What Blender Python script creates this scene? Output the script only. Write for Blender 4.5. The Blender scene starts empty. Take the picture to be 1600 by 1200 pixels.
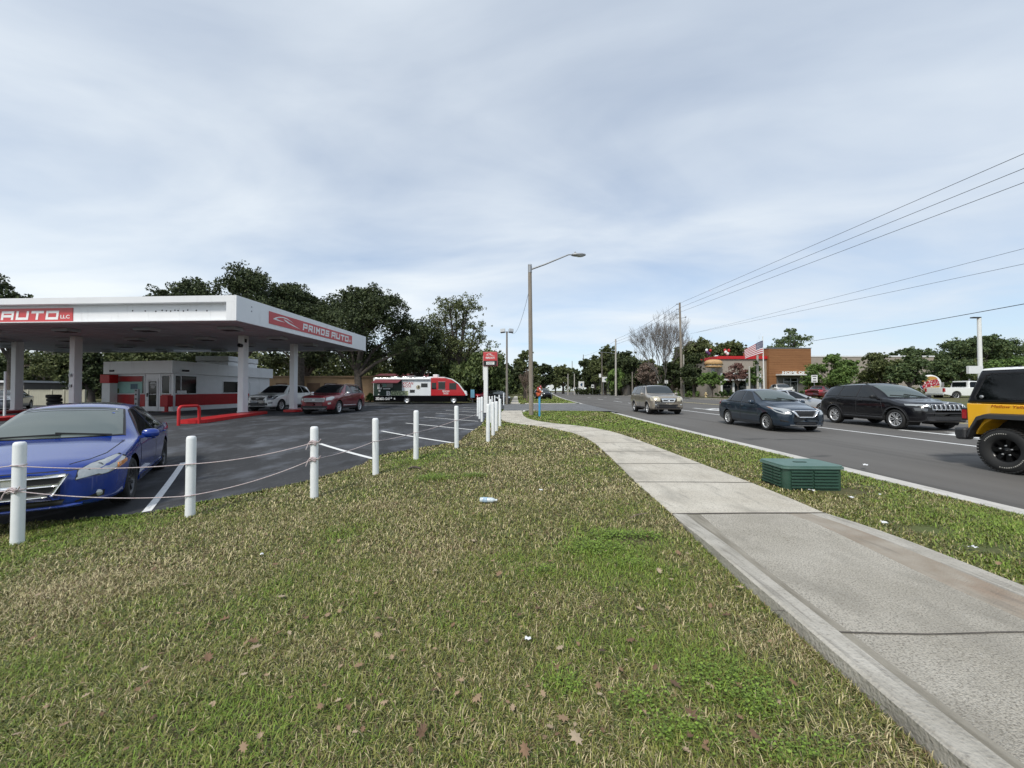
import bpy, bmesh, math, random
import numpy as np
from mathutils import Vector, Matrix
from mathutils.bvhtree import BVHTree
R = math.radians
PI = math.pi
C = bpy.context
scene = C.scene
col = scene.collection

# ------------------------------------------------------------------ camera, sky, sun, exposure
H = 1.35                      # eye height over the lawn
PITCH = R(1.0)
FPX = 600.0                   # focal length in photo pixels (photo is 1600 wide)
cam_d = bpy.data.cameras.new("camera")
cam_d.sensor_width = 36.0
cam_d.lens = FPX / 1600.0 * 36.0
cam_d.clip_start = 0.05
cam_d.clip_end = 3000
cam = bpy.data.objects.new("camera", cam_d)
col.objects.link(cam)
cam.location = (0, 0, H)
cam.rotation_euler = (R(90) + PITCH, 0, 0)
scene.camera = cam

SUN_EL, SUN_AZ = R(48), R(205)      # azimuth measured from +Y, clockwise seen from above
world = bpy.data.worlds.new("World")
scene.world = world
world.use_nodes = True
nt = world.node_tree
for n in list(nt.nodes):
    nt.nodes.remove(n)
N = nt.nodes.new
L = nt.links.new
out = N("ShaderNodeOutputWorld")
bg = N("ShaderNodeBackground")
bg.inputs[1].default_value = 0.10
sky = N("ShaderNodeTexSky")
sky.sky_type = 'NISHITA'
sky.sun_disc = False
sky.sun_elevation = SUN_EL
sky.sun_rotation = SUN_AZ
sky.air_density = 1.0
sky.dust_density = 0.6
tc = N("ShaderNodeTexCoord")
sep = N("ShaderNodeSeparateXYZ")
L(tc.outputs["Generated"], sep.inputs[0])
def wmath(op, a, b=None, c=None, clamp=False):
    n = N("ShaderNodeMath"); n.operation = op; n.use_clamp = clamp
    for i, v in enumerate((a, b, c)):
        if v is None: continue
        if isinstance(v, (int, float)): n.inputs[i].default_value = v
        else: L(v, n.inputs[i])
    return n.outputs[0]
zc = wmath('MAXIMUM', sep.outputs[2], 0.0)
zd = wmath('ADD', zc, 0.16)
cx = wmath('DIVIDE', sep.outputs[0], zd)
cy = wmath('DIVIDE', sep.outputs[1], zd)
comb = N("ShaderNodeCombineXYZ")
L(wmath('MULTIPLY', cx, 0.55), comb.inputs[0]); L(cy, comb.inputs[1])
rotm = N("ShaderNodeMapping"); rotm.inputs["Rotation"].default_value = (0, 0, R(28)); rotm.inputs["Location"].default_value = (3.1, 1.7, 0)
L(comb.outputs[0], rotm.inputs[0])
n1 = N("ShaderNodeTexNoise"); n1.inputs["Scale"].default_value = 0.55; n1.inputs["Detail"].default_value = 7; n1.inputs["Roughness"].default_value = 0.5; n1.inputs["Distortion"].default_value = 0.35
L(rotm.outputs[0], n1.inputs["Vector"])
n2 = N("ShaderNodeTexNoise"); n2.inputs["Scale"].default_value = 1.7; n2.inputs["Detail"].default_value = 8; n2.inputs["Roughness"].default_value = 0.5; n2.inputs["Distortion"].default_value = 0.6
L(rotm.outputs[0], n2.inputs["Vector"])
cov = wmath('MULTIPLY_ADD', n2.outputs[0], 0.35, wmath('MULTIPLY', n1.outputs[0], 0.65))
# the sky is brighter and more covered to the left, thinner and bluer to the right
lr0 = wmath('MULTIPLY_ADD', sep.outputs[0], -0.07, cov)
# a long thin gap in the cloud low over the road, where the blue shows
gx = wmath('POWER', wmath('DIVIDE', wmath('ADD', sep.outputs[0], -0.22), 0.24), 2.0)
gz = wmath('POWER', wmath('DIVIDE', wmath('ADD', wmath('MULTIPLY_ADD', sep.outputs[0], -0.10, sep.outputs[2]), -0.205), 0.055), 2.0)
gap_ = wmath('EXPONENT', wmath('MULTIPLY', wmath('ADD', gx, gz), -1.0))
lr = wmath('MULTIPLY_ADD', gap_, -0.16, lr0)
crmp = N("ShaderNodeValToRGB")
crmp.color_ramp.elements[0].position = 0.32; crmp.color_ramp.elements[0].color = (0.35, 0.35, 0.35, 1)
crmp.color_ramp.elements[1].position = 0.55; crmp.color_ramp.elements[1].color = (0.95, 0.95, 0.95, 1)
L(lr, crmp.inputs[0])
cl = N("ShaderNodeMixRGB")            # cloud brightness: grey bellies to pale edges
cl.inputs[1].default_value = (5.2, 5.75, 6.4, 1)
cl.inputs[2].default_value = (7.0, 7.4, 7.6, 1)
brt = wmath('MULTIPLY_ADD', sep.outputs[0], -0.55, wmath('MULTIPLY_ADD', cov, 1.7, -0.52))
brt2 = wmath('MULTIPLY_ADD', zc, -0.50, wmath('ADD', brt, 0.18), clamp=True)
L(brt2, cl.inputs[0])
mx = N("ShaderNodeMixRGB")
tint = N("ShaderNodeMixRGB"); tint.blend_type = 'MULTIPLY'; tint.inputs[0].default_value = 1.0; tint.inputs[2].default_value = (0.80, 0.95, 1.06, 1)
L(sky.outputs[0], tint.inputs[1])
L(crmp.outputs[0], mx.inputs[0]); L(tint.outputs[0], mx.inputs[1]); L(cl.outputs[0], mx.inputs[2])
L(mx.outputs[0], bg.inputs[0]); L(bg.outputs[0], out.inputs[0])

sun_d = bpy.data.lights.new("sun", 'SUN')
sun_d.energy = 1.9
sun_d.angle = R(10)
sun_d.color = (1.0, 0.95, 0.87)
sun = bpy.data.objects.new("sun", sun_d)
col.objects.link(sun)
sun.location = (0, 0, 60)
sdir = Vector((math.sin(SUN_AZ) * math.cos(SUN_EL), math.cos(SUN_AZ) * math.cos(SUN_EL), math.sin(SUN_EL)))
sun.rotation_euler = sdir.to_track_quat('Z', 'Y').to_euler()

scene.view_settings.view_transform = 'Standard'
scene.view_settings.look = 'None'
scene.view_settings.exposure = 0.50
scene.view_settings.gamma = 1.0
scene.cycles.max_bounces = 6
scene.cycles.diffuse_bounces = 3
scene.cycles.glossy_bounces = 3
scene.cycles.transparent_max_bounces = 6
scene.cycles.caustics_reflective = False
scene.cycles.caustics_refractive = False

# ------------------------------------------------------------------ photo pixel -> world
def ray(px, py):
    u = px - 800.0; v = 600.0 - py
    return Vector((u, FPX * math.cos(PITCH) - v * math.sin(PITCH), FPX * math.sin(PITCH) + v * math.cos(PITCH)))
def P(px, py, Y):
    d = ray(px, py); k = Y / d.y
    return Vector((d.x * k, Y, H + d.z * k))
def G(px, py, z=0.0):
    d = ray(px, py); k = (z - H) / d.z
    return Vector((d.x * k, d.y * k, z))

def smooth01(t):
    t = np.clip(t, 0.0, 1.0); return t*t*(3-2*t)
XNT = None
def TER(x, y):
    """height of the ground left of the road: the lawn falls gently towards the lot"""
    z = -0.46*(1-smooth01((y-3.0)/13.0))*smooth01((1.2-x)/9.5)
    if XNT is not None: z = z - 0.08*smooth01((x-(np.interp(y, XNT[0], XNT[1])-1.4))/1.24)
    return z
def GT(px, py):
    p = G(px, py, 0.0)
    for _ in range(12): p = G(px, py, float(TER(p.x, p.y)))
    return p
# ------------------------------------------------------------------ mesh helpers
class MB:
    def __init__(s):
        s.v = []; s.f = []; s.m = []; s.sm = []
    def add(s, vs, fs, mi=0, smooth=False):
        o = len(s.v)
        s.v.extend([tuple(p) for p in vs])
        for f in fs:
            s.f.append(tuple(i + o for i in f)); s.m.append(mi); s.sm.append(smooth)
        return s
    def box(s, x0, x1, y0, y1, z0, z1, mi=0):
        vs = [(x0,y0,z0),(x1,y0,z0),(x1,y1,z0),(x0,y1,z0),(x0,y0,z1),(x1,y0,z1),(x1,y1,z1),(x0,y1,z1)]
        return s.add(vs, [(0,3,2,1),(4,5,6,7),(0,1,5,4),(1,2,6,5),(2,3,7,6),(3,0,4,7)], mi)
    def bar(s, a, b, w, h, mi=0, up=(0,0,1)):
        a = Vector(a); b = Vector(b); d = (b - a).normalized()
        sd = d.cross(Vector(up))
        if sd.length < 1e-4: sd = d.cross(Vector((1,0,0)))
        sd.normalize(); u = sd.cross(d)
        vs = []
        for p in (a, b):
            for i, j in ((-1,-1),(1,-1),(1,1),(-1,1)):
                vs.append(p + sd*i*w/2 + u*j*h/2)
        return s.add(vs, [(0,1,2,3),(7,6,5,4),(0,4,5,1),(1,5,6,2),(2,6,7,3),(3,7,4,0)], mi)
    def tube(s, pts, r, n=8, mi=0, cap=True, smooth=True):
        pts = [Vector(p) for p in pts]; k = len(pts)
        rs = r if isinstance(r, (list, tuple)) else [r]*k
        ref = None; rings = []
        for i, p in enumerate(pts):
            d = (pts[min(i+1,k-1)] - pts[max(i-1,0)]).normalized()
            if ref is None:
                ref = Vector((0,0,1)).cross(d)
                if ref.length < 0.05: ref = Vector((1,0,0)).cross(d)
            ref = (ref - d*ref.dot(d))
            if ref.length < 1e-5: ref = d.orthogonal()
            ref.normalize(); b = d.cross(ref)
            rings.append([p + (ref*math.cos(2*PI*j/n) + b*math.sin(2*PI*j/n))*rs[i] for j in range(n)])
        vs = [q for rg in rings for q in rg]; fs = []
        for i in range(k-1):
            for j in range(n):
                fs.append((i*n+j, i*n+(j+1)%n, (i+1)*n+(j+1)%n, (i+1)*n+j))
        s.add(vs, fs, mi, smooth)
        if cap:
            s.add(rings[0], [tuple(range(n-1,-1,-1))], mi); s.add(rings[-1], [tuple(range(n))], mi)
        return s
    def lathe(s, prof, n=24, o=(0,0,0), axis='z', mi=0, smooth=True):
        vs = []; fs = []; k = len(prof)
        for r, z in prof:
            for j in range(n):
                a = 2*PI*j/n
                if axis == 'z': p = (o[0]+r*math.cos(a), o[1]+r*math.sin(a), o[2]+z)
                elif axis == 'y': p = (o[0]+r*math.cos(a), o[1]+z, o[2]+r*math.sin(a))
                else: p = (o[0]+z, o[1]+r*math.cos(a), o[2]+r*math.sin(a))
                vs.append(p)
        for i in range(k-1):
            for j in range(n):
                fs.append((i*n+j, i*n+(j+1)%n, (i+1)*n+(j+1)%n, (i+1)*n+j))
        return s.add(vs, fs, mi, smooth)
    def prism(s, poly, z0, z1, mi=0, mtop=None):
        n = len(poly)
        A = sum(poly[i][0]*poly[(i+1)%n][1]-poly[(i+1)%n][0]*poly[i][1] for i in range(n))
        if A < 0: poly = poly[::-1]
        vs = [(p[0],p[1],z0) for p in poly]+[(p[0],p[1],z1) for p in poly]
        s.add(vs, [tuple(range(n-1,-1,-1))]+[(i,(i+1)%n,n+(i+1)%n,n+i) for i in range(n)], mi)
        return s.add(vs[n:], [tuple(range(n))], mi if mtop is None else mtop)
    def sideprism(s, poly, y0, y1, mi=0):          # polygon in (x,z) pushed along y
        n = len(poly)
        A = sum(poly[i][0]*poly[(i+1)%n][1]-poly[(i+1)%n][0]*poly[i][1] for i in range(n))
        if A < 0: poly = poly[::-1]
        vs = [(p[0],y0,p[1]) for p in poly]+[(p[0],y1,p[1]) for p in poly]
        return s.add(vs, [tuple(range(n)), tuple(range(2*n-1,n-1,-1))]+[(i,n+i,n+(i+1)%n,(i+1)%n) for i in range(n)], mi)
    def ellipsoid(s, c, rx, ry, rz, n=14, k=8, mi=0, p=1.0):
        vs = []; fs = []
        sg = lambda t, e: math.copysign(abs(t)**e, t)
        for i in range(k+1):
            a = -PI/2 + PI*i/k
            for j in range(n):
                b = 2*PI*j/n
                vs.append((c[0]+rx*sg(math.cos(a),p)*sg(math.cos(b),p), c[1]+ry*sg(math.cos(a),p)*sg(math.sin(b),p), c[2]+rz*sg(math.sin(a),p)))
        for i in range(k):
            for j in range(n):
                fs.append((i*n+j, i*n+(j+1)%n, (i+1)*n+(j+1)%n, (i+1)*n+j))
        return s.add(vs, fs, mi, True)
    def xf(s, M):
        s.v = [tuple(M @ Vector(p)) for p in s.v]; return s
    def build(s, name, mats, parent=None, bevel=0, seg=2, loc=None, rz=None):
        me = bpy.data.meshes.new(name)
        me.from_pydata(s.v, [], s.f)
        if not isinstance(mats, (list, tuple)): mats = [mats]
        for m in mats: me.materials.append(m)
        me.polygons.foreach_set("material_index", s.m)
        me.polygons.foreach_set("use_smooth", s.sm)
        me.update()
        o = bpy.data.objects.new(name, me); col.objects.link(o)
        if parent: o.parent = parent
        if loc is not None: o.location = loc
        if rz is not None: o.rotation_euler = (0,0,rz)
        if bevel:
            b = o.modifiers.new("bevel", 'BEVEL'); b.width = bevel; b.segments = seg; b.limit_method = 'ANGLE'; b.angle_limit = R(40)
        return o

def np_mesh(name, verts, faces, mats, parent=None, smooth=False, attr=None, mi=None):
    """verts (n,3), faces (m,k) arrays"""
    me = bpy.data.meshes.new(name)
    n = len(verts); m, k = faces.shape
    me.vertices.add(n); me.vertices.foreach_set("co", np.asarray(verts, np.float32).ravel())
    me.loops.add(m*k); me.loops.foreach_set("vertex_index", np.asarray(faces, np.int32).ravel())
    me.polygons.add(m)
    me.polygons.foreach_set("loop_start", np.arange(0, m*k, k, dtype=np.int32))
    me.polygons.foreach_set("use_smooth", np.full(m, smooth, dtype=bool))
    if not isinstance(mats, (list, tuple)): mats = [mats]
    for x in mats: me.materials.append(x)
    if mi is not None: me.polygons.foreach_set("material_index", np.asarray(mi, np.int32))
    if attr is not None:
        a = me.attributes.new("tint", 'FLOAT_COLOR', 'POINT')
        a.data.foreach_set("color", np.asarray(attr, np.float32).ravel())
    me.update(calc_edges=True)
    o = bpy.data.objects.new(name, me); col.objects.link(o)
    if parent: o.parent = parent
    return o

def tag(o, label=None, cat=None, group=None, kind=None):
    if label: o["label"] = label
    if cat: o["category"] = cat
    if group: o["group"] = group
    if kind: o["kind"] = kind
    return o
def thing(name, label, cat, loc=(0,0,0), rz=0, group=None):
    o = bpy.data.objects.new(name, None); col.objects.link(o)
    o.empty_display_size = 0.2
    o.location = loc; o.rotation_euler = (0,0,rz)
    return tag(o, label, cat, group)
def dup(root, loc, rz, label, group=None):
    r = root.copy(); col.objects.link(r); r.location = loc; r.rotation_euler = (0,0,rz)
    r["label"] = label
    if group: r["group"] = group
    for ch in list(root.children):
        c = ch.copy(); col.objects.link(c); c.parent = r
        for g in list(ch.children):
            d = g.copy(); col.objects.link(d); d.parent = c
    return r

_tg = {}
def text_geo(body, bold=0.0, shear=0.0):
    k = (body, bold, shear)
    if k in _tg: return _tg[k]
    cu = bpy.data.curves.new('t', 'FONT'); cu.body = body; cu.extrude = 0.03; cu.offset = bold; cu.shear = shear
    cu.resolution_u = 3
    ob = bpy.data.objects.new('t', cu); col.objects.link(ob)
    C.view_layer.update()
    dg = C.evaluated_depsgraph_get()
    me = bpy.data.meshes.new_from_object(ob.evaluated_get(dg))
    v = np.array([tuple(p.co) for p in me.vertices]); f = [tuple(p.vertices) for p in me.polygons]
    bpy.data.objects.remove(ob); bpy.data.curves.remove(cu); bpy.data.meshes.remove(me)
    v[:,0] -= v[:,0].min(); v[:,1] -= v[:,1].min()
    v[:,0] /= v[:,0].max(); v[:,1] /= v[:,1].max(); v[:,2] /= max(v[:,2].max(), 1e-6)
    _tg[k] = (v, f); return _tg[k]
def text_on(mb, body, o, xd, yd, w, h, mi=0, th=0.004, bold=0.02, shear=0.0):
    """lettering filling a w x h box whose lower left corner is o, on the plane xd, yd"""
    v, f = text_geo(body, bold, shear)
    o = Vector(o); xd = Vector(xd).normalized(); yd = Vector(yd).normalized(); nd = xd.cross(yd)
    mb.add([o + xd*(p[0]*w) + yd*(p[1]*h) + nd*(p[2]*th) for p in v], f, mi)
def strip_on(mb, pts, o, xd, yd, mi=0, th=0.004):
    """flat polygon given in plane coordinates, slightly thick"""
    o = Vector(o); xd = Vector(xd).normalized(); yd = Vector(yd).normalized(); nd = xd.cross(yd)
    n = len(pts)
    A = sum(pts[i][0]*pts[(i+1)%n][1]-pts[(i+1)%n][0]*pts[i][1] for i in range(n))
    if A < 0: pts = pts[::-1]
    top = [o + xd*a + yd*b + nd*th for a, b in pts]; bot = [o + xd*a + yd*b for a, b in pts]
    mb.add(bot+top, [tuple(range(n, 2*n))]+[(i,(i+1)%n,n+(i+1)%n,n+i) for i in range(n)], mi)

def pchip(pts):
    x = np.array([p[0] for p in pts], float); y = np.array([p[1] for p in pts], float)
    h = np.diff(x); d = np.diff(y)/h; n = len(x); m = np.zeros(n)
    m[0] = d[0]; m[-1] = d[-1]
    for i in range(1, n-1):
        if d[i-1]*d[i] > 0:
            w1 = 2*h[i]+h[i-1]; w2 = h[i]+2*h[i-1]
            m[i] = (w1+w2)/(w1/d[i-1]+w2/d[i])
    def f(t):
        t = min(max(t, x[0]), x[-1]); i = min(max(int(np.searchsorted(x, t)-1), 0), n-2)
        s = (t-x[i])/h[i]
        return (2*s**3-3*s*s+1)*y[i]+(s**3-2*s*s+s)*h[i]*m[i]+(-2*s**3+3*s*s)*y[i+1]+(s**3-s*s)*h[i]*m[i+1]
    return f

# ------------------------------------------------------------------ materials
def mat(name, c, rough=0.6, metal=0.0, var=0.0, vscale=3.0, c2=None, bump=0.0, bscale=40.0, coat=0.0, ior=1.5, island=None, spec=0.5, stretch=None, detail=6):
    m = bpy.data.materials.new(name); m.use_nodes = True
    nt = m.node_tree; b = nt.nodes["Principled BSDF"]
    b.inputs["Base Color"].default_value = (*c, 1); b.inputs["Roughness"].default_value = rough
    b.inputs["Metallic"].default_value = metal; b.inputs["IOR"].default_value = ior
    b.inputs["Specular IOR Level"].default_value = spec
    if coat:
        b.inputs["Coat Weight"].default_value = coat; b.inputs["Coat Roughness"].default_value = 0.03
    if var or c2 or bump:
        tcn = nt.nodes.new("ShaderNodeTexCoord"); src = tcn.outputs["Object"]
        if stretch:
            mp = nt.nodes.new("ShaderNodeMapping"); mp.inputs["Scale"].default_value = stretch
            nt.links.new(src, mp.inputs[0]); src = mp.outputs[0]
    if var or c2:
        nz = nt.nodes.new("ShaderNodeTexNoise"); nz.inputs["Scale"].default_value = vscale; nz.inputs["Detail"].default_value = detail; nz.inputs["Roughness"].default_value = 0.62
        nt.links.new(src, nz.inputs["Vector"])
        rp = nt.nodes.new("ShaderNodeValToRGB")
        rp.color_ramp.elements[0].position = 0.33; rp.color_ramp.elements[1].position = 0.67
        cc = c2 if c2 else tuple(min(1, x*(1+var)) for x in c)
        c1 = c if c2 else tuple(x*(1-var) for x in c)
        rp.color_ramp.elements[0].color = (*c1, 1); rp.color_ramp.elements[1].color = (*cc, 1)
        nt.links.new(nz.outputs[0], rp.inputs[0]); nt.links.new(rp.outputs[0], b.inputs["Base Color"])
    if island:
        g = nt.nodes.new("ShaderNodeNewGeometry"); rp = nt.nodes.new("ShaderNodeValToRGB")
        e = rp.color_ramp.elements
        while len(e) < len(island): e.new(0.5)
        for i, cc in enumerate(island):
            e[i].position = i/(len(island)-1); e[i].color = (*cc, 1)
        nt.links.new(g.outputs["Random Per Island"], rp.inputs[0]); nt.links.new(rp.outputs[0], b.inputs["Base Color"])
    if bump:
        bz = nt.nodes.new("ShaderNodeTexNoise"); bz.inputs["Scale"].default_value = bscale; bz.inputs["Detail"].default_value = 4
        nt.links.new(src, bz.inputs["Vector"])
        bn = nt.nodes.new("ShaderNodeBump"); bn.inputs["Strength"].default_value = bump; bn.inputs["Distance"].default_value = 0.02
        nt.links.new(bz.outputs[0], bn.inputs["Height"]); nt.links.new(bn.outputs[0], b.inputs["Normal"])
    return m
def mixnoise(m, c, scale, lo, hi, amount=1.0, stretch=None, detail=8, loc=(0,0,0)):
    """lay one more stain layer over a material's colour"""
    nt = m.node_tree; b = nt.nodes["Principled BSDF"]; inp = b.inputs["Base Color"]
    t = nt.nodes.new("ShaderNodeTexCoord"); src = t.outputs["Object"]
    mp = nt.nodes.new("ShaderNodeMapping"); mp.inputs["Scale"].default_value = stretch or (1,1,1); mp.inputs["Location"].default_value = loc
    nt.links.new(src, mp.inputs[0])
    nz = nt.nodes.new("ShaderNodeTexNoise"); nz.inputs["Scale"].default_value = scale; nz.inputs["Detail"].default_value = detail; nz.inputs["Roughness"].default_value = 0.6
    nt.links.new(mp.outputs[0], nz.inputs["Vector"])
    mr = nt.nodes.new("ShaderNodeMapRange"); mr.inputs[1].default_value = lo; mr.inputs[2].default_value = hi; mr.inputs[3].default_value = 0; mr.inputs[4].default_value = amount
    nt.links.new(nz.outputs[0], mr.inputs[0])
    mxn = nt.nodes.new("ShaderNodeMixRGB"); nt.links.new(mr.outputs[0], mxn.inputs[0])
    if inp.is_linked: nt.links.new(inp.links[0].from_socket, mxn.inputs[1])
    else: mxn.inputs[1].default_value = inp.default_value
    mxn.inputs[2].default_value = (*c, 1)
    nt.links.new(mxn.outputs[0], inp)
    return m

M = {}
M['white'] = mat('white_paint', (0.78,0.79,0.78), 0.45, var=0.05, vscale=2)
M['post_white'] = mixnoise(mat('post_white', (0.80,0.82,0.82), 0.4, var=0.04, vscale=6, bump=0.05, bscale=20), (0.42,0.38,0.30), 7, 0.60, 0.85, 0.55, stretch=(1,1,0.35))
M['fascia'] = mixnoise(mat('fascia_metal', (0.78,0.79,0.80), 0.35, var=0.03, vscale=1.0), (0.46,0.46,0.45), 3, 0.58, 0.8, 0.45, stretch=(1,1,0.15))
M['wallwhite'] = mixnoise(mat('wall_white', (0.74,0.75,0.76), 0.5, var=0.04, vscale=2), (0.42,0.42,0.42), 2, 0.6, 0.8, 0.4, stretch=(1,1,0.2))
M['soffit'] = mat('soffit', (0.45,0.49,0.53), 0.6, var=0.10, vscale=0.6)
M['red'] = mat('red_paint', (0.38,0.008,0.012), 0.45, var=0.12, vscale=3)
M['bright_red'] = mat('bright_red_paint', (0.50,0.014,0.016), 0.4, var=0.12, vscale=5)
M['signred'] = mat('sign_red', (0.52,0.055,0.06), 0.35, var=0.05, vscale=2)
M['black'] = mat('black_plastic', (0.012,0.012,0.013), 0.5)
M['dark'] = mat('dark_grey', (0.03,0.03,0.032), 0.6)
M['trim'] = mat('unpainted_trim', (0.025,0.025,0.027), 0.55, bump=0.1, bscale=150)
M['glass'] = mat('dark_glass', (0.006,0.008,0.009), 0.03, ior=1.55)
M['wglass'] = mat('windscreen_glass', (0.02,0.026,0.026), 0.03, ior=1.9)
M['kglass'] = mat('kiosk_glass', (0.008,0.010,0.011), 0.08, spec=.22)
M['wglass2'] = mat('pale_windscreen_glass', (0.075,0.098,0.088), 0.03, ior=2.2)
M['chrome'] = mat('chrome', (0.80,0.81,0.82), 0.25, 0.7)
M['alloy'] = mat('alloy', (0.74,0.75,0.76), 0.35, 0.6)
M['darkalloy'] = mat('dark_alloy', (0.10,0.10,0.105), 0.3, 0.8)
M['blackalloy'] = mat('black_alloy', (0.012,0.012,0.013), 0.3, 0.3)
M['rubber'] = mat('rubber', (0.018,0.018,0.018), 0.75, bump=0.2, bscale=120)
M['lamp'] = mat('clear_lamp', (0.42,0.44,0.44), 0.12, 0.3, ior=1.6, coat=1.0, var=0.12, vscale=14)
M['hazelamp'] = mat('yellowed_lamp', (0.60,0.55,0.42), 0.2, 0.1, coat=1.0, var=0.15, vscale=20)
M['lampdark'] = mat('smoked_lamp', (0.10,0.105,0.11), 0.08, 0.4, coat=1.0)
M['amber'] = mat('amber_lamp', (0.62,0.24,0.06), 0.15, coat=1.0)
M['redlamp'] = mat('red_lamp', (0.40,0.02,0.025), 0.12, coat=1.0)
M['well'] = mat('wheel_well', (0.008,0.008,0.008), 0.9)
def paint(name, c, metal=0.35, rough=0.32):
    return mat(name, c, rough, metal, coat=1.0)
M['p_blue'] = paint('blue_pearl_paint', (0.003,0.034,0.26), 0.15, 0.25)
M['p_slate'] = mat('slate_blue_paint', (0.016,0.031,0.052), 0.3, 0.3, coat=.8)
M['p_black'] = mat('black_car_paint', (0.004,0.004,0.006), 0.3, 0.0, coat=0.55, spec=.3)
M['p_beige'] = paint('beige_metallic_paint', (0.36,0.32,0.265), 0.45, 0.35)
M['p_white'] = paint('white_car_paint', (0.80,0.81,0.79), 0.0, 0.4)
M['p_maroon'] = paint('maroon_paint', (0.17,0.010,0.020), 0.35)
M['p_silver'] = paint('silver_paint', (0.48,0.49,0.50), 0.5)
M['p_yellow'] = paint('orange_yellow_paint', (1.0,0.52,0.018), 0.0, 0.4)
M['wood'] = mat('weathered_wood', (0.20,0.17,0.14), 0.85, c2=(0.31,0.27,0.22), vscale=5, stretch=(3,3,0.3), bump=0.4, bscale=60)
M['greywood'] = mat('grey_pole', (0.16,0.14,0.12), 0.85, c2=(0.26,0.24,0.21), vscale=4, stretch=(3,3,0.3))
M['concpole'] = mat('concrete_pole', (0.42,0.40,0.36), 0.8, var=0.12, vscale=3)
M['galv'] = mat('galvanised', (0.33,0.34,0.35), 0.45, 0.6, var=0.1, vscale=6)
M['bark'] = mat('bark', (0.055,0.045,0.036), 0.95, c2=(0.12,0.10,0.085), vscale=5, bump=0.5, bscale=15)
M['greybark'] = mat('grey_bark', (0.13,0.115,0.10), 0.95, c2=(0.23,0.21,0.19), vscale=5)
def leafmat(name, a, b, c):
    return mat(name, b, 0.6, island=(a, b, b, c), spec=0.3)
M['oak'] = leafmat('oak_leaves', (0.020,0.027,0.011), (0.046,0.064,0.024), (0.101,0.124,0.044))
M['oak2'] = leafmat('olive_leaves', (0.039,0.053,0.020), (0.091,0.112,0.038), (0.185,0.202,0.080))
M['pine'] = leafmat('pine_leaves', (0.035,0.059,0.027), (0.078,0.116,0.045), (0.153,0.190,0.071))
M['bush'] = leafmat('bush_leaves', (0.055,0.101,0.027), (0.109,0.179,0.045), (0.195,0.280,0.076))
M['droop'] = leafmat('drooping_leaves', (0.035,0.053,0.017), (0.074,0.104,0.032), (0.141,0.179,0.057))
M['pinkleaf'] = leafmat('reddish_leaves', (0.10,0.040,0.032), (0.19,0.10,0.085), (0.25,0.16,0.13))
M['drytwig'] = leafmat('dry_leaves', (0.12,0.085,0.065), (0.20,0.15,0.12), (0.27,0.21,0.17))
# ------------------------------------------------------------------ ground, road, kerbs, lot, sidewalk
xn = pchip([(-90,6.0),(0,5.98),(5,6.0),(10,6.15),(17,6.27),(24,6.55),(44,7.7),(65,8.9),(120,13.5),(250,26),(420,48)])
xf = pchip([(-90,27),(0,27),(50,27),(65,27.2),(120,29.5),(250,43),(420,66)])
def zroad(x, y):
    return -0.13 + 0.26*(x - xn(y))/(xf(y) - xn(y))
def zright(x, y):
    return 0.28 + 0.022*min(max(x - xf(y) - 2, 0), 22)
def GR(px, py):
    p = G(px, py, -0.05)
    for _ in range(6): p = G(px, py, zroad(p.x, p.y))
    return p
XNT = (np.linspace(-90,420,1021), np.array([xn(t) for t in np.linspace(-90,420,1021)]))
YS = [-90,-40,-15,0,5,10,14,18,24,30,38,46,55,65,80,100,120,150,190,250,320,420]

m_soil = mat('lawn_soil', (0.072,0.062,0.028), 0.95, c2=(0.125,0.130,0.040), vscale=0.9, bump=0.8, bscale=60, detail=10)
mixnoise(m_soil, (0.17,0.135,0.075), 22, 0.50, 0.72, 0.75)
mixnoise(m_soil, (0.075,0.115,0.022), 0.45, 0.50, 0.62, 0.6)
g = MB()
GY = sorted(set(YS + [float(v) for v in np.arange(-14, 18.1, 0.8)]))
GXL = [-60,-45,-30,-22,-18,-15,-13,-11.5,-10]+[float(v) for v in np.arange(-9.2,1.7,0.7)]
rows = [(-400, -90)] + [(y, y) for y in GY] + [(1600, 420)]
edge_px = [(0,820),(130,811),(235,802),(300,787),(340,780),(400,769),(480,752),(560,729),(592,712),(656,700),(716,691),(730,679),(752,665),(758,655),(760,648),(772,641),(788,639)]
LOT_EDGE = [(-60,-30),(-20,-4),(-9.8,2.4)] + [tuple(GT(a, b)[:2]) for a, b in edge_px]
lot_poly = LOT_EDGE + [(-0.55,34.0),(-0.75,38.6),(-0.9,42.5),(-14,44),(-60,46)]
def inside(x, y, poly):
    c = False; n = len(poly)
    for i in range(n):
        (a0,b0),(a1,b1) = poly[i], poly[(i+1)%n]
        if (b0 > y) != (b1 > y) and x < (a1-a0)*(y-b0)/(b1-b0)+a0: c = not c
    return c
def zleft(x, y): return float(TER(x, y)) - (0.06 if inside(x, y, lot_poly) else 0.0)
cols = []
for y, yy in rows:
    a = xn(yy); b = xf(yy)
    cols.append([(-1600,zleft(-1600,y)),(-300,zleft(-300,y))]+[(x,zleft(x,y)) for x in GXL]+[(a-1.4,0),(a-1.0,-.021),(a-.6,-.058),(a-0.16,-.08),(a-0.12,-0.45),(b+0.12,-0.45),(b+0.16,0.275),(b+2,0.28),(b+24,0.764),(b+120,1.0),(1800,1.0)])
vs = [(x, rows[i][0], z) for i, r in enumerate(cols) for x, z in r]
nc = len(cols[0]); fs = []
for i in range(len(rows)-1):
    for j in range(nc-1):
        fs.append((i*nc+j, i*nc+j+1, (i+1)*nc+j+1, (i+1)*nc+j))
g.add(vs, fs)
ground = tag(g.build('ground', m_soil), kind='structure')

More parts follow.
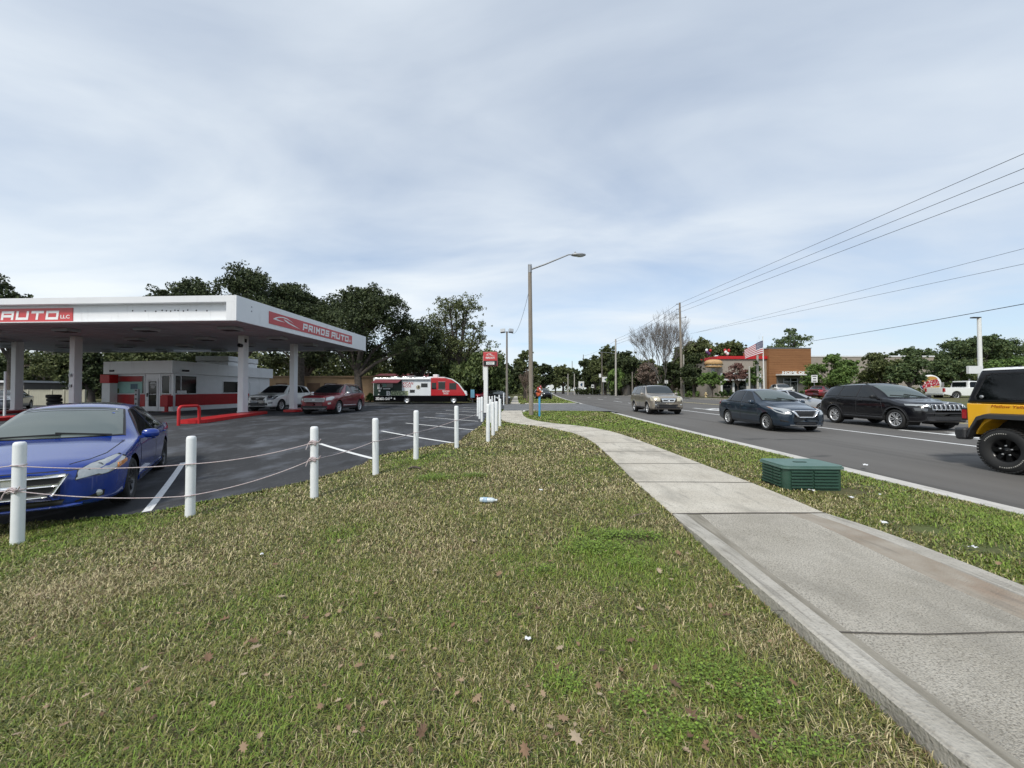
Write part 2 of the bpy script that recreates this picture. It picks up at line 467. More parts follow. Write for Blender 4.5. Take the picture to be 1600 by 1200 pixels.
m_road = mat('road_asphalt', (0.124,0.118,0.111), 0.95, spec=.15, c2=(0.172,0.165,0.155), vscale=0.35, bump=0.35, bscale=90, stretch=(1,0.12,1))
mixnoise(m_road, (0.078,0.075,0.072), 0.55, 0.52, 0.75, 0.8, stretch=(2.4,0.06,1))
mixnoise(m_road, (0.17,0.17,0.168), 55, 0.56, 0.75, 0.6)
mixnoise(m_road, (0.05,0.05,0.052), 0.9, 0.62, 0.66, 0.5, stretch=(0.3,1,1), loc=(5,2,0))
def strip(mb, ya, yb, fl, fr, zf, mi=0, n=None):
    ys = [ya]+[y for y in YS if ya < y < yb]+[yb]
    if n: ys = [ya+(yb-ya)*i/n for i in range(n+1)]
    vs = []
    for y in ys:
        for x in (fl(y), fr(y)): vs.append((x, y, zf(x, y)))
    mb.add(vs, [(2*i, 2*i+1, 2*i+3, 2*i+2) for i in range(len(ys)-1)], mi)
r = MB()
for k in range(8):
    strip(r, -90, 420, lambda y, k=k: xn(y)+(xf(y)-xn(y))*k/8, lambda y, k=k: xn(y)+(xf(y)-xn(y))*(k+1)/8, zroad, n=60)
tag(r.build('road', m_road), kind='structure')

m_conc = mat('kerb_concrete', (0.50,0.48,0.44), 0.85, c2=(0.62,0.60,0.56), vscale=2.5, bump=0.3, bscale=80)
mixnoise(m_conc, (0.22,0.20,0.17), 5, 0.55, 0.75, 0.6, stretch=(2,0.4,1))
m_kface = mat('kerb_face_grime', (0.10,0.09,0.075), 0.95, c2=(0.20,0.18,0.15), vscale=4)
def kerb(name, ya, yb, f, side, zt):
    """side -1: lawn lies at lower x.  top, face, gutter"""
    k = MB(); ys = [ya]+[y for y in YS if ya < y < yb]+[yb]
    prof = lambda y: [(-0.17,-0.3),(-0.17,zt),(-0.02,zt),(0.035,zt-0.02),(0.075,zroad(f(y),y)+0.006),(0.34,zroad(f(y)+(-side)*0.34,y)+0.008),(0.35,-0.3)]
    vs = []
    for y in ys:
        for dx, z in prof(y): vs.append((f(y)-side*dx, y, z))
    n = 7
    for i in range(len(ys)-1):
        for j in range(n-1):
            q = (i*n+j, i*n+j+1, (i+1)*n+j+1, (i+1)*n+j)
            k.add([], [])
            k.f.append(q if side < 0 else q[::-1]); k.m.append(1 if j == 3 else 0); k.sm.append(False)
    k.v = vs
    return tag(k.build(name, [m_conc, m_kface]), kind='structure')
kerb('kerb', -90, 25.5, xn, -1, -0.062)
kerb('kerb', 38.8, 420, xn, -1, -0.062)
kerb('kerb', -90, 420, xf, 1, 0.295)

m_line = mat('road_paint', (0.80,0.80,0.78), 0.6, var=0.06, vscale=8)
mixnoise(m_line, (0.18,0.18,0.18), 16, 0.56, 0.72, 0.75)
m_yline = mat('yellow_road_paint', (0.62,0.52,0.25), 0.6, var=0.12, vscale=8)
def zmark(x, y): return zroad(x, y)+0.006
lm = MB()
def lane(off, ya, yb, w=0.13, mi=0):
    strip(lm, ya, yb, lambda y: xn(y)+off-w/2, lambda y: xn(y)+off+w/2, zmark, mi, n=max(2,int((yb-ya)/4)))
lane(5.6, -40, 44); lane(5.6, 47, 52); lane(5.6, 60, 65); lane(5.6, 74, 79)
lane(12.0, -40, 62, 0.12, 1); lane(12.25, -40, 62, 0.12, 1)
for y in (-20,-8,4,16,28,40,52,64,80): lane(15.8, y, y+3.5); lane(18.6, y, y+3.5)
for y in (52,64,76): lane(9.0, y, y+3)
def arrow(cx, cy, s=1.0):
    pts = [(-0.10,0),(0.10,0),(0.10,1.5),(0.10,2.5),(0.45,2.5),(0,3.6),(-0.45,2.5),(-0.10,2.5),(-0.10,2.1),(-0.7,1.65),(-0.7,2.0),(-1.35,1.35),(-0.7,0.75),(-0.7,1.15),(-0.10,1.4)]
    vs = []
    for a, b in pts:
        x = cx - a*s; y = cy - b*s          # seen by drivers coming towards the camera
        vs.append((x, y, zmark(x, y)))
    lm.add(vs, [tuple(range(len(vs)-1,-1,-1))] if False else [tuple(range(len(vs)))])
arrow(13.7, 13.6); arrow(14.4, 30.5, 1.15)
# stop bar of the cross street mouth
def lquad(pts, mi=0):
    lm.add([(x, y, zmark(x, y)) for x, y in pts], [(0,1,2,3)], mi)
tag(lm.build('road_markings', [m_line, m_yline]), kind='structure')

# asphalt lot
m_lot = mat('lot_asphalt', (0.033,0.034,0.036), 0.85, spec=.3, c2=(0.056,0.057,0.060), vscale=0.5, bump=0.35, bscale=70)
mixnoise(m_lot, (0.135,0.145,0.165), 0.8, 0.50, 0.68, 0.75, stretch=(1.2,0.8,1))
mixnoise(m_lot, (0.13,0.135,0.14), 14, 0.58, 0.74, 0.4)
mixnoise(m_lot, (0.125,0.130,0.14), 2.2, 0.56, 0.74, 0.7, stretch=(1,0.9,1), loc=(3,8,0))
from mathutils.geometry import delaunay_2d_cdt
gp = [Vector(p) for p in lot_poly]
npoly = len(gp)
for yy_ in list(np.arange(-28,18,0.6))+list(np.arange(18,46,4)):
    for xx_ in list(np.arange(-58,-12,4.0))+list(np.arange(-11.6,1,0.6)):
        if inside(xx_, yy_, lot_poly): gp.append(Vector((xx_, yy_)))
dv_, de_, df_, _, _, _ = delaunay_2d_cdt(gp, [], [list(range(npoly))], 1, 1e-4)
lt = MB(); lt.add([(p.x, p.y, float(TER(p.x,p.y))+0.008) for p in dv_], [tuple(f) for f in df_])
lt.sm = [True]*len(lt.f)
mixnoise(m_lot, (0.018,0.018,0.019), 0.35, 0.55, 0.7, 0.7, loc=(7,1,0))
tag(lt.build('parking_lot', m_lot), kind='structure')
# driveway from the lot to the road
m_drive = mat('driveway_asphalt', (0.12,0.122,0.125), 0.85, c2=(0.19,0.19,0.188), vscale=1.2, bump=0.3, bscale=60)
dv = MB()
dp = [(-0.56,26.2),(0.62,26.0),(1.2,25.9),(xn(25.6)-0.17,25.2),(xn(38.8)-0.17,39.3),(1.2,38.6),(-0.75,38.6)]
dv.add([(x, y, 0.011) for x, y in dp], [tuple(range(len(dp)))])
ya, yb = 25.2, 39.3
dv.add([(xn(ya)-0.17,ya,0.011),(xn(ya)+0.55,ya-0.3,zroad(xn(ya)+0.55,ya)+0.006),(xn(yb)+0.55,yb+0.3,zroad(xn(yb)+0.55,yb)+0.006),(xn(yb)-0.17,yb,0.011)], [(0,1,2,3)])
tag(dv.build('driveway', m_drive), kind='structure')
# kerb returns of the driveway
kr = MB()
def curve_kerb(pts):
    for a, b in zip(pts[:-1], pts[1:]): kr.bar((*a,0.03), (*b,0.03), 0.14, 0.1)
curve_kerb([(0.72,24.0),(0.80,25.0),(1.1,25.75),(1.5,25.85)])
curve_kerb([(1.3,38.95),(3.0,38.95),(5.2,39.3),(6.6,40.3),(7.35,42.0)])
curve_kerb([(0.75,39.0),(0.70,40.2)])
tag(kr.build('driveway_kerb', m_conc), kind='structure')
# stall lines on the lot
sp = MB()
def stall(a, b, w):
    A = GT(*a); B = GT(*b); d = (B-A); d.z = 0; d.normalize(); n_ = Vector((-d.y, d.x, 0))*w/2
    vs = []; k = 16
    for i in range(k+1):
        c = A.lerp(B, i/k)
        for q in (c-n_, c+n_): vs.append((q.x, q.y, float(TER(q.x,q.y))+0.016))
    sp.add(vs, [(2*i, 2*i+1, 2*i+3, 2*i+2)[::-1] for i in range(k)])
stall((286,724),(229,801),0.10)
for a, b in [((500,694),(585,718)),((596,674),(709,693)),((634,661.6),(741,672.4)),((662,652),(747,658.8)),((681,646),(748,650.2)),((696,641.6),(744,644.5)),((716,639.5),(746,640.6)),((724,637),(748,638))]:
    stall(a, b, 0.10)
tag(sp.build('stall_lines', m_line), kind='structure')

# sidewalk
m_walk = mat('sidewalk_concrete', (0.50,0.455,0.375), 0.9, c2=(0.65,0.605,0.515), vscale=1.4, bump=0.5, bscale=110, detail=10)
mixnoise(m_walk, (0.25,0.225,0.185), 70, 0.50, 0.66, 0.75)
mixnoise(m_walk, (0.63,0.60,0.54), 55, 0.57, 0.70, 0.6, loc=(9,2,4))
mixnoise(m_walk, (0.27,0.25,0.21), 1.1, 0.52, 0.70, 0.7, stretch=(1.6,0.6,1))
mixnoise(m_walk, (0.20,0.19,0.165), 2.2, 0.58, 0.70, 0.5, stretch=(3.5,0.5,1), loc=(4,4,0))
m_joint = mat('joint_dirt', (0.10,0.088,0.072), 0.95, var=0.3, vscale=8)
pairs = [((1.73,4.17),(3.41,4.20)),((1.77,4.9),(3.45,4.85)),((1.81,5.64),(3.47,5.6)),((1.92,7.0),(3.46,7.0)),((2.03,8.5),(3.45,8.5)),((2.11,10.2),(3.42,10.2)),((2.0,11.7),(3.34,11.9)),((1.69,13.0),(3.0,13.6)),((1.38,13.85),(2.48,14.7)),((0.69,14.9),(1.66,15.85)),((0.1,15.75),(1.08,17.2)),((-0.43,17.4),(0.74,18.8)),((-0.62,20.5),(0.62,21.0)),((-0.66,23.4),(0.63,23.6)),((-0.58,26.1),(0.66,25.95))]
def lerp2(a, b, t): return (a[0]+(b[0]-a[0])*t, a[1]+(b[1]-a[1])*t)
tpar = list(range(len(pairs)))
fl = [pchip([(t, pairs[t][0][k]) for t in tpar]) for k in (0,1)]
fr_ = [pchip([(t, pairs[t][1][k]) for t in tpar]) for k in (0,1)]
def walk_at(t): return (fl[0](t), fl[1](t)), (fr_[0](t), fr_[1](t))
WN = 84
sw = MB(); vs = []
for i in range(WN+1):
    a, b = walk_at(i*(len(pairs)-1)/WN)
    for p, z in ((a,-0.1),(a,0.018),(lerp2(a,b,0.5),0.022),(b,0.018),(b,-0.1)): vs.append((*p, z))
fs = []
for i in range(WN):
    for j in range(4): fs.append((i*5+j, i*5+j+1, i*5+j+6, i*5+j+5))
sw.add(vs, fs)
# joints every slab
arc = [0]
for i in range(WN):
    a, b = walk_at(i*(len(pairs)-1)/WN); a2, b2 = walk_at((i+1)*(len(pairs)-1)/WN)
    arc.append(arc[-1] + (Vector((*lerp2(a2,b2,.5),0))-Vector((*lerp2(a,b,.5),0))).length)
nextj = 0.0
for i in range(WN):
    while arc[i] <= nextj < arc[i+1]:
        t = (i + (nextj-arc[i])/(arc[i+1]-arc[i]))*(len(pairs)-1)/WN
        a, b = walk_at(t); A = Vector((*a,0.0235)); B = Vector((*b,0.0235)); M_ = (A+B)/2+Vector((0,0,0.003))
        for p, q in ((A,M_),(M_,B)):
            d = (q-p).normalized(); nn = Vector((-d.y,d.x,0))*(0.010 if nextj else 0.016)
            sw.add([p-nn,q-nn,q+nn,p+nn], [(0,1,2,3)], 1)
        nextj += 1.42
# far continuation beyond the driveway
fa = [(-0.15,38.6),(0.72,38.6),(0.9,60),(1.35,95),(0.65,95),(0.05,60)]
sw.add([(x,y,0.018) for x,y in fa], [(0,1,2,5),(5,2,3,4)])
tag(sw.build('sidewalk', [m_walk, m_joint]), kind='structure')

# sunken ramp slab with raised kerbs in the foreground
m_ramp = mat('ramp_concrete', (0.46,0.42,0.345), 0.9, c2=(0.62,0.575,0.49), vscale=1.8, bump=0.9, bscale=150, detail=10)
mixnoise(m_ramp, (0.17,0.15,0.12), 95, 0.48, 0.62, 0.75)
mixnoise(m_ramp, (0.66,0.63,0.56), 80, 0.56, 0.68, 0.75, loc=(9,2,4))
mixnoise(m_ramp, (0.27,0.245,0.20), 1.5, 0.50, 0.70, 0.65, stretch=(1.5,0.7,1))
m_rkerb = mat('ramp_kerb_concrete', (0.36,0.335,0.285), 0.9, c2=(0.52,0.49,0.43), vscale=3, bump=0.6, bscale=60)
mixnoise(m_rkerb, (0.18,0.165,0.14), 5, 0.50, 0.72, 0.75, stretch=(5,0.35,1))
mixnoise(m_rkerb, (0.16,0.14,0.115), 60, 0.55, 0.7, 0.6)
m_stain = mat('stained_concrete', (0.27,0.22,0.165), 0.9, c2=(0.40,0.36,0.30), vscale=2.5, bump=0.6, bscale=100)
mixnoise(m_stain, (0.26,0.155,0.095), 1.3, 0.50, 0.68, 0.55, stretch=(2,0.8,1), loc=(2,5,0))
mixnoise(m_stain, (0.13,0.12,0.10), 3, 0.54, 0.74, 0.7, stretch=(4,0.5,1))
fo = pchip([(-3,1.49),(1.37,1.54),(2.1,1.576),(2.7,1.60),(3.4,1.655),(4.165,1.73)])
fR = pchip([(-3,3.40),(2.5,3.41),(2.84,3.42),(3.76,3.47),(4.19,3.41)])
rp_ = MB(); ys = [-3,-1,0,0.6,1,1.4,1.8,2.2,2.6,2.95,3.3,3.6,3.85,4.0,4.165]
vs = []
for y in ys:
    q = min(max((4.165-y)/1.2, 0), 1); q = q*q*(3-2*q)
    o = fo(y); e = fR(y)
    for x, z in ((o,-0.15),(o,0.020+0.062*q),(o+0.02,0.024+0.066*q),(o+0.145,0.022+0.064*q),(o+0.165,0.020+0.035*q),(o+0.19,0.018-0.007*q),(o+0.30,0.018-0.010*q),((o+e)/2,0.022-0.012*q),(e-0.52,0.020-0.010*q),(e-0.42,0.020-0.008*q),(e-0.24,0.020+0.022*q),(e-0.19,0.022+0.030*q),(e-0.01,0.022+0.034*q),(e,0.018+0.03*q),(e,-0.15)):
        vs.append((x, y+ (x-o)*0.02, z))
nc = 15; MI = [1,1,1,4,4,4,0,0,0,2,2,1,1,1]
for i in range(len(ys)-1):
    for j in range(nc-1):
        rp_.f.append((i*nc+j, i*nc+j+1, (i+1)*nc+j+1, (i+1)*nc+j)); rp_.m.append(MI[j]); rp_.sm.append(False)
rp_.v = vs
# cracks / joints across the slab and the kerb
def crack(pts, w=0.006, z=0.0135):
    for (a, b) in zip(pts[:-1], pts[1:]):
        A = Vector((*a, z)); B = Vector((*b, z)); d = (B-A).normalized(); nn = Vector((-d.y,d.x,0))*w
        rp_.add([A-nn,B-nn,B+nn,A+nn], [(0,1,2,3)], 3)
crack([tuple(G(px,py,0.012)[:2]) for px,py in [(1285,986),(1320,988),(1390,990),(1450,991),(1500,990),(1560,988),(1640,987)]], 0.006)
A = G(1207,955,0.07); B = G(1238,954,0.07)
rp_.add([A+Vector((0,-.004,.003)),B+Vector((0,-.004,.003)),B+Vector((0,.004,.003)),A+Vector((0,.004,.003))], [(0,1,2,3)], 3)
m_dirty = mat('dirty_concrete', (0.20,0.18,0.14), 0.95, c2=(0.38,0.35,0.29), vscale=3, bump=.5, bscale=80, stretch=(4,.6,1))
tag(rp_.build('sidewalk_ramp', [m_ramp, m_rkerb, m_stain, m_joint, m_dirty]), kind='structure')
# ------------------------------------------------------------------ buildings, canopy, food truck
def inv_of(o):
    return (Matrix.Translation(o.location) @ Matrix.Rotation(o.rotation_euler[2], 4, 'Z')).inverted()
def bw(mb, name, mats, parent, **k):
    """build from world coordinates under a thing"""
    mb.xf(inv_of(parent)); return mb.build(name, mats, parent, **k)
def segt(p0, p1, px):
    """distance along the ground segment p0-p1 at photo column px"""
    k = (px-800.0)/FPX/ math.cos(PITCH)
    dx, dy = p1[0]-p0[0], p1[1]-p0[1]
    t = (k*p0[1]-p0[0])/(dx-k*dy)
    return t*math.hypot(dx, dy)
def obox(mb, p0, p1, d0, d1, z0, z1, n0, n1, mi=0):
    """box on a wall line: along d0..d1, out of the wall (to the right of p0->p1) n0..n1"""
    dx, dy = p1[0]-p0[0], p1[1]-p0[1]; l = math.hypot(dx, dy); dx/=l; dy/=l
    nx, ny = dy, -dx
    c = [(p0[0]+dx*d+nx*n, p0[1]+dy*d+ny*n) for d, n in ((d0,n0),(d1,n0),(d1,n1),(d0,n1))]
    return mb.prism(c, z0, z1, mi)

# ---- filling station canopy
K0 = Vector((-11.96, 16.6, 0)); KR = R(-3.2)
canopy = thing('station_canopy', 'large white flat filling station canopy with red lettered signs on its fascia', 'canopy', K0, KR)
KM = Matrix.Translation(K0) @ Matrix.Rotation(KR, 4, 'Z')
W_, D_, Z0, Z1 = 25.0, 12.9, 4.40, 5.50
b = MB(); b.box(-W_+0.1, -0.1, 0.41, D_-0.1, Z0+0.06, Z1-0.1)
for k in range(1, 21): b.box(-W_+0.1, -0.1, k*0.6, k*0.6+0.025, Z0+0.045, Z0+0.06)
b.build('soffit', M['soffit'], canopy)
b = MB()
b.box(-0.1, 0, 0, D_, Z0, Z1); b.box(-W_, -W_+0.1, 0, D_, Z0, Z1); b.box(-W_+0.1, -0.1, D_-0.1, D_, Z0, Z1)
b.box(-W_+0.1, -0.102, 0.30, 0.40, Z0, Z1-0.28)                      # recessed front panel
b.box(-W_+0.1, -0.102, 0.0, 0.40, Z1-0.278, Z1)                      # overhanging top band
b.box(-0.46, -0.102, 0.0, 0.298, Z0, Z1-0.28)                        # end post of the frame
b.box(-W_+0.1, -0.462, 0.0, 0.298, Z0, Z0+0.04)
for k in range(1, 9): b.box(-0.0, 0.004, k*1.45, k*1.45+0.012, Z0+0.02, Z1-0.02)
for k in range(1, 17): b.box(-k*1.45, -k*1.45+0.014, 0.294, 0.299, Z0+0.06, Z1-0.29)
b.build('fascia', M['fascia'], canopy, bevel=0.012)
for i, x in enumerate((1.6,2.1,2.5,2.7,2.95,3.1,3.3,3.5,3.7,4.0,4.5,5.1)):
    b = MB(); b.lathe([(0.0,-0.008),(0.03,-0.006),(0.035,0)], 8, (-x,0.299,4.9+0.02*(i%3)), 'y'); b.build('old_sign_mount', M['dark'], canopy)
for y, z in ((0.9,5.18),(0.9,4.98)):
    b = MB(); b.lathe([(0.0,0.01),(0.035,0.008),(0.04,0)], 8, (0,y,z), 'x'); b.build('old_sign_mount', M['galv'], canopy)
SWOOSH = [[(0.02,0.42),(0.10,0.62),(0.22,0.80),(0.36,0.88),(0.50,0.84),(0.64,0.66),(0.72,0.52),(0.60,0.66),(0.48,0.76),(0.34,0.78),(0.20,0.68),(0.12,0.52),(0.22,0.47),(0.34,0.44),(0.42,0.40),(0.24,0.38)],
          [(0.36,0.70),(0.42,0.52),(0.52,0.38),(0.70,0.26),(0.98,0.12),(0.74,0.34),(0.58,0.46),(0.48,0.60)]]
GLYPH = {'P':[((0,0),(0,1)),((0,1),(1,1)),((1,1),(1,.42)),((1,.42),(0,.42))],'R':[((0,0),(0,1)),((0,1),(1,1)),((1,1),(1,.42)),((1,.42),(0,.42)),((.45,.42),(1,0))],
 'I':[((.5,0),(.5,1))],'M':[((0,0),(0,1)),((0,1),(.5,.4)),((.5,.4),(1,1)),((1,1),(1,0))],'O':[((0,0),(0,1)),((0,1),(1,1)),((1,1),(1,0)),((1,0),(0,0))],
 'S':[((1,1),(0,1)),((0,1),(0,.5)),((0,.5),(1,.5)),((1,.5),(1,0)),((1,0),(0,0))],'A':[((0,0),(0,1)),((0,1),(1,1)),((1,1),(1,0)),((0,.40),(1,.40))],
 'U':[((0,1),(0,0)),((0,0),(1,0)),((1,0),(1,1))],'T':[((0,1),(1,1)),((.5,1),(.5,0))],'L':[((0,1),(0,0)),((0,0),(1,0))],'C':[((1,1),(0,1)),((0,1),(0,0)),((0,0),(1,0))]}
def blocky(mb, word, o, xd, up, w, h, st, gap=.3, shear=.14):
    """square techno capitals built from straight strokes"""
    ws = [.32 if c == 'I' else 1.0 for c in word]; u = w/(sum(ws)+gap*(len(word)-1)); x = 0; n = 0
    for c, cw in zip(word, ws):
        gw = u*cw
        for (a, b_) in GLYPH[c]:
            ax, bx_ = x+st/2+a[0]*(gw-st), x+st/2+b_[0]*(gw-st); ay, by = st/2+a[1]*(h-st), st/2+b_[1]*(h-st)
            if c == 'I': ax = bx_ = x+gw/2
            l = math.hypot(bx_-ax, by-ay); dx, dy = (bx_-ax)/l*st/2, (by-ay)/l*st/2
            q = [(ax-dx-dy,ay-dy+dx),(ax-dx+dy,ay-dy-dx),(bx_+dx+dy,by+dy-dx),(bx_+dx-dy,by+dy+dx)]
            strip_on(mb, [(p[0]+shear*p[1],p[1]) for p in q], o, xd, up, 0, .006+.0007*(n%5)); n += 1
        x += gw+gap*u
def auto_sign(o, xd, length, height):
    b = MB(); xd = Vector(xd); up = Vector((0,0,1)); o = Vector(o)
    nd = xd.cross(up)
    strip_on(b, [(0,0),(length,0),(length,height),(0,height)], o, xd, up, 0, 0.02)
    s = b.build('sign_panel', M['signred'], canopy)
    oo = o + nd*0.021
    for poly in SWOOSH:
        t = MB(); strip_on(t, [((0.025+a*0.275)*length, (0.06+c*0.9)*height) for a, c in poly], oo, xd, up); t.build('car_outline', M['white'], s)
    t = MB()
    blocky(t, 'PRIMOS', oo+xd*0.318*length+up*0.17*height, xd, up, 0.32*length, 0.64*height, .165*height, .26); t.build('lettering', M['white'], s); t = MB()
    blocky(t, 'AUTO', oo+xd*0.672*length+up*0.17*height, xd, up, 0.262*length, 0.64*height, .175*height, .2); t.build('lettering', M['white'], s); t = MB()
    text_on(t, 'LLC', oo+xd*0.945*length+up*0.24*height, xd, up, 0.042*length, 0.26*height, bold=0.02)
    t.build('lettering', M['white'], s)
auto_sign((0.001, 2.05, 4.63), (0,1,0), 8.55, 0.60)
auto_sign((-18.65, 0.297, 4.47), (1,0,0), 10.7, 0.63)
COLS = [(-15.1,21.55),(-14.45,25.4),(-24.9,21.9),(-31.2,24.2)]
for i, (x, y) in enumerate(COLS):
    b = MB(); q = KM.inverted() @ Vector((x,y,0))
    b.box(q.x-0.16, q.x+0.16, q.y-0.20, q.y+0.20, 0.006, Z0+0.045)
    b.box(q.x-0.19, q.x+0.19, q.y-0.23, q.y+0.23, 0.15, 0.19)
    c = b.build('column', M['fascia'], canopy, bevel=0.02)
    if i == 0:
        b = MB(); b.box(q.x+0.16, q.x+0.22, q.y-0.12, q.y-0.02, 4.05, 4.25); b.lathe([(0,0.2),(0.09,0.2),(0.11,0.06),(0.11,0)], 12, (q.x+0.06,q.y-0.40,3.86), 'y')
        b.build('camera', M['dark'], c)
    if i == 2:
        for z in (1.55,2.15):
            b = MB(); b.box(q.x-0.10, q.x+0.05, q.y-0.27, q.y-0.205, z, z+0.16); b.build('outlet_box', M['galv'], c)
k = 0
for x in (-1.9,-6.2,-10.5,-14.8,-19.1,-23.0):
    for y in (2.0,5.4,8.6,11.4):
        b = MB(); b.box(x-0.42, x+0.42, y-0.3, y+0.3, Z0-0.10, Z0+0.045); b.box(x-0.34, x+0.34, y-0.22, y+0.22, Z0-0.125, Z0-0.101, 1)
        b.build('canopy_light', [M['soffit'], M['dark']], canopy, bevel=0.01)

def island(label, a, b_, w, hgt=0.15):
    a = Vector((*a,0)); b_ = Vector((*b_,0)); d = (b_-a).normalized(); n = Vector((-d.y,d.x,0))*w/2
    pts = []
    for c, s in ((a,1),(b_,-1)):
        for q in range(7):
            t = PI/2 - PI*q/6 if s < 0 else PI*1.5 - PI*q/6
            pts.append(tuple((c + d*math.cos(t)*w*0.35 + n*math.sin(t))[:2]))
    t = thing('pump_island', label, 'kerb island', ((a+b_)/2), 0, 'red pump islands under the canopy')
    m = MB(); m.prism(pts, 0.0, hgt, 0, 0)
    bw(m, 'kerb_edge', [M['bright_red'], m_conc], t, bevel=0.02)
    return t
island('long red edged concrete pump island with a red hoop guard at its near end', (-13.2,15.9), (-14.75,22.3), 1.0)
island('short red pump island at the foot of the column in front of the white suv', (-13.9,24.3), (-14.3,26.3), 1.0)
island('red pump island half hidden behind the blue sedan', (-23.0,16.4), (-24.9,22.8), 1.1)
island('far red pump island at the foot of the leftmost canopy column', (-29.6,20.8), (-31.2,25.0), 1.1)
b = MB()
a = G(279,665,0.0); c = G(311,662,0.0); hz = 0.74
def hoop(a, c, hz, r=0.055):
    d = (c-a); pts = [a, a+Vector((0,0,hz-0.14))]
    for q in range(1,5): t = PI/2*q/4; pts.append(a+d.normalized()*(0.14*(1-math.cos(t)))+Vector((0,0,hz-0.14+0.14*math.sin(t))))
    for q in range(0,4): t = PI/2*(1-q/4); pts.append(c-d.normalized()*(0.14*(1-math.cos(t)))+Vector((0,0,hz-0.14+0.14*math.sin(t))))
    pts += [c+Vector((0,0,hz-0.14)), c]
    return MB().tube(pts, r, 10)
tag(hoop(a, c, hz).build('hoop_guard', M['bright_red']), 'bright red steel hoop guard at the end of the long pump island', 'guard rail')

# ---- kiosk under the canopy
KA, KB, KL = (-21.95,24.9), (-21.85,34.6), (-27.45,26.15)
KBL = (-27.3, 36.0)
kiosk = thing('station_kiosk', 'low white and red kiosk building with large windows under the canopy', 'kiosk', (-24.5,29.5,0))
wp = [KL, KA, KB, KBL]
def grow(poly, e):
    c = Vector((sum(p[0] for p in poly)/len(poly), sum(p[1] for p in poly)/len(poly)))
    return [tuple(Vector(p)+(Vector(p)-c).normalized()*e) for p in poly]
b = MB(); b.prism(wp, 0, 2.5); bw(b, 'wall', M['wallwhite'], kiosk)
b = MB(); b.prism(grow(wp, 0.28), 2.47, 3.3)
fas = bw(b, 'roof_fascia', M['fascia'], kiosk, bevel=0.015)
lF = math.hypot(KA[0]-KL[0], KA[1]-KL[1]); lR = math.hypot(KB[0]-KA[0], KB[1]-KA[1])
tF = lambda px: segt(KL, KA, px); tR = lambda px: segt(KA, KB, px)
b = MB()
obox(b, KL, KA, 0.0, tF(227), 0.30, 1.12, 0.0, 0.02); obox(b, KL, KA, tF(253), lF-0.12, 0.30, 1.12, 0.0, 0.02)
obox(b, KA, KB, 0.10, lR, 0.33, 1.12, 0.0, 0.02)
bw(b, 'red_band', M['red'], kiosk)
def window(p0, p1, d0, d1, z0, z1, name='window', gm=None, bars=()):
    f = MB(); e = 0.06
    obox(f, p0, p1, d0-e, d0, z0-e, z1+e, 0, 0.05); obox(f, p0, p1, d1, d1+e, z0-e, z1+e, 0, 0.05)
    obox(f, p0, p1, d0, d1, z0-e, z0, 0, 0.05); obox(f, p0, p1, d0, d1, z1, z1+e, 0, 0.05)
    for t in bars: obox(f, p0, p1, t-0.025, t+0.025, z0, z1, 0, 0.05)
    fr = bw(f, name, M['fascia'], kiosk)
    g_ = MB(); obox(g_, p0, p1, d0, d1, z0, z1, 0.0, 0.025)
    pn = bw(g_, 'pane', gm or M['kglass'], kiosk); pn.parent = fr
    return fr
w1 = window(KL, KA, tF(181), tF(226), 1.17, 2.33)
w2 = window(KL, KA, tF(254.5), tF(266), 1.17, 2.33)
w3 = window(KA, KB, tR(273), tR(306), 1.17, 2.33, bars=(tR(282),))
w4 = window(KA, KB, tR(348), tR(375), 1.20, 2.05)
M['mint'] = mat('mint_blind', (0.30,0.52,0.47), 0.6, var=0.1, vscale=2)
M['poster'] = mat('blue_poster', (0.02,0.09,0.14), 0.4, var=0.4, vscale=6)
b = MB(); obox(b, KL, KA, tF(182), tF(223), 1.19, 1.95, 0.026, 0.030); bw(b, 'window_blind', M['mint'], kiosk).parent = w1
b = MB(); obox(b, KL, KA, tF(182), tF(223), 1.97, 2.31, 0.026, 0.030); bw(b, 'window_valance', M['red'], kiosk).parent = w1
b = MB(); obox(b, KL, KA, tF(205), tF(216), 1.45, 1.80, 0.031, 0.035); bw(b, 'poster', M['poster'], kiosk).parent = w1
b = MB(); obox(b, KL, KA, tF(182), tF(187), 1.2, 1.5, 0.031, 0.035); bw(b, 'poster', M['bush'], kiosk).parent = w1
b = MB(); obox(b, KA, KB, tR(276), tR(291), 1.18, 1.36, 0.026, 0.031); bw(b, 'window_notice', M['white'], kiosk).parent = w3
# door
b = MB(); a0, a1 = tF(230.5), tF(250)
obox(b, KL, KA, a0-0.08, a1+0.08, 0.02, 2.45, 0.0, 0.03)
dr = bw(b, 'door', M['fascia'], kiosk)
b = MB(); g0, g1 = tF(234), tF(246.5)
obox(b, KL, KA, a0+0.05, g0, 0.06, 2.15, 0.03, 0.07); obox(b, KL, KA, g1, a1-0.05, 0.06, 2.15, 0.03, 0.07)
obox(b, KL, KA, g0, g1, 0.06, 0.32, 0.03, 0.07); obox(b, KL, KA, g0, g1, 1.98, 2.15, 0.03, 0.07)
b.xf(inv_of(kiosk)).build('door_frame', M['wallwhite'], dr)
b = MB(); obox(b, KL, KA, g0, g1, 0.32, 1.98, 0.03, 0.045); b.xf(inv_of(kiosk)).build('pane', M['kglass'], dr)
b = MB()
for z, s0, s1 in ((1.88,.2,.8),(1.80,.1,.9),(1.70,.15,.85),(1.60,.25,.75),(1.52,.3,.7),(1.1,.1,.9)):
    b = MB(); obox(b, KL, KA, g0+(g1-g0)*s0, g0+(g1-g0)*s1, z, z+0.03, 0.045, 0.048); b.xf(inv_of(kiosk)).build('door_notice', M['wallwhite'], dr)
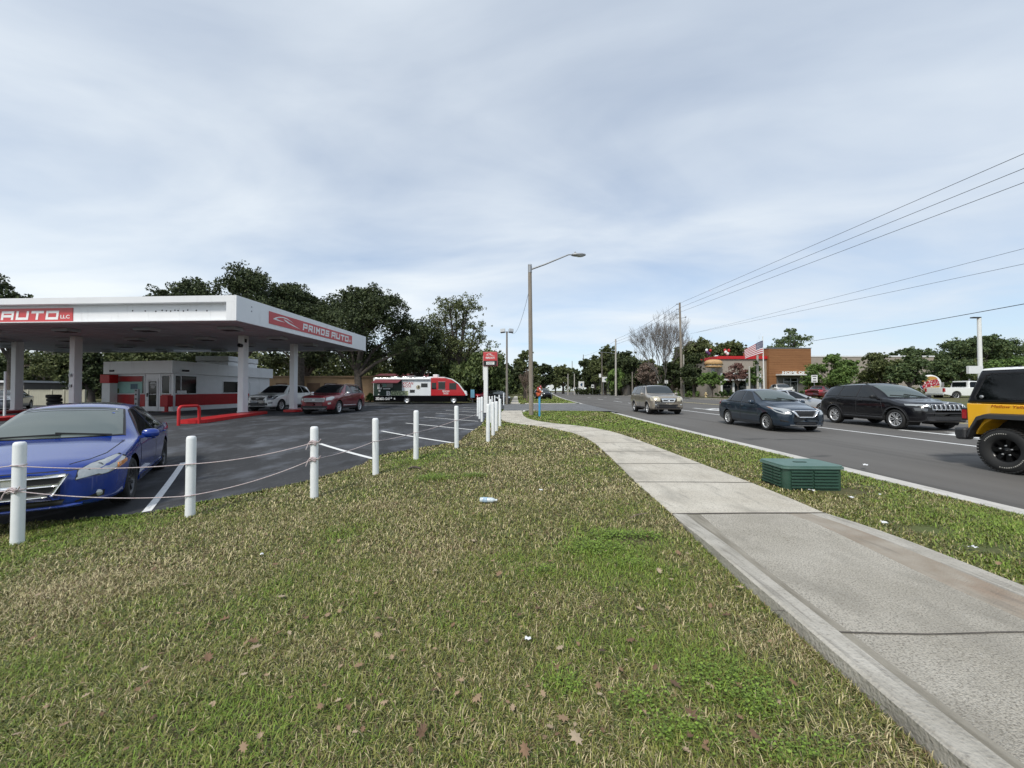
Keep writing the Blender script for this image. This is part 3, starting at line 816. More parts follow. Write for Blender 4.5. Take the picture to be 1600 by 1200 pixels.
b = MB(); obox(b, KL, KA, a0+0.10, a0+0.15, 0.95, 1.2, 0.07, 0.12); b.xf(inv_of(kiosk)).build('handle', M['dark'], dr)
# service door on the long wall, conduit, corner posts, fascia lamps
b = MB(); obox(b, KA, KB, tR(389), tR(404), 0.02, 2.05, 0.0, 0.03); obox(b, KA, KB, tR(390), tR(403), 0.05, 2.0, 0.03, 0.05); bw(b, 'service_door', M['wallwhite'], kiosk)
b = MB(); obox(b, KL, KA, lF-0.12, lF+0.03, 0, 2.46, 0, 0.04); obox(b, KA, KB, 0.0, 0.10, 0, 2.46, 0, 0.04); bw(b, 'corner_post', M['fascia'], kiosk)
for px in (182, 285):
    b = MB(); q0, q1, t = (KL, KA, tF(px)) if px < 271 else (KA, KB, tR(px))
    obox(b, q0, q1, t-0.2, t+0.2, 2.62, 2.74, 0.12, 0.30); bw(b, 'wall_lamp', M['dark'], kiosk, bevel=0.02)
b = MB(); b.box(-24.5,-22.05,29.8,33.2,3.3,3.62); b.box(-24.55,-22.0,29.75,33.25,3.66,4.04)
bw(b, 'roof_unit', M['wallwhite'], kiosk, bevel=0.02)
# things round the kiosk
q = P(172, 640, 25.6); t = thing('ice_cabinet', 'white upright cabinet topped by a red sign box at the kiosk left end', 'cabinet', (q.x,25.55,0))
b = MB(); b.box(-0.27,0.27,-0.25,0.25,0.0,1.85); b.build('cabinet', M['white'], t, bevel=0.02)
b = MB(); b.box(-0.34,0.28,-0.30,0.28,1.86,2.42); b.build('sign_box', M['bright_red'], t, bevel=0.02)
q = P(260, 640, 24.3); t = thing('newspaper_box', 'red metal box on a stand beside the kiosk door', 'newspaper box', (q.x,24.3,0))
b = MB(); b.box(-0.24,0.24,-0.2,0.2,0.34,1.05); b.build('box', M['red'], t, bevel=0.02)
b = MB(); b.box(-0.07,0.07,-0.07,0.07,0.0,0.34); b.box(-0.2,0.2,-0.15,0.15,0.0,0.03); b.build('stand', M['red'], t)
q = P(214, 640, 23.5); t = thing('air_hose_post', 'thin grey post with dark dials in front of the kiosk window', 'post', (q.x,23.5,0))
b = MB(); b.box(-0.10,0.10,-0.08,0.08,0,1.45); b.build('post', M['galv'], t, bevel=0.015)
for z in (0.55,0.85,1.12,1.36):
    b = MB(); b.lathe([(0,-0.02),(0.05,-0.02),(0.05,0)], 10, (0,-0.081,z), 'y'); b.build('dial', M['dark'], t)

# tyres stacked on the lot behind the blue car
tn = ['topmost tyre of the black stack behind the blue sedan','second tyre from the top of the black stack','third tyre from the top of the black stack','fourth tyre from the top of the black stack','bottom tyre of the black stack behind the blue sedan']
for i in range(5):
    b = MB(); r = 0.33
    b.lathe([(0.19,0.02),(0.24,0),(0.31,0.01),(0.335,0.05),(0.34,0.11),(0.335,0.17),(0.31,0.21),(0.24,0.22),(0.19,0.20),(0.19,0.02)], 24)
    o = b.build('tyre', M['rubber'], loc=(-28.6+0.03*((i*7)%3-1), 24.0+0.02*(i%2), 0.006+0.221*(4-i)))
    tag(o, tn[i], 'tyre', 'tyres stacked behind the blue sedan')

# fence, shed, white pole at far left
fc = thing('panel_fence', 'low cream panel fence behind the canopy on the far left', 'fence', (-41,34,0))
b = MB()
for x in np.arange(-6.0, 3.2, 0.16): b.box(x, x+0.15, -0.02, 0.02, 0.06, 1.36)
M['cream'] = mat('cream_vinyl', (0.40,0.385,0.30), 0.6, var=0.08, vscale=2)
b.build('panel', M['cream'], fc)
for x in (-6,-3.9,-1.8,0.3,1.4,3.2):
    b = MB(); b.box(x-0.06,x+0.06,-0.07,0.07,0,1.46); b.build('post', M['cream'], fc)
b = MB(); b.box(-6,3.2,-0.05,0.05,1.36,1.43); b.build('cap_rail', M['cream'], fc)
sh = thing('storage_shed', 'grey storage shed with a pale roof edge beyond the cream fence', 'shed', (-55,44,0))
M['shedgrey'] = mat('shed_grey', (0.16,0.15,0.14), 0.8, var=0.1, vscale=2)
b = MB(); b.box(-5,1.0,-1.5,3,0,2.25); b.build('wall', M['shedgrey'], sh)
b = MB(); b.box(-5.3,1.2,-1.8,3.3,2.25,2.48); b.build('roof', M['wallwhite'], sh)
tag(MB().tube([(-26.4,20,0),(-26.4,20,2.35)], 0.05, 10).build('marker_pole', M['white']), 'thin white pole at the left edge under the canopy', 'pole')

# ---- tan building with garage doors
tb = thing('tan_building', 'long tan block building with brown garage doors behind the parked suvs', 'building', (-22,48,0))
M['tan'] = mat('tan_stucco', (0.33,0.215,0.125), 0.9, c2=(0.40,0.27,0.165), vscale=1.2, bump=0.2, bscale=30)
b = MB(); b.box(-10,7.4,0,9,0,3.0); b.build('wall', M['tan'], tb)
b = MB(); b.box(-10.2,7.6,-0.2,9.2,3.0,3.2); b.build('roof', mat('tan_coping', (0.27,0.18,0.11), 0.8, var=0.1), tb)
M['brown'] = mat('brown_door', (0.15,0.085,0.05), 0.7, var=0.1, vscale=4)
for px0, px1 in ((431,449),(480,500),(506.5,527)):
    x0 = (px0-800)/600*48+22; x1 = (px1-800)/600*48+22
    b = MB(); b.box(x0,x1,-0.05,0,0.0,2.3)
    for k in range(1,6): b.box(x0,x1,-0.065,-0.05,k*0.38,k*0.38+0.03)
    b.build('garage_door', M['brown'], tb)
rb = thing('red_roof_building', 'dark red roofed building standing behind the food truck', 'building', (-14.5,54,0))
b = MB(); b.box(-6,4.5,0,7,0,2.9); b.build('wall', mat('brick_wall', (0.14,0.05,0.04), 0.9, var=0.2, vscale=5), rb)
b = MB(); b.add([(-6.5,-0.5,2.9),(5,-0.5,2.9),(5,7.5,2.9),(-6.5,7.5,2.9),(-5.2,3.5,3.9),(3.7,3.5,3.9)], [(0,1,5,4),(1,2,5),(2,3,4,5),(3,0,4),(3,2,1,0)]); b.build('roof', mat('dark_red_roof', (0.11,0.012,0.014), 0.7, var=0.25, vscale=3), rb)

# ---- food truck (motor home body), facing +X
FY = 38.6
fx = lambda px: (px-800)/600*FY
fz = lambda py: H+(610.5-py)/600*FY
ft = thing('food_truck', 'green white and red food truck with an awning parked across the lot', 'food truck', (-9.3,FY+1.2,0))
M['ft_white'] = mat('truck_white', (0.74,0.77,0.78), 0.4, coat=0.4, var=0.03); M['ft_red'] = mat('truck_red', (0.44,0.010,0.016), 0.4, coat=0.3)
M['ft_green'] = mat('truck_green', (0.006,0.026,0.016), 0.5, coat=0.15, var=0.15); M['ft_black'] = mat('truck_black', (0.003,0.003,0.004), 0.8, spec=.08)
x0 = -13.95; bt = fz(618.5)
prof = [(x0,bt),(-8.15,bt),(-8.15,2.66),(x0+0.06,2.66),(x0,2.56)]
b = MB(); b.sideprism(prof, FY, FY+2.4); bw(b, 'coach_body', M['ft_white'], ft, bevel=0.04)
prof = [(-8.148,bt),(-4.72,bt),(-4.66,1.0),(-4.80,1.18),(-5.42,1.98),(-6.05,2.42),(-6.7,2.60),(-7.3,2.66),(-8.148,2.66)]
b = MB(); b.sideprism(prof, FY, FY+2.4); bw(b, 'cab', M['ft_red'], ft, bevel=0.05)
b = MB()
for xa, xb in ((x0+0.05,fx(630)),(fx(641),fx(702.5)),(fx(714.5),-4.75)): b.box(xa,xb,FY+0.01,FY+2.39,0.24,bt-0.002)
b.box(fx(630),fx(641),FY+0.45,FY+1.95,0.3,bt-0.002); b.box(fx(702.5),fx(714.5),FY+0.45,FY+1.95,0.3,bt-0.002)
b.box(fx(630),fx(641),FY+0.01,FY+0.45,0.68,bt-0.003); b.box(fx(702.5),fx(714.5),FY+0.01,FY+0.45,0.68,bt-0.003)
bw(b, 'skirt', M['ft_black'], ft, bevel=0.02)
b = MB(); b.box(fx(584),fx(628),FY-0.015,FY,bt+0.02,2.45); bw(b, 'green_panel', M['ft_green'], ft)
# slanted white windscreen edge and windscreen
b = MB(); b.sideprism([(-4.80,1.2),(-5.40,2.0),(-6.03,2.44),(-6.00,2.48),(-5.36,2.03),(-4.75,1.2)], FY+0.12, FY+2.28); bw(b, 'windscreen', M['wglass'], ft)
b = MB(); b.sideprism([(-4.70,1.0),(-4.82,1.22),(-5.42,2.02),(-6.05,2.46),(-6.7,2.64),(-6.7,2.70),(-5.98,2.53),(-5.33,2.07),(-4.72,1.26),(-4.60,1.0)], FY-0.02, FY+0.11); bw(b, 'white_edge', M['white'], ft)
b = MB(); b.sideprism([(-4.66,0.86),(-4.52,0.88),(-4.60,1.30),(-4.78,1.36)], FY+0.02, FY+0.5); bw(b, 'headlight', M['white'], ft, bevel=0.02)
def ftbox(name, pxa, pxb, pya, pyb, m, th=0.02, n0=0.0):
    b = MB(); b.box(fx(pxa), fx(pxb), FY-n0-th, FY-n0, fz(pyb), fz(pya)); return bw(b, name, m, ft)
for a in ((674.5,681.5,598,608),(685,695.5,597,608),(702,713,598.5,608.5),(658,668,599,605),(640.5,648,609,613.5)):
    o = ftbox('window', *a, M['glass'], 0.025)
M['frame_grey'] = mat('window_frame', (0.3,0.3,0.31), 0.4)
ftbox('window_frame', 684.3,696.2,596.3,597, M['frame_grey'], 0.03); ftbox('window_frame', 684.3,696.2,608,608.6, M['frame_grey'], 0.03)
ftbox('serving_window', 594,614,598.5,605.5, M['glass'], 0.02, 0.016)
ftbox('serving_shelf', 600,610,606.5,608.2, M['white'], 0.25, 0.016)
ftbox('menu_board', 590,596.5,600,608, M['white'], 0.02, 0.016); ftbox('notice', 592,594.8,609,612, M['white'], 0.02, 0.016); ftbox('notice', 591,592.8,615.5,617, M['white'], 0.02, 0.016)
ftbox('notice', 598,604,599,604, M['mint'] , 0.02, 0.037)
b = MB(); b.tube([(fx(587),FY-0.12,2.52),(fx(672),FY-0.12,2.52)], 0.09, 10); bw(b, 'awning_roll', M['white'], ft)
b = MB(); b.add([(fx(587),FY-0.1,2.46),(fx(628),FY-0.1,2.46),(fx(627),FY-1.3,2.12),(fx(587),FY-1.3,2.12),(fx(587),FY-0.1,2.44),(fx(628),FY-0.1,2.44),(fx(627),FY-1.3,2.09),(fx(587),FY-1.3,2.09)],[(0,1,2,3),(7,6,5,4),(0,4,5,1),(1,5,6,2),(2,6,7,3),(3,7,4,0)]); bw(b, 'awning', mat('awning_cloth', (0.17,0.035,0.045), 0.8, var=0.3, vscale=1.5, stretch=(0.2,1,6)), ft)
M['letter_red'] = mat('letter_red', (0.40,0.05,0.06), 0.5); M['letter_green'] = mat('letter_green', (0.34,0.41,0.20), 0.5, var=0.2, vscale=8); M['letter_brown'] = mat('letter_brown', (0.20,0.16,0.13), 0.5)
def fttext(name, body, pxa, pxb, pya, pyb, m, n0=0.001, bold=0.02):
    b = MB(); text_on(b, body, (fx(pxa),FY-n0,fz(pyb)), (1,0,0), (0,0,1), fx(pxb)-fx(pxa), fz(pya)-fz(pyb), bold=bold, th=0.008); return bw(b, name, m, ft)
fttext('lettering', 'MEXICAN', 622,645.5,597,601.2, M['letter_red']); fttext('lettering', 'TACOS', 626.5,642.5,602,605.3, M['letter_red'])
fttext('lettering', '352-655-1243', 587.2,609,620.6,625, M['white'], bold=0.04)
b = MB(); b.box(fx(611),fx(638),FY-0.024,FY-0.016,fz(617.8),fz(610.8)); bw(b, 'name_panel', mat('pale_green_panel', (0.42,0.47,0.28), 0.5, var=0.15, vscale=5), ft)
fttext('lettering', 'CEVICHE', 612,637,611.2,617.4, M['ft_green'], 0.0245, 0.0); fttext('lettering', 'B', 604,610.5,611,618, M['white'], 0.016, 0.03)
fttext('lettering', 'MEXICAN', 691,702,610,612.5, M['white']); fttext('lettering', 'TACOS', 692.5,700.5,613.2,616.2, M['white'])
b = MB(); b.lathe([(0,-0.02),(0.19,-0.02),(0.22,-0.012),(0.22,0)], 20, (fx(653.5),FY,fz(605)), 'y'); em = bw(b, 'emblem', mat('emblem_ring', (0.40,0.36,0.26), 0.6, var=0.3, vscale=14), ft)
b = MB(); strip_on(b, [(-.1,-.1),(.02,-.14),(.12,-.05),(.10,.08),(.02,.16),(-.06,.12),(-.02,.02)], (fx(653.8),FY-0.021,fz(604.6)), (1,0,0), (0,0,1)); b.xf(inv_of(ft)).build('emblem_figure', mat('emblem_dark', (0.04,0.04,0.025), 0.6), em)
for px in (611.5, 616.5): ftbox('sticker', px-1.1, px+1.1, 620.5 if px < 613 else 621.8, 623 if px < 613 else 624.2, M['white'], 0.01)
b = MB()
for px, w, h_ in ((612,1.2,.12),(629.5,1.0,.15),(652,1.6,.10),(659,.3,.16),(667,.6,.12),(671.5,.5,.14),(686,1.5,.10)): b.box(fx(px)-w*0.3, fx(px)+w*0.3, FY+0.8, FY+1.6, 2.66, 2.66+h_)
bw(b, 'roof_vent', M['ft_white'], ft, bevel=0.02)
b = MB(); b.box(fx(678)-0.24, fx(678)+0.24, FY+0.7, FY+1.5, 2.66, 3.02); bw(b, 'roof_cooler', M['white'], ft, bevel=0.04)
b = MB(); b.tube([(fx(634),FY+0.6,2.84),(fx(646),FY+0.6,2.84)], 0.03, 6)
for px in np.arange(634,647,1.6): b.tube([(fx(px),FY+0.6,2.66),(fx(px),FY+0.6,2.84)], 0.02, 5)
bw(b, 'roof_rack', M['galv'], ft)
b = MB(); b.box(fx(583.5), fx(586.5), FY-0.05, FY+0.3, 2.2, 2.62); bw(b, 'ladder_bracket', M['white'], ft)
for px in (635.5, 708.7):
    w = bpy.data.objects.new('wheel', None); col.objects.link(w); w.parent = ft; w.location = inv_of(ft) @ Vector((fx(px),FY+0.16,0.385))
    b = MB(); b.lathe([(0.22,-0.10),(0.33,-0.12),(0.365,-0.09),(0.375,0),(0.365,0.09),(0.33,0.12),(0.22,0.10)], 24, axis='y'); b.build('tyre', M['rubber'], w)
    b = MB(); b.lathe([(0,-0.085),(0.06,-0.09),(0.075,-0.05),(0.16,-0.05),(0.19,-0.09),(0.235,-0.10),(0.235,0.1)], 20, axis='y'); b.build('rim', M['alloy'], w)
bx = thing('bin', 'pale blue box standing beside the nose of the food truck', 'bin', ((738.5-800)/600*40.5,40.5,0))
M['paleblue'] = mat('pale_blue', (0.13,0.31,0.42), 0.6, var=0.08)
b = MB(); b.box(-0.2,0.2,-0.2,0.2,0.62,1.46); b.build('box', M['paleblue'], bx, bevel=0.02)
b = MB(); b.box(-0.06,0.06,-0.06,0.06,0,0.62); b.build('post', M['dark'], bx)

# ---- burger restaurant across the road
BY = 60.0
bxx = lambda px: (px-800)/600*BY
bz = lambda py: H+(610.5-py)/600*BY
bk = thing('restaurant', 'brown and beige restaurant with a red roof band across the road', 'restaurant', (40,BY+5,0.5))
M['beige'] = mat('beige_stucco', (0.33,0.29,0.245), 0.9, var=0.06, vscale=1.5)
M['plank'] = mat('brown_planks', (0.22,0.095,0.035), 0.7, c2=(0.30,0.14,0.055), vscale=1.2, stretch=(0.3,1,6))
b = MB(); b.box(bxx(1122),bxx(1198),BY,BY+7,0,bz(561)); bw(b, 'wall', M['beige'], bk)
b = MB(); b.box(bxx(1119),bxx(1198)-0.01,BY-0.25,BY+7.2,bz(561),bz(556.5)); bw(b, 'red_roof_band', M['bright_red'], bk)
b = MB(); b.box(bxx(1198),bxx(1263),BY-0.6,BY+6,0,bz(545))
for k in range(12): b.box(bxx(1198)-0.01,bxx(1263)+0.01,BY-0.625,BY-0.6,3.6+k*0.36,3.6+k*0.36+0.31)
bw(b, 'plank_block', M['plank'], bk)
b = MB(); b.box(bxx(1197.3),bxx(1263.7),BY-0.7,BY+6.1,bz(545),bz(544)); bw(b, 'coping', M['galv'], bk)
b = MB(); b.box(bxx(1263)+0.02,bxx(1330),BY+3,BY+14,0,bz(557)); bw(b, 'rear_wing', M['beige'], bk)
for a, c in ((1128,1143),(1148,1166),(1168,1186)):
    b = MB(); b.box(bxx(a),bxx(c),BY-0.05,BY,0.6,bz(595)); b.box(bxx(a),bxx(c),BY-0.05,BY,bz(591.5),bz(583)); bw(b, 'window', M['glass'], bk)
b = MB(); b.box(bxx(1126),bxx(1188),BY-1.0,BY,bz(594.6),bz(592.4)); bw(b, 'awning', M['wallwhite'], bk)
for px in (1127,1145.5,1167,1187): 
    b = MB(); b.box(bxx(px)-0.15,bxx(px)+0.15,BY-0.12,BY-0.052,0.4,bz(583)); bw(b, 'pillar', M['wallwhite'], bk)
b = MB(); b.box(bxx(1209),bxx(1258),BY-0.66,BY-0.626,0.3,bz(588)); bw(b, 'entrance', mat('entrance_grey', (0.12,0.11,0.10), 0.8, var=0.1), bk)
en = [o for o in bk.children if o.name.startswith('entrance')][0]
b = MB(); b.box(bxx(1220),bxx(1229.5),BY-0.72,BY-0.67,0.4,bz(597)); b.box(bxx(1230.5),bxx(1240),BY-0.72,BY-0.67,0.4,bz(597)); b.box(bxx(1220),bxx(1240),BY-0.72,BY-0.67,bz(596),bz(592)); b.xf(inv_of(bk)).build('glass_door', M['glass'], en)
b = MB()
for px in (1219.4,1230,1240.6): b.box(bxx(px)-0.05,bxx(px)+0.05,BY-0.75,BY-0.67,0.4,bz(591.5))
b.box(bxx(1219.4),bxx(1240.6),BY-0.74,BY-0.67,bz(596.9),bz(596.1)); b.xf(inv_of(bk)).build('door_frame', M['galv'], en)
b = MB(); b.box(bxx(1208),bxx(1266),BY-1.9,BY-0.63,bz(587),bz(585)); bw(b, 'entrance_canopy', M['white'], bk)
b = MB(); text_on(b, 'HOME OF THE', (bxx(1211),BY-1.7,bz(584.9)), (1,0,0), (0,0,1), bxx(1262)-bxx(1211), bz(581)-bz(584.9), th=0.06, bold=0.03); bw(b, 'lettering', M['white'], bk)
bs = thing('burger_sign', 'burger shaped sign with sesame bun on the restaurant corner', 'sign', (bxx(1112.5),BY-0.5,bz(575)))
M['bun'] = mat('bun', (0.55,0.34,0.15), 0.6, var=0.2, vscale=6); M['lettuce'] = mat('lettuce', (0.09,0.13,0.03), 0.7, c2=(0.20,0.05,0.03), vscale=6); M['cheese'] = mat('mayonnaise', (0.62,0.56,0.46), 0.6)
b = MB(); b.ellipsoid((0,0,0.75),1.35,0.8,0.55,p=0.85); b.build('top_bun', M['bun'], bs)
b = MB()
for k in range(26): b.ellipsoid((1.3*math.cos(k*2*PI/26),0.75*math.sin(k*2*PI/26),0.48+0.05*(k%2)),0.16,0.16,0.09,8,4)
b.build('lettuce', M['lettuce'], bs)
b = MB(); b.ellipsoid((0,0,0.36),1.3,0.76,0.13,p=0.8); b.build('patty', M['cheese'], bs)
b = MB(); b.ellipsoid((0,0,0.18),1.32,0.78,0.2,p=0.8); b.build('bottom_bun', M['bun'], bs)
b = MB(); b.box(-0.15,0.15,-0.1,0.45,-1.2,0.1); b.build('bracket', M['galv'], bs)
M['purple'] = mat('purple_foil', (0.10,0.03,0.13), 0.4, var=0.4, vscale=3)
for nm, lab, px, py, cols_ in (('roof_balloon','purple and red balloon bunch on the restaurant roof corner',1110,553,('purple','red','purple','white')),('roof_balloon','single red balloon bunch with white ones further along the restaurant roof',1139,549,('white','bright_red','white','bright_red'))):
    t = thing(nm, lab, 'balloons', (bxx(px),BY+0.3,bz(555.5)), 0, 'balloon bunches on the restaurant roof')
    for k, c in enumerate(cols_):
        b = MB(); dx, dz = ((-0.45,0.55),(0.45,1.0),(0.0,0.15+0.0),(-0.5,1.05))[k]
        dx *= .62; dz *= .62; b.ellipsoid((dx,0.15*(k%2),dz+0.22),0.22,0.21,0.26,10,7); b.tube([(dx,0.15*(k%2),dz),(0,0,0)], 0.012, 4); b.build('balloon', M[c], t)

# long beige store further back
st = thing('beige_store', 'long beige flat roofed store wall behind the small trees', 'building', (72,86,0.8))
b = MB(); b.box(-13,16,-6,18,0,7.6); b.build('wall', M['beige'], st)
b = MB(); b.box(-13.1,16.1,-6.1,18.1,7.6,7.85); b.build('coping', M['wallwhite'], st)
for x in (-9,-3,3,9):
    b = MB(); b.box(x-0.05,x+0.05,-6.04,-6.0,0,7.6); b.build('pilaster', M['beige'], st)
b = MB(); b.box(-8.5,-7.0,-6.06,-6.0,4.3,5.4); b.build('wall_sign', M['white'], st)

# round burger sign on the verge
sg = thing('round_restaurant_sign', 'round bun shaped restaurant sign with red lettering behind the white pickup', 'sign', ((1453-800)/600*46,46,0.5), R(-18))
b = MB(); b.box(-0.2,1.35,0.06,0.35,-0.3,1.85); b.build('base_slab', mat('sign_slab', (0.22,0.22,0.225), 0.8, var=0.08), sg)
ZC = 1.70
b = MB(); b.lathe([(0,-0.06),(1.02,-0.06),(1.05,-0.03),(1.05,0.05)], 36, (0,0,ZC), 'y'); b.build('sign_disc', M['white'], sg)
bun = M['bun']; M['bunsign'] = mat('bun_orange', (0.50,0.27,0.06), 0.4)
def half(y0, y1, up):
    pts = []
    for k in range(13):
        a = PI*k/12; pts.append((0.80*math.cos(a), (y0+ (y1-y0)*math.sin(a)) if up else (y0-(y0-y1)*math.sin(a))))
    return pts
b = MB(); strip_on(b, half(0.38,0.86,True), (0,-0.061,ZC), (1,0,0), (0.0,0,1), 0, 0.02); strip_on(b, half(-0.42,-0.80,False), (0,-0.061,ZC), (1,0,0), (0,0,1), 0, 0.02)
b.xf(Matrix.Translation((0,0,ZC)) @ Matrix.Rotation(R(-14),4,'Y') @ Matrix.Translation((0,0,-ZC))).build('bun_shape', M['bunsign'], sg)
b = MB(); text_on(b, 'BURGER', (-0.86,-0.085,ZC+0.02), (1,0,0), (0,0,1), 1.72, 0.34, th=0.02, bold=0.04); text_on(b, 'KING', (-0.80,-0.085,ZC-0.37), (1,0,0), (0,0,1), 1.6, 0.36, th=0.02, bold=0.05)
M['logored'] = mat('logo_red', (0.42,0.012,0.03), 0.4)
b.xf(Matrix.Translation((0,0,ZC)) @ Matrix.Rotation(R(-14),4,'Y') @ Matrix.Translation((0,0,-ZC))).build('lettering', M['logored'], sg)
cr = []
for k in range(15): a = R(165)+R(165)*k/14; cr.append((0.99*math.cos(a), 0.99*math.sin(a)))
for k in range(15): a = R(330)-R(165)*k/14; q = 0.99-0.16*math.sin(PI*k/14); cr.append((q*math.cos(a), q*math.sin(a)))
b = MB(); strip_on(b, cr, (0,-0.061,ZC), (1,0,0), (0,0,1), 0, 0.018); b.build('blue_crescent', mat('logo_blue', (0.015,0.02,0.12), 0.4), sg)
# ------------------------------------------------------------------ cars
RIMS = {}
def wheel_parts(r, w, rimr, spokes, rm, style):
    """tyre and rim meshes, axle along y, outer face at -y... mirrored by the caller"""
    key = (r, w, rimr, spokes, rm.name, style)
    if key in RIMS: return RIMS[key]
    t = MB(); h = w/2
    t.lathe([(rimr-0.01,-h*0.75),(rimr+0.012,-h*0.92),(r-0.035,-h),(r-0.008,-h*0.82),(r,-h*0.5),(r,h*0.5),(r-0.008,h*0.82),(r-0.035,h),(rimr+0.012,h*0.92),(rimr-0.01,h*0.75)], 36, axis='y')
    t.lathe([(0,-h*0.30),(rimr*0.96,-h*0.30),(rimr,-h*0.4)], 24, axis='y', mi=1)
    b = MB(); f = h*0.80
    b.lathe([(rimr*0.90,f*0.55),(rimr*0.93,f),(rimr+0.004,f*1.04),(rimr+0.010,f*0.95),(rimr,f*0.4)], 36, axis='y')
    b.lathe([(0,f*0.86),(rimr*0.16,f*0.84),(rimr*0.24,f*0.70),(rimr*0.24,f*0.4)], 18, axis='y')
    for k in range(spokes):
        a = 2*PI*k/spokes
        def pt(rr, da, y): return (rr*math.cos(a+da), y, rr*math.sin(a+da))
        if style == 'split':
            for s_ in (-1, 1):
                w0, w1 = 0.10, 0.055
                da0 = s_*0.12; da1 = s_*0.26*5/spokes
                vs = [pt(rimr*0.18,da0-w0*s_*0+(-0.16),f*0.78),pt(rimr*0.18,da0+0.16,f*0.78),pt(rimr*0.93,da1+0.085,f*0.88),pt(rimr*0.93,da1-0.085,f*0.88),
                      pt(rimr*0.18,da0-0.2,f*0.4),pt(rimr*0.18,da0+0.2,f*0.4),pt(rimr*0.93,da1+0.1,f*0.5),pt(rimr*0.93,da1-0.1,f*0.5)]
                b.add(vs, [(0,1,2,3),(3,2,1,0),(0,4,5,1),(1,5,6,2),(2,6,7,3),(3,7,4,0)])
        else:
            w0, w1 = (0.42, 0.19*6/spokes) if style == 'wide' else (0.34, 0.12*7/spokes)
            vs = [pt(rimr*0.18,-w0,f*0.80),pt(rimr*0.18,w0,f*0.80),pt(rimr*0.93,w1,f*0.90),pt(rimr*0.93,-w1,f*0.90),
                  pt(rimr*0.18,-w0,f*0.4),pt(rimr*0.18,w0,f*0.4),pt(rimr*0.93,w1*1.1,f*0.5),pt(rimr*0.93,-w1*1.1,f*0.5)]
            b.add(vs, [(0,1,2,3),(3,2,1,0),(0,4,5,1),(1,5,6,2),(2,6,7,3),(3,7,4,0)])
    for k in range(5):
        a = 2*PI*(k+0.5)/5; b.lathe([(0,f*0.9),(0.014,f*0.9),(0.016,f*0.75)], 6, (rimr*0.15*math.cos(a),0,rimr*0.15*math.sin(a)), 'y', 1)
    to = t.build('tyre', [M['rubber'], M['well']]); ro = b.build('rim', [rm, M['dark']])
    tm, rmm = to.data, ro.data
    bpy.data.objects.remove(to); bpy.data.objects.remove(ro)
    RIMS[key] = (tm, rmm); return RIMS[key]
def put_wheel(parent, x, y, z, side, args):
    tm, rm = wheel_parts(*args)
    w = bpy.data.objects.new('wheel', None); col.objects.link(w); w.parent = parent; w.location = (x, y, z)
    w.empty_display_size = 0.1
    if side < 0: w.rotation_euler = (0,0,PI)
    for nm, me in (('tyre', tm), ('rim', rm)):
        o = bpy.data.objects.new(nm, me); col.objects.link(o); o.parent = w
    return w

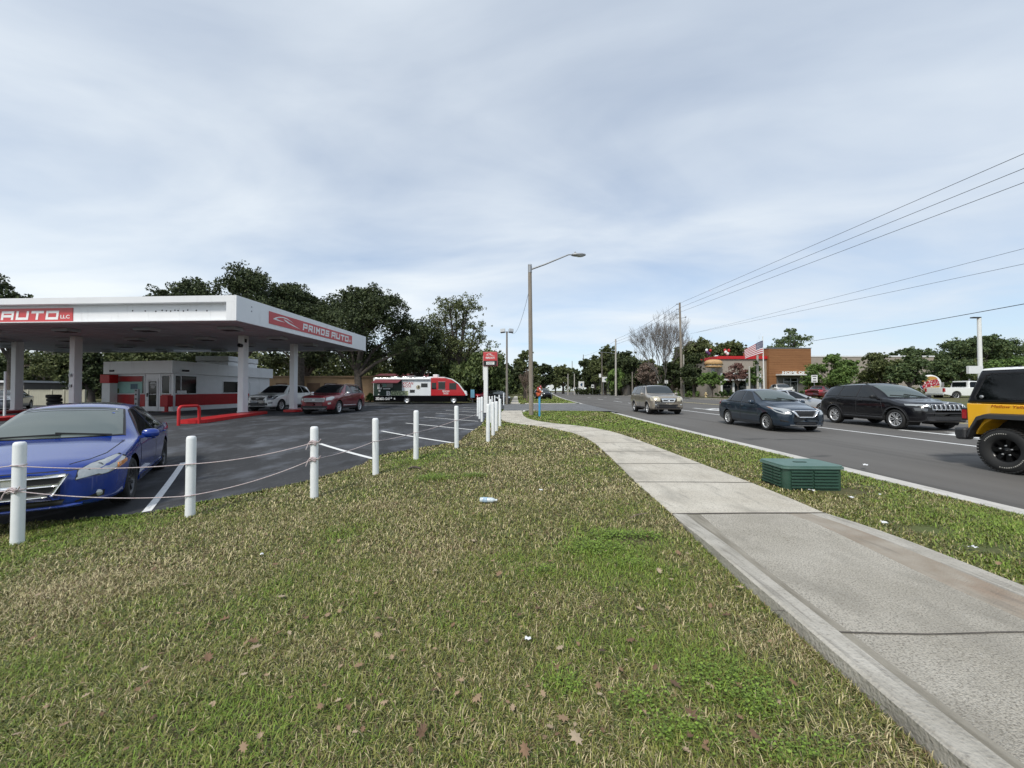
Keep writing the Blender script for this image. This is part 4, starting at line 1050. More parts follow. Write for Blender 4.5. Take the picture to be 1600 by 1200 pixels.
class Car:
    def __init__(s, name, label, cat, loc, heading, sp, group=None):
        s.sp = sp; s.L = sp['L']; s.W = sp['W']; s.P = sp['paint']
        s.root = thing(name, label, cat, loc, math.atan2(heading[1], heading[0]), group)
        f = {k: pchip(sp[k]) for k in ('top','belt','wr','crown','zb')}
        s.f = f; hw = s.W/2; L_ = s.L
        s.w = pchip([(a if a < 2 else L_-(9-a), b*hw) for a, b in sp.get('plan', [(0,.46),(.03,.62),(.08,.74),(.18,.855),(.42,.955),(.85,.993),(1.4,1.0),(7.6,1.0),(8.3,.98),(8.7,.93),(8.9,.84),(8.97,.74),(9,.62)])])
        s.fw = sp['fo']; s.rw = sp['fo']+sp['wb']; s.rt = sp['rt']
        s.body()
    def X(s, d): return s.L/2 - d
    def ring(s, d):
        f = s.f; w = s.w(d); zb = f['zb'](d); t = f['top'](d); bl = min(f['belt'](d), t-0.03)
        cr = f['crown'](d); wr = min(f['wr'](d), w*0.93); zr = max(t-cr, bl+0.01)
        pts = [(0,zb),(w*0.45,zb),(w*0.88,zb)]
        shape = s.sp.get('shape', [(0,.90),(.06,.955),(.14,.975),(.25,.985),(.36,.993),(.48,1.0),(.58,1.0),(.68,.998),(.78,.995),(.86,.99),(.94,.975),(1,.955)])
        for a, k in shape: pts.append((w*k, zb+(bl-zb)*a))
        wb = w*shape[-1][1]
        for k in range(1, 7):
            t_ = k/6; pts.append((wb+(wr-wb)*t_+0.014*math.sin(PI*t_)*min(1,(zr-bl)*3), bl+(zr-bl)*t_))
        for k in range(1, 7):
            y = wr*(1-k/6); pts.append((y, zr+(t-zr)*(1-(y/wr)**2.4)))
        return pts
    def body(s):
        L_ = s.L; ds = [0,0.012,0.03,0.06,0.1,0.16,0.24,0.32]
        x = 0.40
        while x < L_-0.38: ds.append(x); x += 0.062
        ds += [L_-0.32,L_-0.24,L_-0.16,L_-0.1,L_-0.06,L_-0.03,L_-0.012,L_]
        rings = [s.ring(d) for d in ds]; m = len(rings[0]); n = 2*m-2
        vs = []
        for d, rg in zip(ds, rings):
            x = s.X(d)
            vs += [[x,y,z] for y, z in rg] + [[x,-y,z] for y, z in rg[-2:0:-1]]
        fs = []
        for i in range(len(ds)-1):
            for j in range(n): fs.append((i*n+j, i*n+(j+1)%n, (i+1)*n+(j+1)%n, (i+1)*n+j))
        for base, flip in ((0, True), ((len(ds)-1)*n, False)):
            for j in range(m-1):
                a, b_ = base+j, base+j+1; c = base+(n-j-1)%n; d_ = base+(n-j)%n
                q = [a, b_, c, d_]; q = list(dict.fromkeys(q))
                if len(q) > 2: fs.append(tuple(q) if flip else tuple(q[::-1]))
        s.bvh = BVHTree.FromPolygons([Vector(v) for v in vs], fs)
        Ra = s.rt+s.sp.get('arch', 0.062); s.Ra = Ra
        inside = np.zeros(len(vs), bool); hw = s.W/2
        for i, v in enumerate(vs):
            if abs(v[1]) < hw*0.42: continue
            for wx in (s.X(s.fw), s.X(s.rw)):
                if math.hypot(v[0]-wx, v[2]-s.rt) < Ra: inside[i] = True
        kf = [f for f in fs if not all(inside[i] for i in f)]
        used = set(i for f in kf for i in f)
        for i in used:
            if not inside[i]: continue
            v = vs[i]
            wx = min((s.X(s.fw), s.X(s.rw)), key=lambda q: abs(q-v[0])); dx = v[0]-wx; dz = v[2]-s.rt
            if abs(v[1]) < hw*0.80: continue
            if dz < 0.02: v[0] = wx+math.copysign(math.sqrt(max(Ra**2-dz**2,0)), dx)
            else:
                k = Ra/max(math.hypot(dx,dz),1e-4); v[0] = wx+dx*k; v[2] = s.rt+dz*k
        b = MB(); b.add(vs, kf, 0, True)
        for wx in (s.X(s.fw), s.X(s.rw)):                   # dark wheel housings
            for sd in (1,-1):
                vv = []; nn = 14
                for k in range(nn+1):
                    a = -0.5+ (PI+1.0)*k/nn
                    for y in (hw*0.955, hw*0.45): vv.append((wx+Ra*1.01*math.cos(a), sd*y, max(s.rt+Ra*1.01*math.sin(a),0.16)))
                b.add(vv, [(2*k,2*k+1,2*k+3,2*k+2) for k in range(nn)], 1)
                b.add([vv[2*k+1] for k in range(nn+1)], [tuple(range(nn+1))], 1)
        s.ob = b.build('body', [s.P, M['well']], s.root)
    # ---- pieces laid on the body surface
    def hit(s, mode, p, sd=1):
        if mode == 'side': o = Vector((s.X(p[0]), 3*sd, p[1])); d = Vector((0,-sd,0))
        elif mode == 'front': o = Vector((s.L/2+2, p[0], p[1])); d = Vector((-1,0,0))
        elif mode == 'rear': o = Vector((-s.L/2-2, p[0], p[1])); d = Vector((1,0,0))
        elif mode == 'top': o = Vector((s.X(p[0]), p[1], 4)); d = Vector((0,0,-1))
        else: o = None
        if o is not None:
            h = s.bvh.ray_cast(o, d)
            if h[0] is not None: return h[0], h[1]
            q = o + d*(3-s.W/2*0.9) if mode == 'side' else (o + d*2 if mode in ('front','rear') else o + d*2.8)
        else: q = Vector((s.X(p[0]), p[1]*sd, p[2]))
        h = s.bvh.find_nearest(q); return h[0], h[1]
    def patch(s, name, m, mode, bot, top, off=0.006, nu=10, nv=6, border=0, bm=None, parent=None, sd=1, label=None):
        if mode == 'near': nu = max(nu, 18); nv = max(nv, 9)
        def rs(pts, t):
            if len(pts) == 1: return pts[0]
            k = t*(len(pts)-1); i = min(max(int(math.floor(k)),0), len(pts)-2); q = k-i
            return tuple(a+(b_-a)*q for a, b_ in zip(pts[i], pts[i+1]))
        if border:
            lu = max(math.dist(bot[0],bot[-1]), math.dist(top[0],top[-1]), 0.05); lv = max(math.dist(rs(bot,.5),rs(top,.5)), 0.03)
            us = [-border/lu]+[k/nu for k in range(nu+1)]+[1+border/lu]; vs_ = [-border/lv]+[k/nv for k in range(nv+1)]+[1+border/lv]
        else: us = [k/nu for k in range(nu+1)]; vs_ = [k/nv for k in range(nv+1)]
        vv = []; nrm = []
        for v in vs_:
            for u in us:
                a = rs(bot, u); c = rs(top, u); p = tuple(i+(j-i)*v for i, j in zip(a, c))
                h, n_ = s.hit(mode, p, sd); ctr = Vector((h.x*0.9, 0, 0.6))
                if n_.dot(h-ctr) < 0: n_ = -n_
                vv.append(h+n_*off); nrm.append(n_)
        nuu, nvv = len(us), len(vs_); b = MB()
        flip = None; fs = []; ms = []
        for j in range(nvv-1):
            for i in range(nuu-1):
                fs.append((j*nuu+i, j*nuu+i+1, (j+1)*nuu+i+1, (j+1)*nuu+i))
                ms.append(1 if border and (i == 0 or j == 0 or i == nuu-2 or j == nvv-2) else 0)
        i0 = (nvv//2)*nuu + nuu//2
        fn = (vv[i0+1]-vv[i0]).cross(vv[min(i0+nuu,len(vv)-1)]-vv[i0]) if i0+nuu < len(vv) else Vector((0,0,1))
        if fn.dot(nrm[i0]) < 0: fs = [f[::-1] for f in fs]
        b.v = [tuple(p) for p in vv]; b.f = fs; b.m = ms; b.sm = [True]*len(fs)
        ed = [i for i in range(nuu)]+[j*nuu+nuu-1 for j in range(1,nvv)]+[(nvv-1)*nuu+i for i in range(nuu-2,-1,-1)]+[j*nuu for j in range(nvv-2,0,-1)]
        low = [vv[i]-nrm[i]*(off+0.012) for i in ed]; k = len(ed); o = len(b.v)
        b.v += [tuple(p) for p in low]
        for i in range(k):
            q = (ed[i], ed[(i+1)%k], o+(i+1)%k, o+i)
            b.f.append(q); b.m.append(1 if border else 0); b.sm.append(False)
        ob = b.build(name, [m, bm or M['black']], parent or s.root)
        if label: ob['label'] = label
        return ob
    def both(s, *a, **k): return [s.patch(*a, sd=sd, **k) for sd in (1,-1)]
    def zbt(s, d, e=0.025): return s.f['belt'](d)+e
    def zrt(s, d, e=0.04):
        return max(s.f['top'](d)-s.f['crown'](d)-e, s.zbt(d)+0.02)
    def glass(s, wins, m=None, border=0.022):
        for sb0, sb1, st0, st1 in wins:
            n = 6
            bot = [(sb0+(sb1-sb0)*k/n, s.zbt(sb0+(sb1-sb0)*k/n)) for k in range(n+1)]
            top = [(st0+(st1-st0)*k/n, s.zrt(st0+(st1-st0)*k/n)) for k in range(n+1)]
            s.both('side_window', m or M['glass'], 'side', bot, top, 0.007, 10, 5, border)
    def screen(s, sb, yb, st, yt, m, name='windscreen', border=0.03, bow=0.12):
        n = 6
        bot = [(sb+bow*(((2*k/n-1))**2)*(1 if st > sb else -1), yb*(2*k/n-1)) for k in range(n+1)]
        top = [(st+bow*0.4*(((2*k/n-1))**2)*(1 if st > sb else -1), yt*(2*k/n-1)) for k in range(n+1)]
        return s.patch(name, m, 'top', bot, top, 0.007, 14, 8, border)
    def doors(s, ds, z0, m=None):
        for i, (b0, b1, t0, t1) in enumerate(ds):
            bot = [(b0+(b1-b0)*k/4, z0) for k in range(5)]; top = [(t0+(t1-t0)*k/4, s.f['belt'](t0+(t1-t0)*k/4)-0.012) for k in range(5)]
            for sd in (1,-1):
                d = s.patch('door', m or s.P, 'side', bot, top, 0.004, 10, 8, 0.010, M['dark'], sd=sd)
                hz = s.f['belt'](t1)-0.115; h, n_ = s.hit('side', (t1-0.17, hz), sd)
                b = MB(); b.ellipsoid((h.x, h.y+sd*0.022, h.z), 0.10, 0.022, 0.019, 10, 6, p=0.7)
                b.build('handle', s.sp.get('handle', s.P), d)
    def mirror(s, d, z, m=None):
        for sd in (1,-1):
            h, n_ = s.hit('side', (d, z), sd)
            b = MB(); b.ellipsoid((h.x-0.02, h.y+sd*0.13, h.z+0.045), 0.075, 0.115, 0.075, 12, 8, p=0.75)
            b.bar((h.x,h.y-sd*0.02,h.z-0.02),(h.x-0.01,h.y+sd*0.09,h.z+0.02),0.08,0.05)
            o = b.build('mirror', m or s.P, s.root)
            b = MB(); b.ellipsoid((h.x-0.085, h.y+sd*0.13, h.z+0.045), 0.012, 0.095, 0.058, 12, 6, p=0.7); b.build('mirror_glass', M['glass'], o)
    def wheels(s, args, inset=0.012):
        r, w = args[0], args[1]
        for wx in (s.X(s.fw), s.X(s.rw)):
            for sd in (1,-1): put_wheel(s.root, wx, sd*(s.W/2-w/2-inset), s.rt, sd, args)
    def flare(s, m, w=0.055, off=0.012, a0=-8, a1=188):
        for d in (s.fw, s.rw):
            bot = []; top = []
            for k in range(17):
                a = R(a0+(a1-a0)*k/16)
                bot.append((d+(s.Ra-0.004)*math.cos(a), s.rt+(s.Ra-0.004)*math.sin(a))); top.append((d+(s.Ra+w)*math.cos(a), s.rt+(s.Ra+w)*math.sin(a)))
            s.both('arch_trim', m, 'side', bot, top, off, 16, 2)
    def sill(s, m, h, off=0.010, name='sill_trim'):
        a = s.fw+s.Ra+0.01; c = s.rw-s.Ra-0.01; zb = s.f['zb'](2)
        s.both(name, m, 'side', [(a,zb+0.02),(c,zb+0.02)], [(a,zb+h),(c,zb+h)], off, 10, 2)
    def seam(s, mode, pts, w=0.008, name='panel_gap'):
        """thin dark gap along a polyline"""
        bot, top = [], []
        for i, p in enumerate(pts):
            a = pts[max(i-1,0)]; c = pts[min(i+1,len(pts)-1)]
            d0, d1 = c[0]-a[0], c[1]-a[1]; l = math.hypot(d0,d1) or 1
            n = (-d1/l*w/2, d0/l*w/2); bot.append((p[0]-n[0],p[1]-n[1])); top.append((p[0]+n[0],p[1]+n[1]))
        return bot, top
    def gap(s, mode, pts, w=0.008, m=None, name='panel_gap', off=0.003, mirror=True, nu=12):
        bot, top = s.seam(mode, pts, w)
        if mode in ('front','top','rear') and mirror:
            s.patch(name, m or M['dark'], mode, bot, top, off, nu, 1)
            fl_ = (lambda p: (-p[0],p[1])) if mode in ('front','rear') else (lambda p: (p[0],-p[1]))
            s.patch(name, m or M['dark'], mode, [fl_(p) for p in bot], [fl_(p) for p in top], off, nu, 1)
        elif mode == 'side': s.both(name, m or M['dark'], mode, bot, top, off, nu, 1)
        else: s.patch(name, m or M['dark'], mode, bot, top, off, nu, 1)
    def rails(s, d0, d1, y, m=None):
        for sd in (1,-1):
            pts = []
            for k in range(9):
                d = d0+(d1-d0)*k/8; h = s.hit('top', (d, y*sd))[0]
                pts.append(h+Vector((0,0,0.055 if 0 < k < 8 else -0.005)))
            MB().tube(pts, 0.016, 6).build('roof_rail', m or M['black'], s.root)
    def wiper(s, d, ya, yb, dd):
        a = s.hit('top', (d, ya))[0]; c = s.hit('top', (d+dd, yb))[0]
        MB().bar(a+Vector((0.02,0,0.02)), c+Vector((0.01,0,0.018)), 0.02, 0.02).build('wiper', M['black'], s.root)

def sedan_curves(L_, H_, fo, cowl, rf, rk, deck, hoodz, beltz):
    return dict(
        top=[(0,hoodz-0.13),(.05,hoodz-0.04),(.22,hoodz+0.03),(.7,hoodz+0.12),(cowl-.25,hoodz+0.205),(cowl,hoodz+0.25),(cowl+.35,hoodz+0.45),(rf,H_-0.055),(rf+.35,H_-0.008),(rf+.7,H_),(rf+1.2,H_-0.03),(rk,H_-0.11),(deck-.35,beltz+.20),(deck,beltz+0.10),(L_-.10,beltz+0.075),(L_,beltz-0.03)],
        belt=[(0,hoodz-0.2),(.25,hoodz-0.07),(.8,hoodz+0.04),(cowl,beltz-0.06),(cowl+.8,beltz-0.03),(rk,beltz+0.02),(deck,beltz+0.03),(L_,beltz-0.12)],
        crown=[(0,.04),(.8,.05),(cowl,.05),(rf,.06),(rk,.06),(deck,.05),(L_,.04)],
        zb=[(0,.26),(.12,.20),(.5,.19),(L_-.7,.2),(L_-.1,.27),(L_,.36)])
def suv_curves(L_, H_, fo, cowl, rf, hoodz, beltz, tail, gnd=0.26):
    return dict(
        top=[(0,hoodz-0.20),(.05,hoodz-0.06),(.2,hoodz),(.8,hoodz+.06),(cowl-.2,hoodz+.10),(cowl,hoodz+.13),(cowl+.35,hoodz+.38),(rf,H_-.05),(rf+.4,H_),(L_-1.2,H_-.015),(L_-tail-.1,H_-.08),(L_-tail,H_-.12),(L_-tail*0.45,beltz+.12),(L_-.06,beltz-.08),(L_,beltz-.3)],
        belt=[(0,hoodz-0.28),(.25,hoodz-.12),(.8,hoodz-.05),(cowl,beltz-.04),(cowl+1,beltz),(L_-.5,beltz+.04),(L_,beltz-.35)],
        crown=[(0,.04),(.8,.05),(cowl,.05),(rf,.06),(L_-.6,.06),(L_,.04)],
        zb=[(0,gnd+.10),(.12,gnd+.02),(.5,gnd),(L_-.6,gnd),(L_-.1,gnd+.10),(L_,gnd+.2)])

# ---- blue sedan at the lot edge
sp = dict(L=4.83, W=1.84, fo=.97, wb=2.82, rt=.325, paint=M['p_blue'], **sedan_curves(4.83,1.44,.97,1.36,2.26,3.62,4.25,.70,.93))
sp['top'][0:5] = [(0,.64),(.04,.705),(.16,.755),(.5,.82),(1.05,.91)]; sp['belt'][0:3] = [(0,.57),(.25,.68),(.8,.80)]
sp['wr'] = [(0,.40),(.3,.64),(1.2,.72),(1.36,.71),(2.26,.57),(3.2,.56),(3.7,.56),(4.25,.66),(4.83,.6)]
wf = GT(207,784.5); wr_ = GT(258,730.5); hd = (wf-wr_); hz_ = hd.z; hd.z = 0; hd.normalize(); ctr = (wf+wr_)/2 - Vector((-hd.y,hd.x,0))*0.90 + hd*(.97+1.41-4.83/2)*-1.0
c = Car('sedan', 'glossy blue sedan parked nose on to the lawn behind the rope', 'car', (ctr.x,ctr.y,(wf.z+wr_.z)/2+.008), hd, sp)
c.screen(1.38,.69,2.20,.55,M['wglass2']); c.screen(4.18,.60,3.60,.5,M['glass'],'rear_window')
c.glass([(1.72,2.62,2.32,2.66),(2.72,3.60,2.76,3.46),(3.68,3.92,3.55,3.62)])
c.doors([(1.36,2.66,1.50,2.66),(2.69,3.30,2.69,3.72)], 0.32)
c.mirror(1.66,.90)
c.sill(s_m := M['p_blue'], 0.13, 0.02)
c.both('headlight', M['lamp'], 'near', [(.10,.53,.535),(.25,.71,.565),(.42,.83,.62)], [(.13,.53,.585),(.34,.71,.648),(.60,.83,.705)], 0.016, 10, 5, 0.010, M['dark'])
c.both('turn_signal', M['amber'], 'near', [(.34,.78,.603),(.56,.86,.655)], [(.38,.78,.648),(.58,.87,.695)], 0.026, 8, 4)
for sd in (1,-1):
    for (d,y,z,r) in ((.15,.60,.575,.040),(.24,.69,.61,.042)):
        h, n_ = c.hit('near', (d,y,z), sd); b = MB(); b.ellipsoid(h+n_*0.012, .016, r, r, 12, 6); b.build('lamp_lens', M['lampdark'], c.root)
c.patch('grille', M['black'], 'front', [(-.36,.40),(-.2,.365),(.2,.365),(.36,.40)], [(-.46,.60),(-.3,.615),(.3,.615),(.46,.60)], 0.006, 14, 6)
for z0, z1, w_ in ((.592,.622,.46),(.485,.515,.41),(.36,.38,.32)):
    c.patch('grille_bar', M['chrome'], 'front', [(-w_,z0),(w_,z0)], [(-w_,z1),(w_,z1)], 0.022, 14, 2)
for sd in (1,-1): c.patch('grille_bar', M['chrome'], 'front', [(sd*.34,.37),(sd*.365,.37)], [(sd*.45,.60),(sd*.485,.62)], 0.02, 2, 5)
c.patch('emblem', M['chrome'], 'front', [(-.06,.50),(.06,.50)], [(-.05,.61),(.05,.61)], 0.03, 4, 4)
c.patch('lower_intake', M['black'], 'front', [(-.42,.235),(.42,.235)], [(-.46,.315),(.46,.315)], 0.006, 10, 3)
for sd in (1,-1):
    c.patch('bumper_vent', M['black'], 'near', [(.03,.54*sd,.26),(.16,.78*sd,.285)], [(.03,.54*sd,.275),(.16,.78*sd,.36)], 0.006, 6, 4)
    h, n_ = c.hit('near', (.12,.72,.33), sd); b = MB(); b.ellipsoid(h+n_*0.006, .02, .05, .045, 12, 6); b.build('fog_lamp', M['lamp'], c.root)
c.patch('front_lip', M['p_blue'], 'front', [(-.6,.225),(.6,.225)], [(-.6,.245),(.6,.245)], 0.03, 10, 2)
c.gap('top', [(.14,.46),(.30,.60),(.60,.70),(1.0,.735),(1.32,.745)], .012)
c.gap('front', [(-.56,.655),(0,.665),(.56,.655)], .010, mirror=False)
c.patch('sunroof', M['wglass2'], 'top', [(2.62,-.40),(2.62,.40)], [(3.12,-.40),(3.12,.40)], 0.006, 8, 6, 0.02)
c.wiper(1.45,.58,-.02,.035); c.wiper(1.45,.04,-.60,.03)
c.patch('shade_band', M['wglass'], 'top', [(2.11,-.52),(2.07,0),(2.11,.52)], [(2.19,-.51),(2.16,0),(2.19,.51)], 0.010, 12, 2)
c.patch('sticker', mat('blue_sticker', (0.08,0.12,0.40), 0.5), 'top', [(2.02,.46),(2.02,.49)], [(2.045,.46),(2.045,.49)], 0.011, 2, 2)
c.both('tail_lamp', M['redlamp'], 'near', [(4.60,.70,.80),(4.4,.90,.80)], [(4.60,.66,.96),(4.34,.86,.98)], 0.008, 6, 4)
c.patch('licence_plate', M['white'], 'rear', [(-.16,.62),(.16,.62)], [(-.16,.76),(.16,.76)], 0.01, 3, 2)
c.wheels((.325,.225,.235,5,M['darkalloy'],'split'))

# ---- dark slate compact sedan on the road
def lane_car(nx, ny, L_, fo, W_):
    """centre of a car driving towards the camera whose front wheel stands at nx, ny (its kerb side)"""
    return (nx + W_/2 - 0.02, ny + (L_/2 - fo), zroad(nx+W_/2, ny+1.2)+0.004)
HD = (-0.03,-1.0)
sp = dict(L=4.46, W=1.70, fo=.84, wb=2.60, rt=.30, paint=M['p_slate'], **sedan_curves(4.46,1.51,.84,1.16,2.02,3.45,4.02,.80,.98))
sp['wr'] = [(0,.46),(.3,.58),(1.0,.66),(1.16,.66),(2.02,.545),(3.1,.53),(3.5,.53),(4.02,.62),(4.46,.56)]
c = Car('sedan', 'dark slate blue compact sedan in the nearest lane of the road', 'car', lane_car(9.22,13.9,4.46,.84,1.70), HD, sp)
c.screen(1.20,.64,1.96,.53,M['wglass2']); c.screen(3.98,.56,3.42,.48,M['glass'],'rear_window')
c.glass([(1.50,2.36,2.08,2.40),(2.46,3.20,2.50,3.16),(3.27,3.66,3.23,3.42)])
c.doors([(1.24,2.40,1.38,2.40),(2.43,2.98,2.43,3.42)], 0.31)
c.mirror(1.50,.955, M['p_slate'])
c.both('headlight', M['lamp'], 'near', [(.10,.44,.60),(.16,.60,.60),(.34,.76,.68)], [(.16,.42,.67),(.44,.62,.79),(.86,.80,.89)], 0.008, 10, 6, 0.010, M['dark'])
c.both('turn_signal', M['amber'], 'near', [(.52,.77,.77),(.70,.80,.83)], [(.60,.77,.82),(.84,.80,.885)], 0.012, 5, 3)
c.patch('grille', M['black'], 'front', [(-.23,.54),(.23,.54)], [(-.37,.73),(.37,.73)], 0.006, 10, 5)
for sd in (1,-1): c.patch('grille_trim', M['chrome'], 'front', [(sd*.215,.525),(sd*.275,.525)], [(sd*.36,.735),(sd*.455,.735)], 0.02, 3, 6)
c.patch('grille_trim', M['chrome'], 'front', [(-.38,.728),(.38,.728)], [(-.39,.746),(.39,.746)], 0.018, 10, 2)
c.patch('grille_trim', M['chrome'], 'front', [(-.235,.515),(.235,.515)], [(-.245,.55),(.245,.55)], 0.018, 10, 2)
c.patch('lower_intake', M['black'], 'front', [(-.36,.29),(.36,.29)], [(-.32,.37),(.32,.37)], 0.006, 10, 4)
for sd in (1,-1): c.patch('bumper_vent', M['black'], 'near', [(.05,.52*sd,.34),(.2,.74*sd,.38)], [(.05,.55*sd,.39),(.2,.74*sd,.44)], 0.006, 6, 3)
c.patch('front_lip', M['alloy'], 'front', [(-.5,.24),(.5,.24)], [(-.5,.262),(.5,.262)], 0.015, 8, 2)
c.gap('top', [(.14,.42),(.4,.56),(.8,.64),(1.14,.68)], .010)
c.wiper(1.24,.52,-.1,.10); c.wiper(1.24,.0,-.55,.10)
c.both('tail_lamp', M['redlamp'], 'near', [(4.36,.56,.80),(4.12,.80,.86)], [(4.32,.58,1.0),(3.98,.76,1.04)], 0.009, 8, 5)
c.wheels((.30,.185,.205,9,M['alloy'],'thin'))

# ---- black compact suv in the second lane
sp = dict(L=4.62, W=1.86, fo=.90, wb=2.70, rt=.352, arch=.07, paint=M['p_black'], **suv_curves(4.62,1.66,.90,1.22,2.12,.98,1.10,.42,.27))
sp['wr'] = [(0,.52),(.3,.68),(1.1,.74),(1.22,.73),(2.1,.60),(3.6,.585),(4.2,.57),(4.62,.6)]
c = Car('suv', 'black compact suv with silver wheels in the second lane beside the jeep', 'suv', lane_car(13.8,13.8,4.62,.90,1.86), HD, sp)
c.screen(1.24,.70,2.06,.575,M['wglass2']); c.screen(4.50,.56,4.24,.5,M['glass'],'rear_window',bow=0.03)
c.glass([(1.62,2.42,2.20,2.46),(2.54,3.32,2.56,3.34),(3.42,4.05,3.42,3.86)])
c.doors([(1.30,2.46,1.46,2.46),(2.50,3.16,2.50,3.52)], 0.42)
c.mirror(1.62,1.10, M['black'])
c.flare(M['trim']); c.sill(M['trim'], .14)
c.both('headlight', M['lamp'], 'near', [(.07,.52,.80),(.26,.76,.82),(.52,.90,.855)], [(.10,.52,.86),(.30,.76,.885),(.60,.90,.925)], 0.009, 10, 3, .006, M['dark'])
c.both('lower_headlight', M['lampdark'], 'near', [(.06,.62,.66),(.26,.84,.68)], [(.06,.60,.76),(.3,.84,.78)], 0.008, 8, 4)
for k in range(7):
    y = (k-3)*.145
    c.patch('grille_slot', M['black'], 'front', [(y-.045,.735),(y+.045,.735)], [(y-.05,.885),(y+.05,.885)], 0.010, 3, 4, .016, M['chrome'])
c.patch('bumper_strip', M['dark'], 'front', [(-.66,.60),(.66,.60)], [(-.66,.64),(.66,.64)], 0.012, 12, 2)
c.patch('lower_intake', M['trim'], 'front', [(-.62,.36),(.62,.36)], [(-.66,.52),(.66,.52)], 0.008, 12, 3)
c.patch('emblem', M['chrome'], 'front', [(-.09,.925),(.09,.925)], [(-.09,.95),(.09,.95)], 0.012, 4, 2)
c.gap('top', [(.16,.50),(.4,.64),(.8,.72),(1.2,.75)], .010)
c.rails(2.3,4.0,.55)
c.wiper(1.30,.55,-.1,.10); c.wiper(1.30,.0,-.6,.10)
c.both('tail_lamp', M['redlamp'], 'near', [(4.54,.60,1.02),(4.32,.88,1.05)], [(4.50,.58,1.12),(4.22,.84,1.14)], 0.009, 6, 4)
c.wheels((.352,.235,.248,6,M['alloy'],'split'))

# ---- beige boxy suv further up the near lane
sp = dict(L=4.86, W=1.99, fo=.92, wb=2.775, rt=.365, arch=.07, paint=M['p_beige'], **suv_curves(4.86,1.80,.92,1.25,1.98,1.14,1.20,.22,.30))
sp['wr'] = [(0,.62),(.2,.74),(1.1,.82),(1.25,.82),(1.98,.71),(3.6,.70),(4.5,.69),(4.86,.68)]
sp['plan'] = [(0,.80),(.06,.88),(.18,.94),(.45,.98),(.9,1.0),(1.4,1.0),(7.6,1.0),(8.3,.99),(8.7,.97),(8.92,.92),(9,.86)]
c = Car('suv', 'boxy beige metallic suv approaching in the near lane behind the slate sedan', 'suv', lane_car(8.42,23.8,4.86,.92,1.99), HD, sp)
c.screen(1.27,.79,1.93,.68,M['wglass']); c.screen(4.74,.62,4.60,.58,M['glass'],'rear_window',bow=0.02)
c.glass([(1.56,2.36,2.06,2.40),(2.50,3.36,2.52,3.36),(3.48,4.42,3.48,4.34)])
c.doors([(1.34,2.42,1.44,2.42),(2.46,3.14,2.46,3.46)], 0.45)
c.mirror(1.58,1.20)
c.sill(M['trim'], .12); c.flare(M['p_beige'], .05, .016)
c.both('headlight', M['hazelamp'], 'near', [(.05,.48,.80),(.30,.90,.82)], [(.08,.50,.98),(.42,.90,1.02)], 0.009, 8, 5, .008, M['dark'])
c.patch('grille', M['chrome'], 'front', [(-.34,.76),(.34,.76)], [(-.43,.97),(.43,.97)], 0.012, 10, 5, .02, M['dark'])
for y in (-.17,.17): c.patch('grille_slot', M['black'], 'front', [(y-.13,.83),(y+.13,.83)], [(y-.13,.905),(y+.13,.905)], 0.022, 4, 3)
c.patch('emblem', M['alloy'], 'front', [(-.05,.82),(.05,.82)], [(-.06,.93),(.06,.93)], 0.028, 3, 3)
c.patch('lower_intake', M['black'], 'front', [(-.5,.44),(.5,.44)], [(-.56,.62),(.56,.62)], 0.008, 10, 4)
c.patch('bumper_strip', M['trim'], 'front', [(-.8,.38),(.8,.38)], [(-.8,.46),(.8,.46)], 0.012, 10, 2)
for sd in (1,-1):
    h, n_ = c.hit('near', (.1,.74,.60), sd); b = MB(); b.ellipsoid(h+n_*0.006, .02, .06, .05, 12, 6); b.build('fog_lamp', M['lamp'], c.root)
c.gap('top', [(.14,.48),(.4,.66),(.8,.78),(1.2,.83)], .012)
c.rails(2.1,4.3,.64)
c.wheels((.365,.235,.235,6,M['alloy'],'wide'))

# ---- white and maroon suvs under the canopy
sp = dict(L=5.0, W=1.96, fo=.98, wb=2.90, rt=.37, arch=.07, paint=M['p_white'], **suv_curves(5.0,1.77,.98,1.36,2.18,1.06,1.17,.40,.28))
sp['wr'] = [(0,.55),(.3,.72),(1.2,.80),(1.36,.79),(2.2,.66),(3.8,.64),(4.5,.62),(5.0,.62)]
c = Car('suv', 'white suv with grey weathered bonnet parked behind the canopy columns', 'suv', (-16.25,27.1,0.006), (-0.02,-1), sp)
c.screen(1.38,.76,2.12,.63,M['glass']); c.screen(4.86,.60,4.64,.55,M['glass'],'rear_window',bow=0.03)
c.glass([(1.78,2.56,2.28,2.60),(2.68,3.50,2.70,3.52),(3.60,4.34,3.60,4.18)])
c.doors([(1.42,2.60,1.58,2.60),(2.64,3.36,2.64,3.70)], 0.44)
c.mirror(1.76,1.16)
M['hood_grey'] = mat('weathered_bonnet', (0.16,0.155,0.14), 0.5, c2=(0.30,0.30,0.28), vscale=2.5, coat=0.3)
c.patch('bonnet', M['hood_grey'], 'top', [(.22,-.60),(.14,0),(.22,.60)], [(1.0,-.70),(.92,0),(1.0,.70)], 0.006, 12, 8)
c.patch('grille', M['black'], 'front', [(-.38,.70),(.38,.70)], [(-.48,.93),(.48,.93)], 0.01, 10, 5, .025, M['chrome'])
c.patch('emblem', M['chrome'], 'front', [(-.09,.80),(.09,.80)], [(-.09,.85),(.09,.85)], 0.02, 4, 2)
c.both('headlight', M['lampdark'], 'near', [(.05,.58,.72),(.32,.90,.80)], [(.10,.56,.92),(.66,.90,.98)], 0.009, 8, 5, .008, M['dark'])
c.patch('lower_intake', M['trim'], 'front', [(-.62,.40),(.62,.40)], [(-.6,.55),(.6,.55)], 0.008, 10, 4)
c.sill(M['trim'], .10)
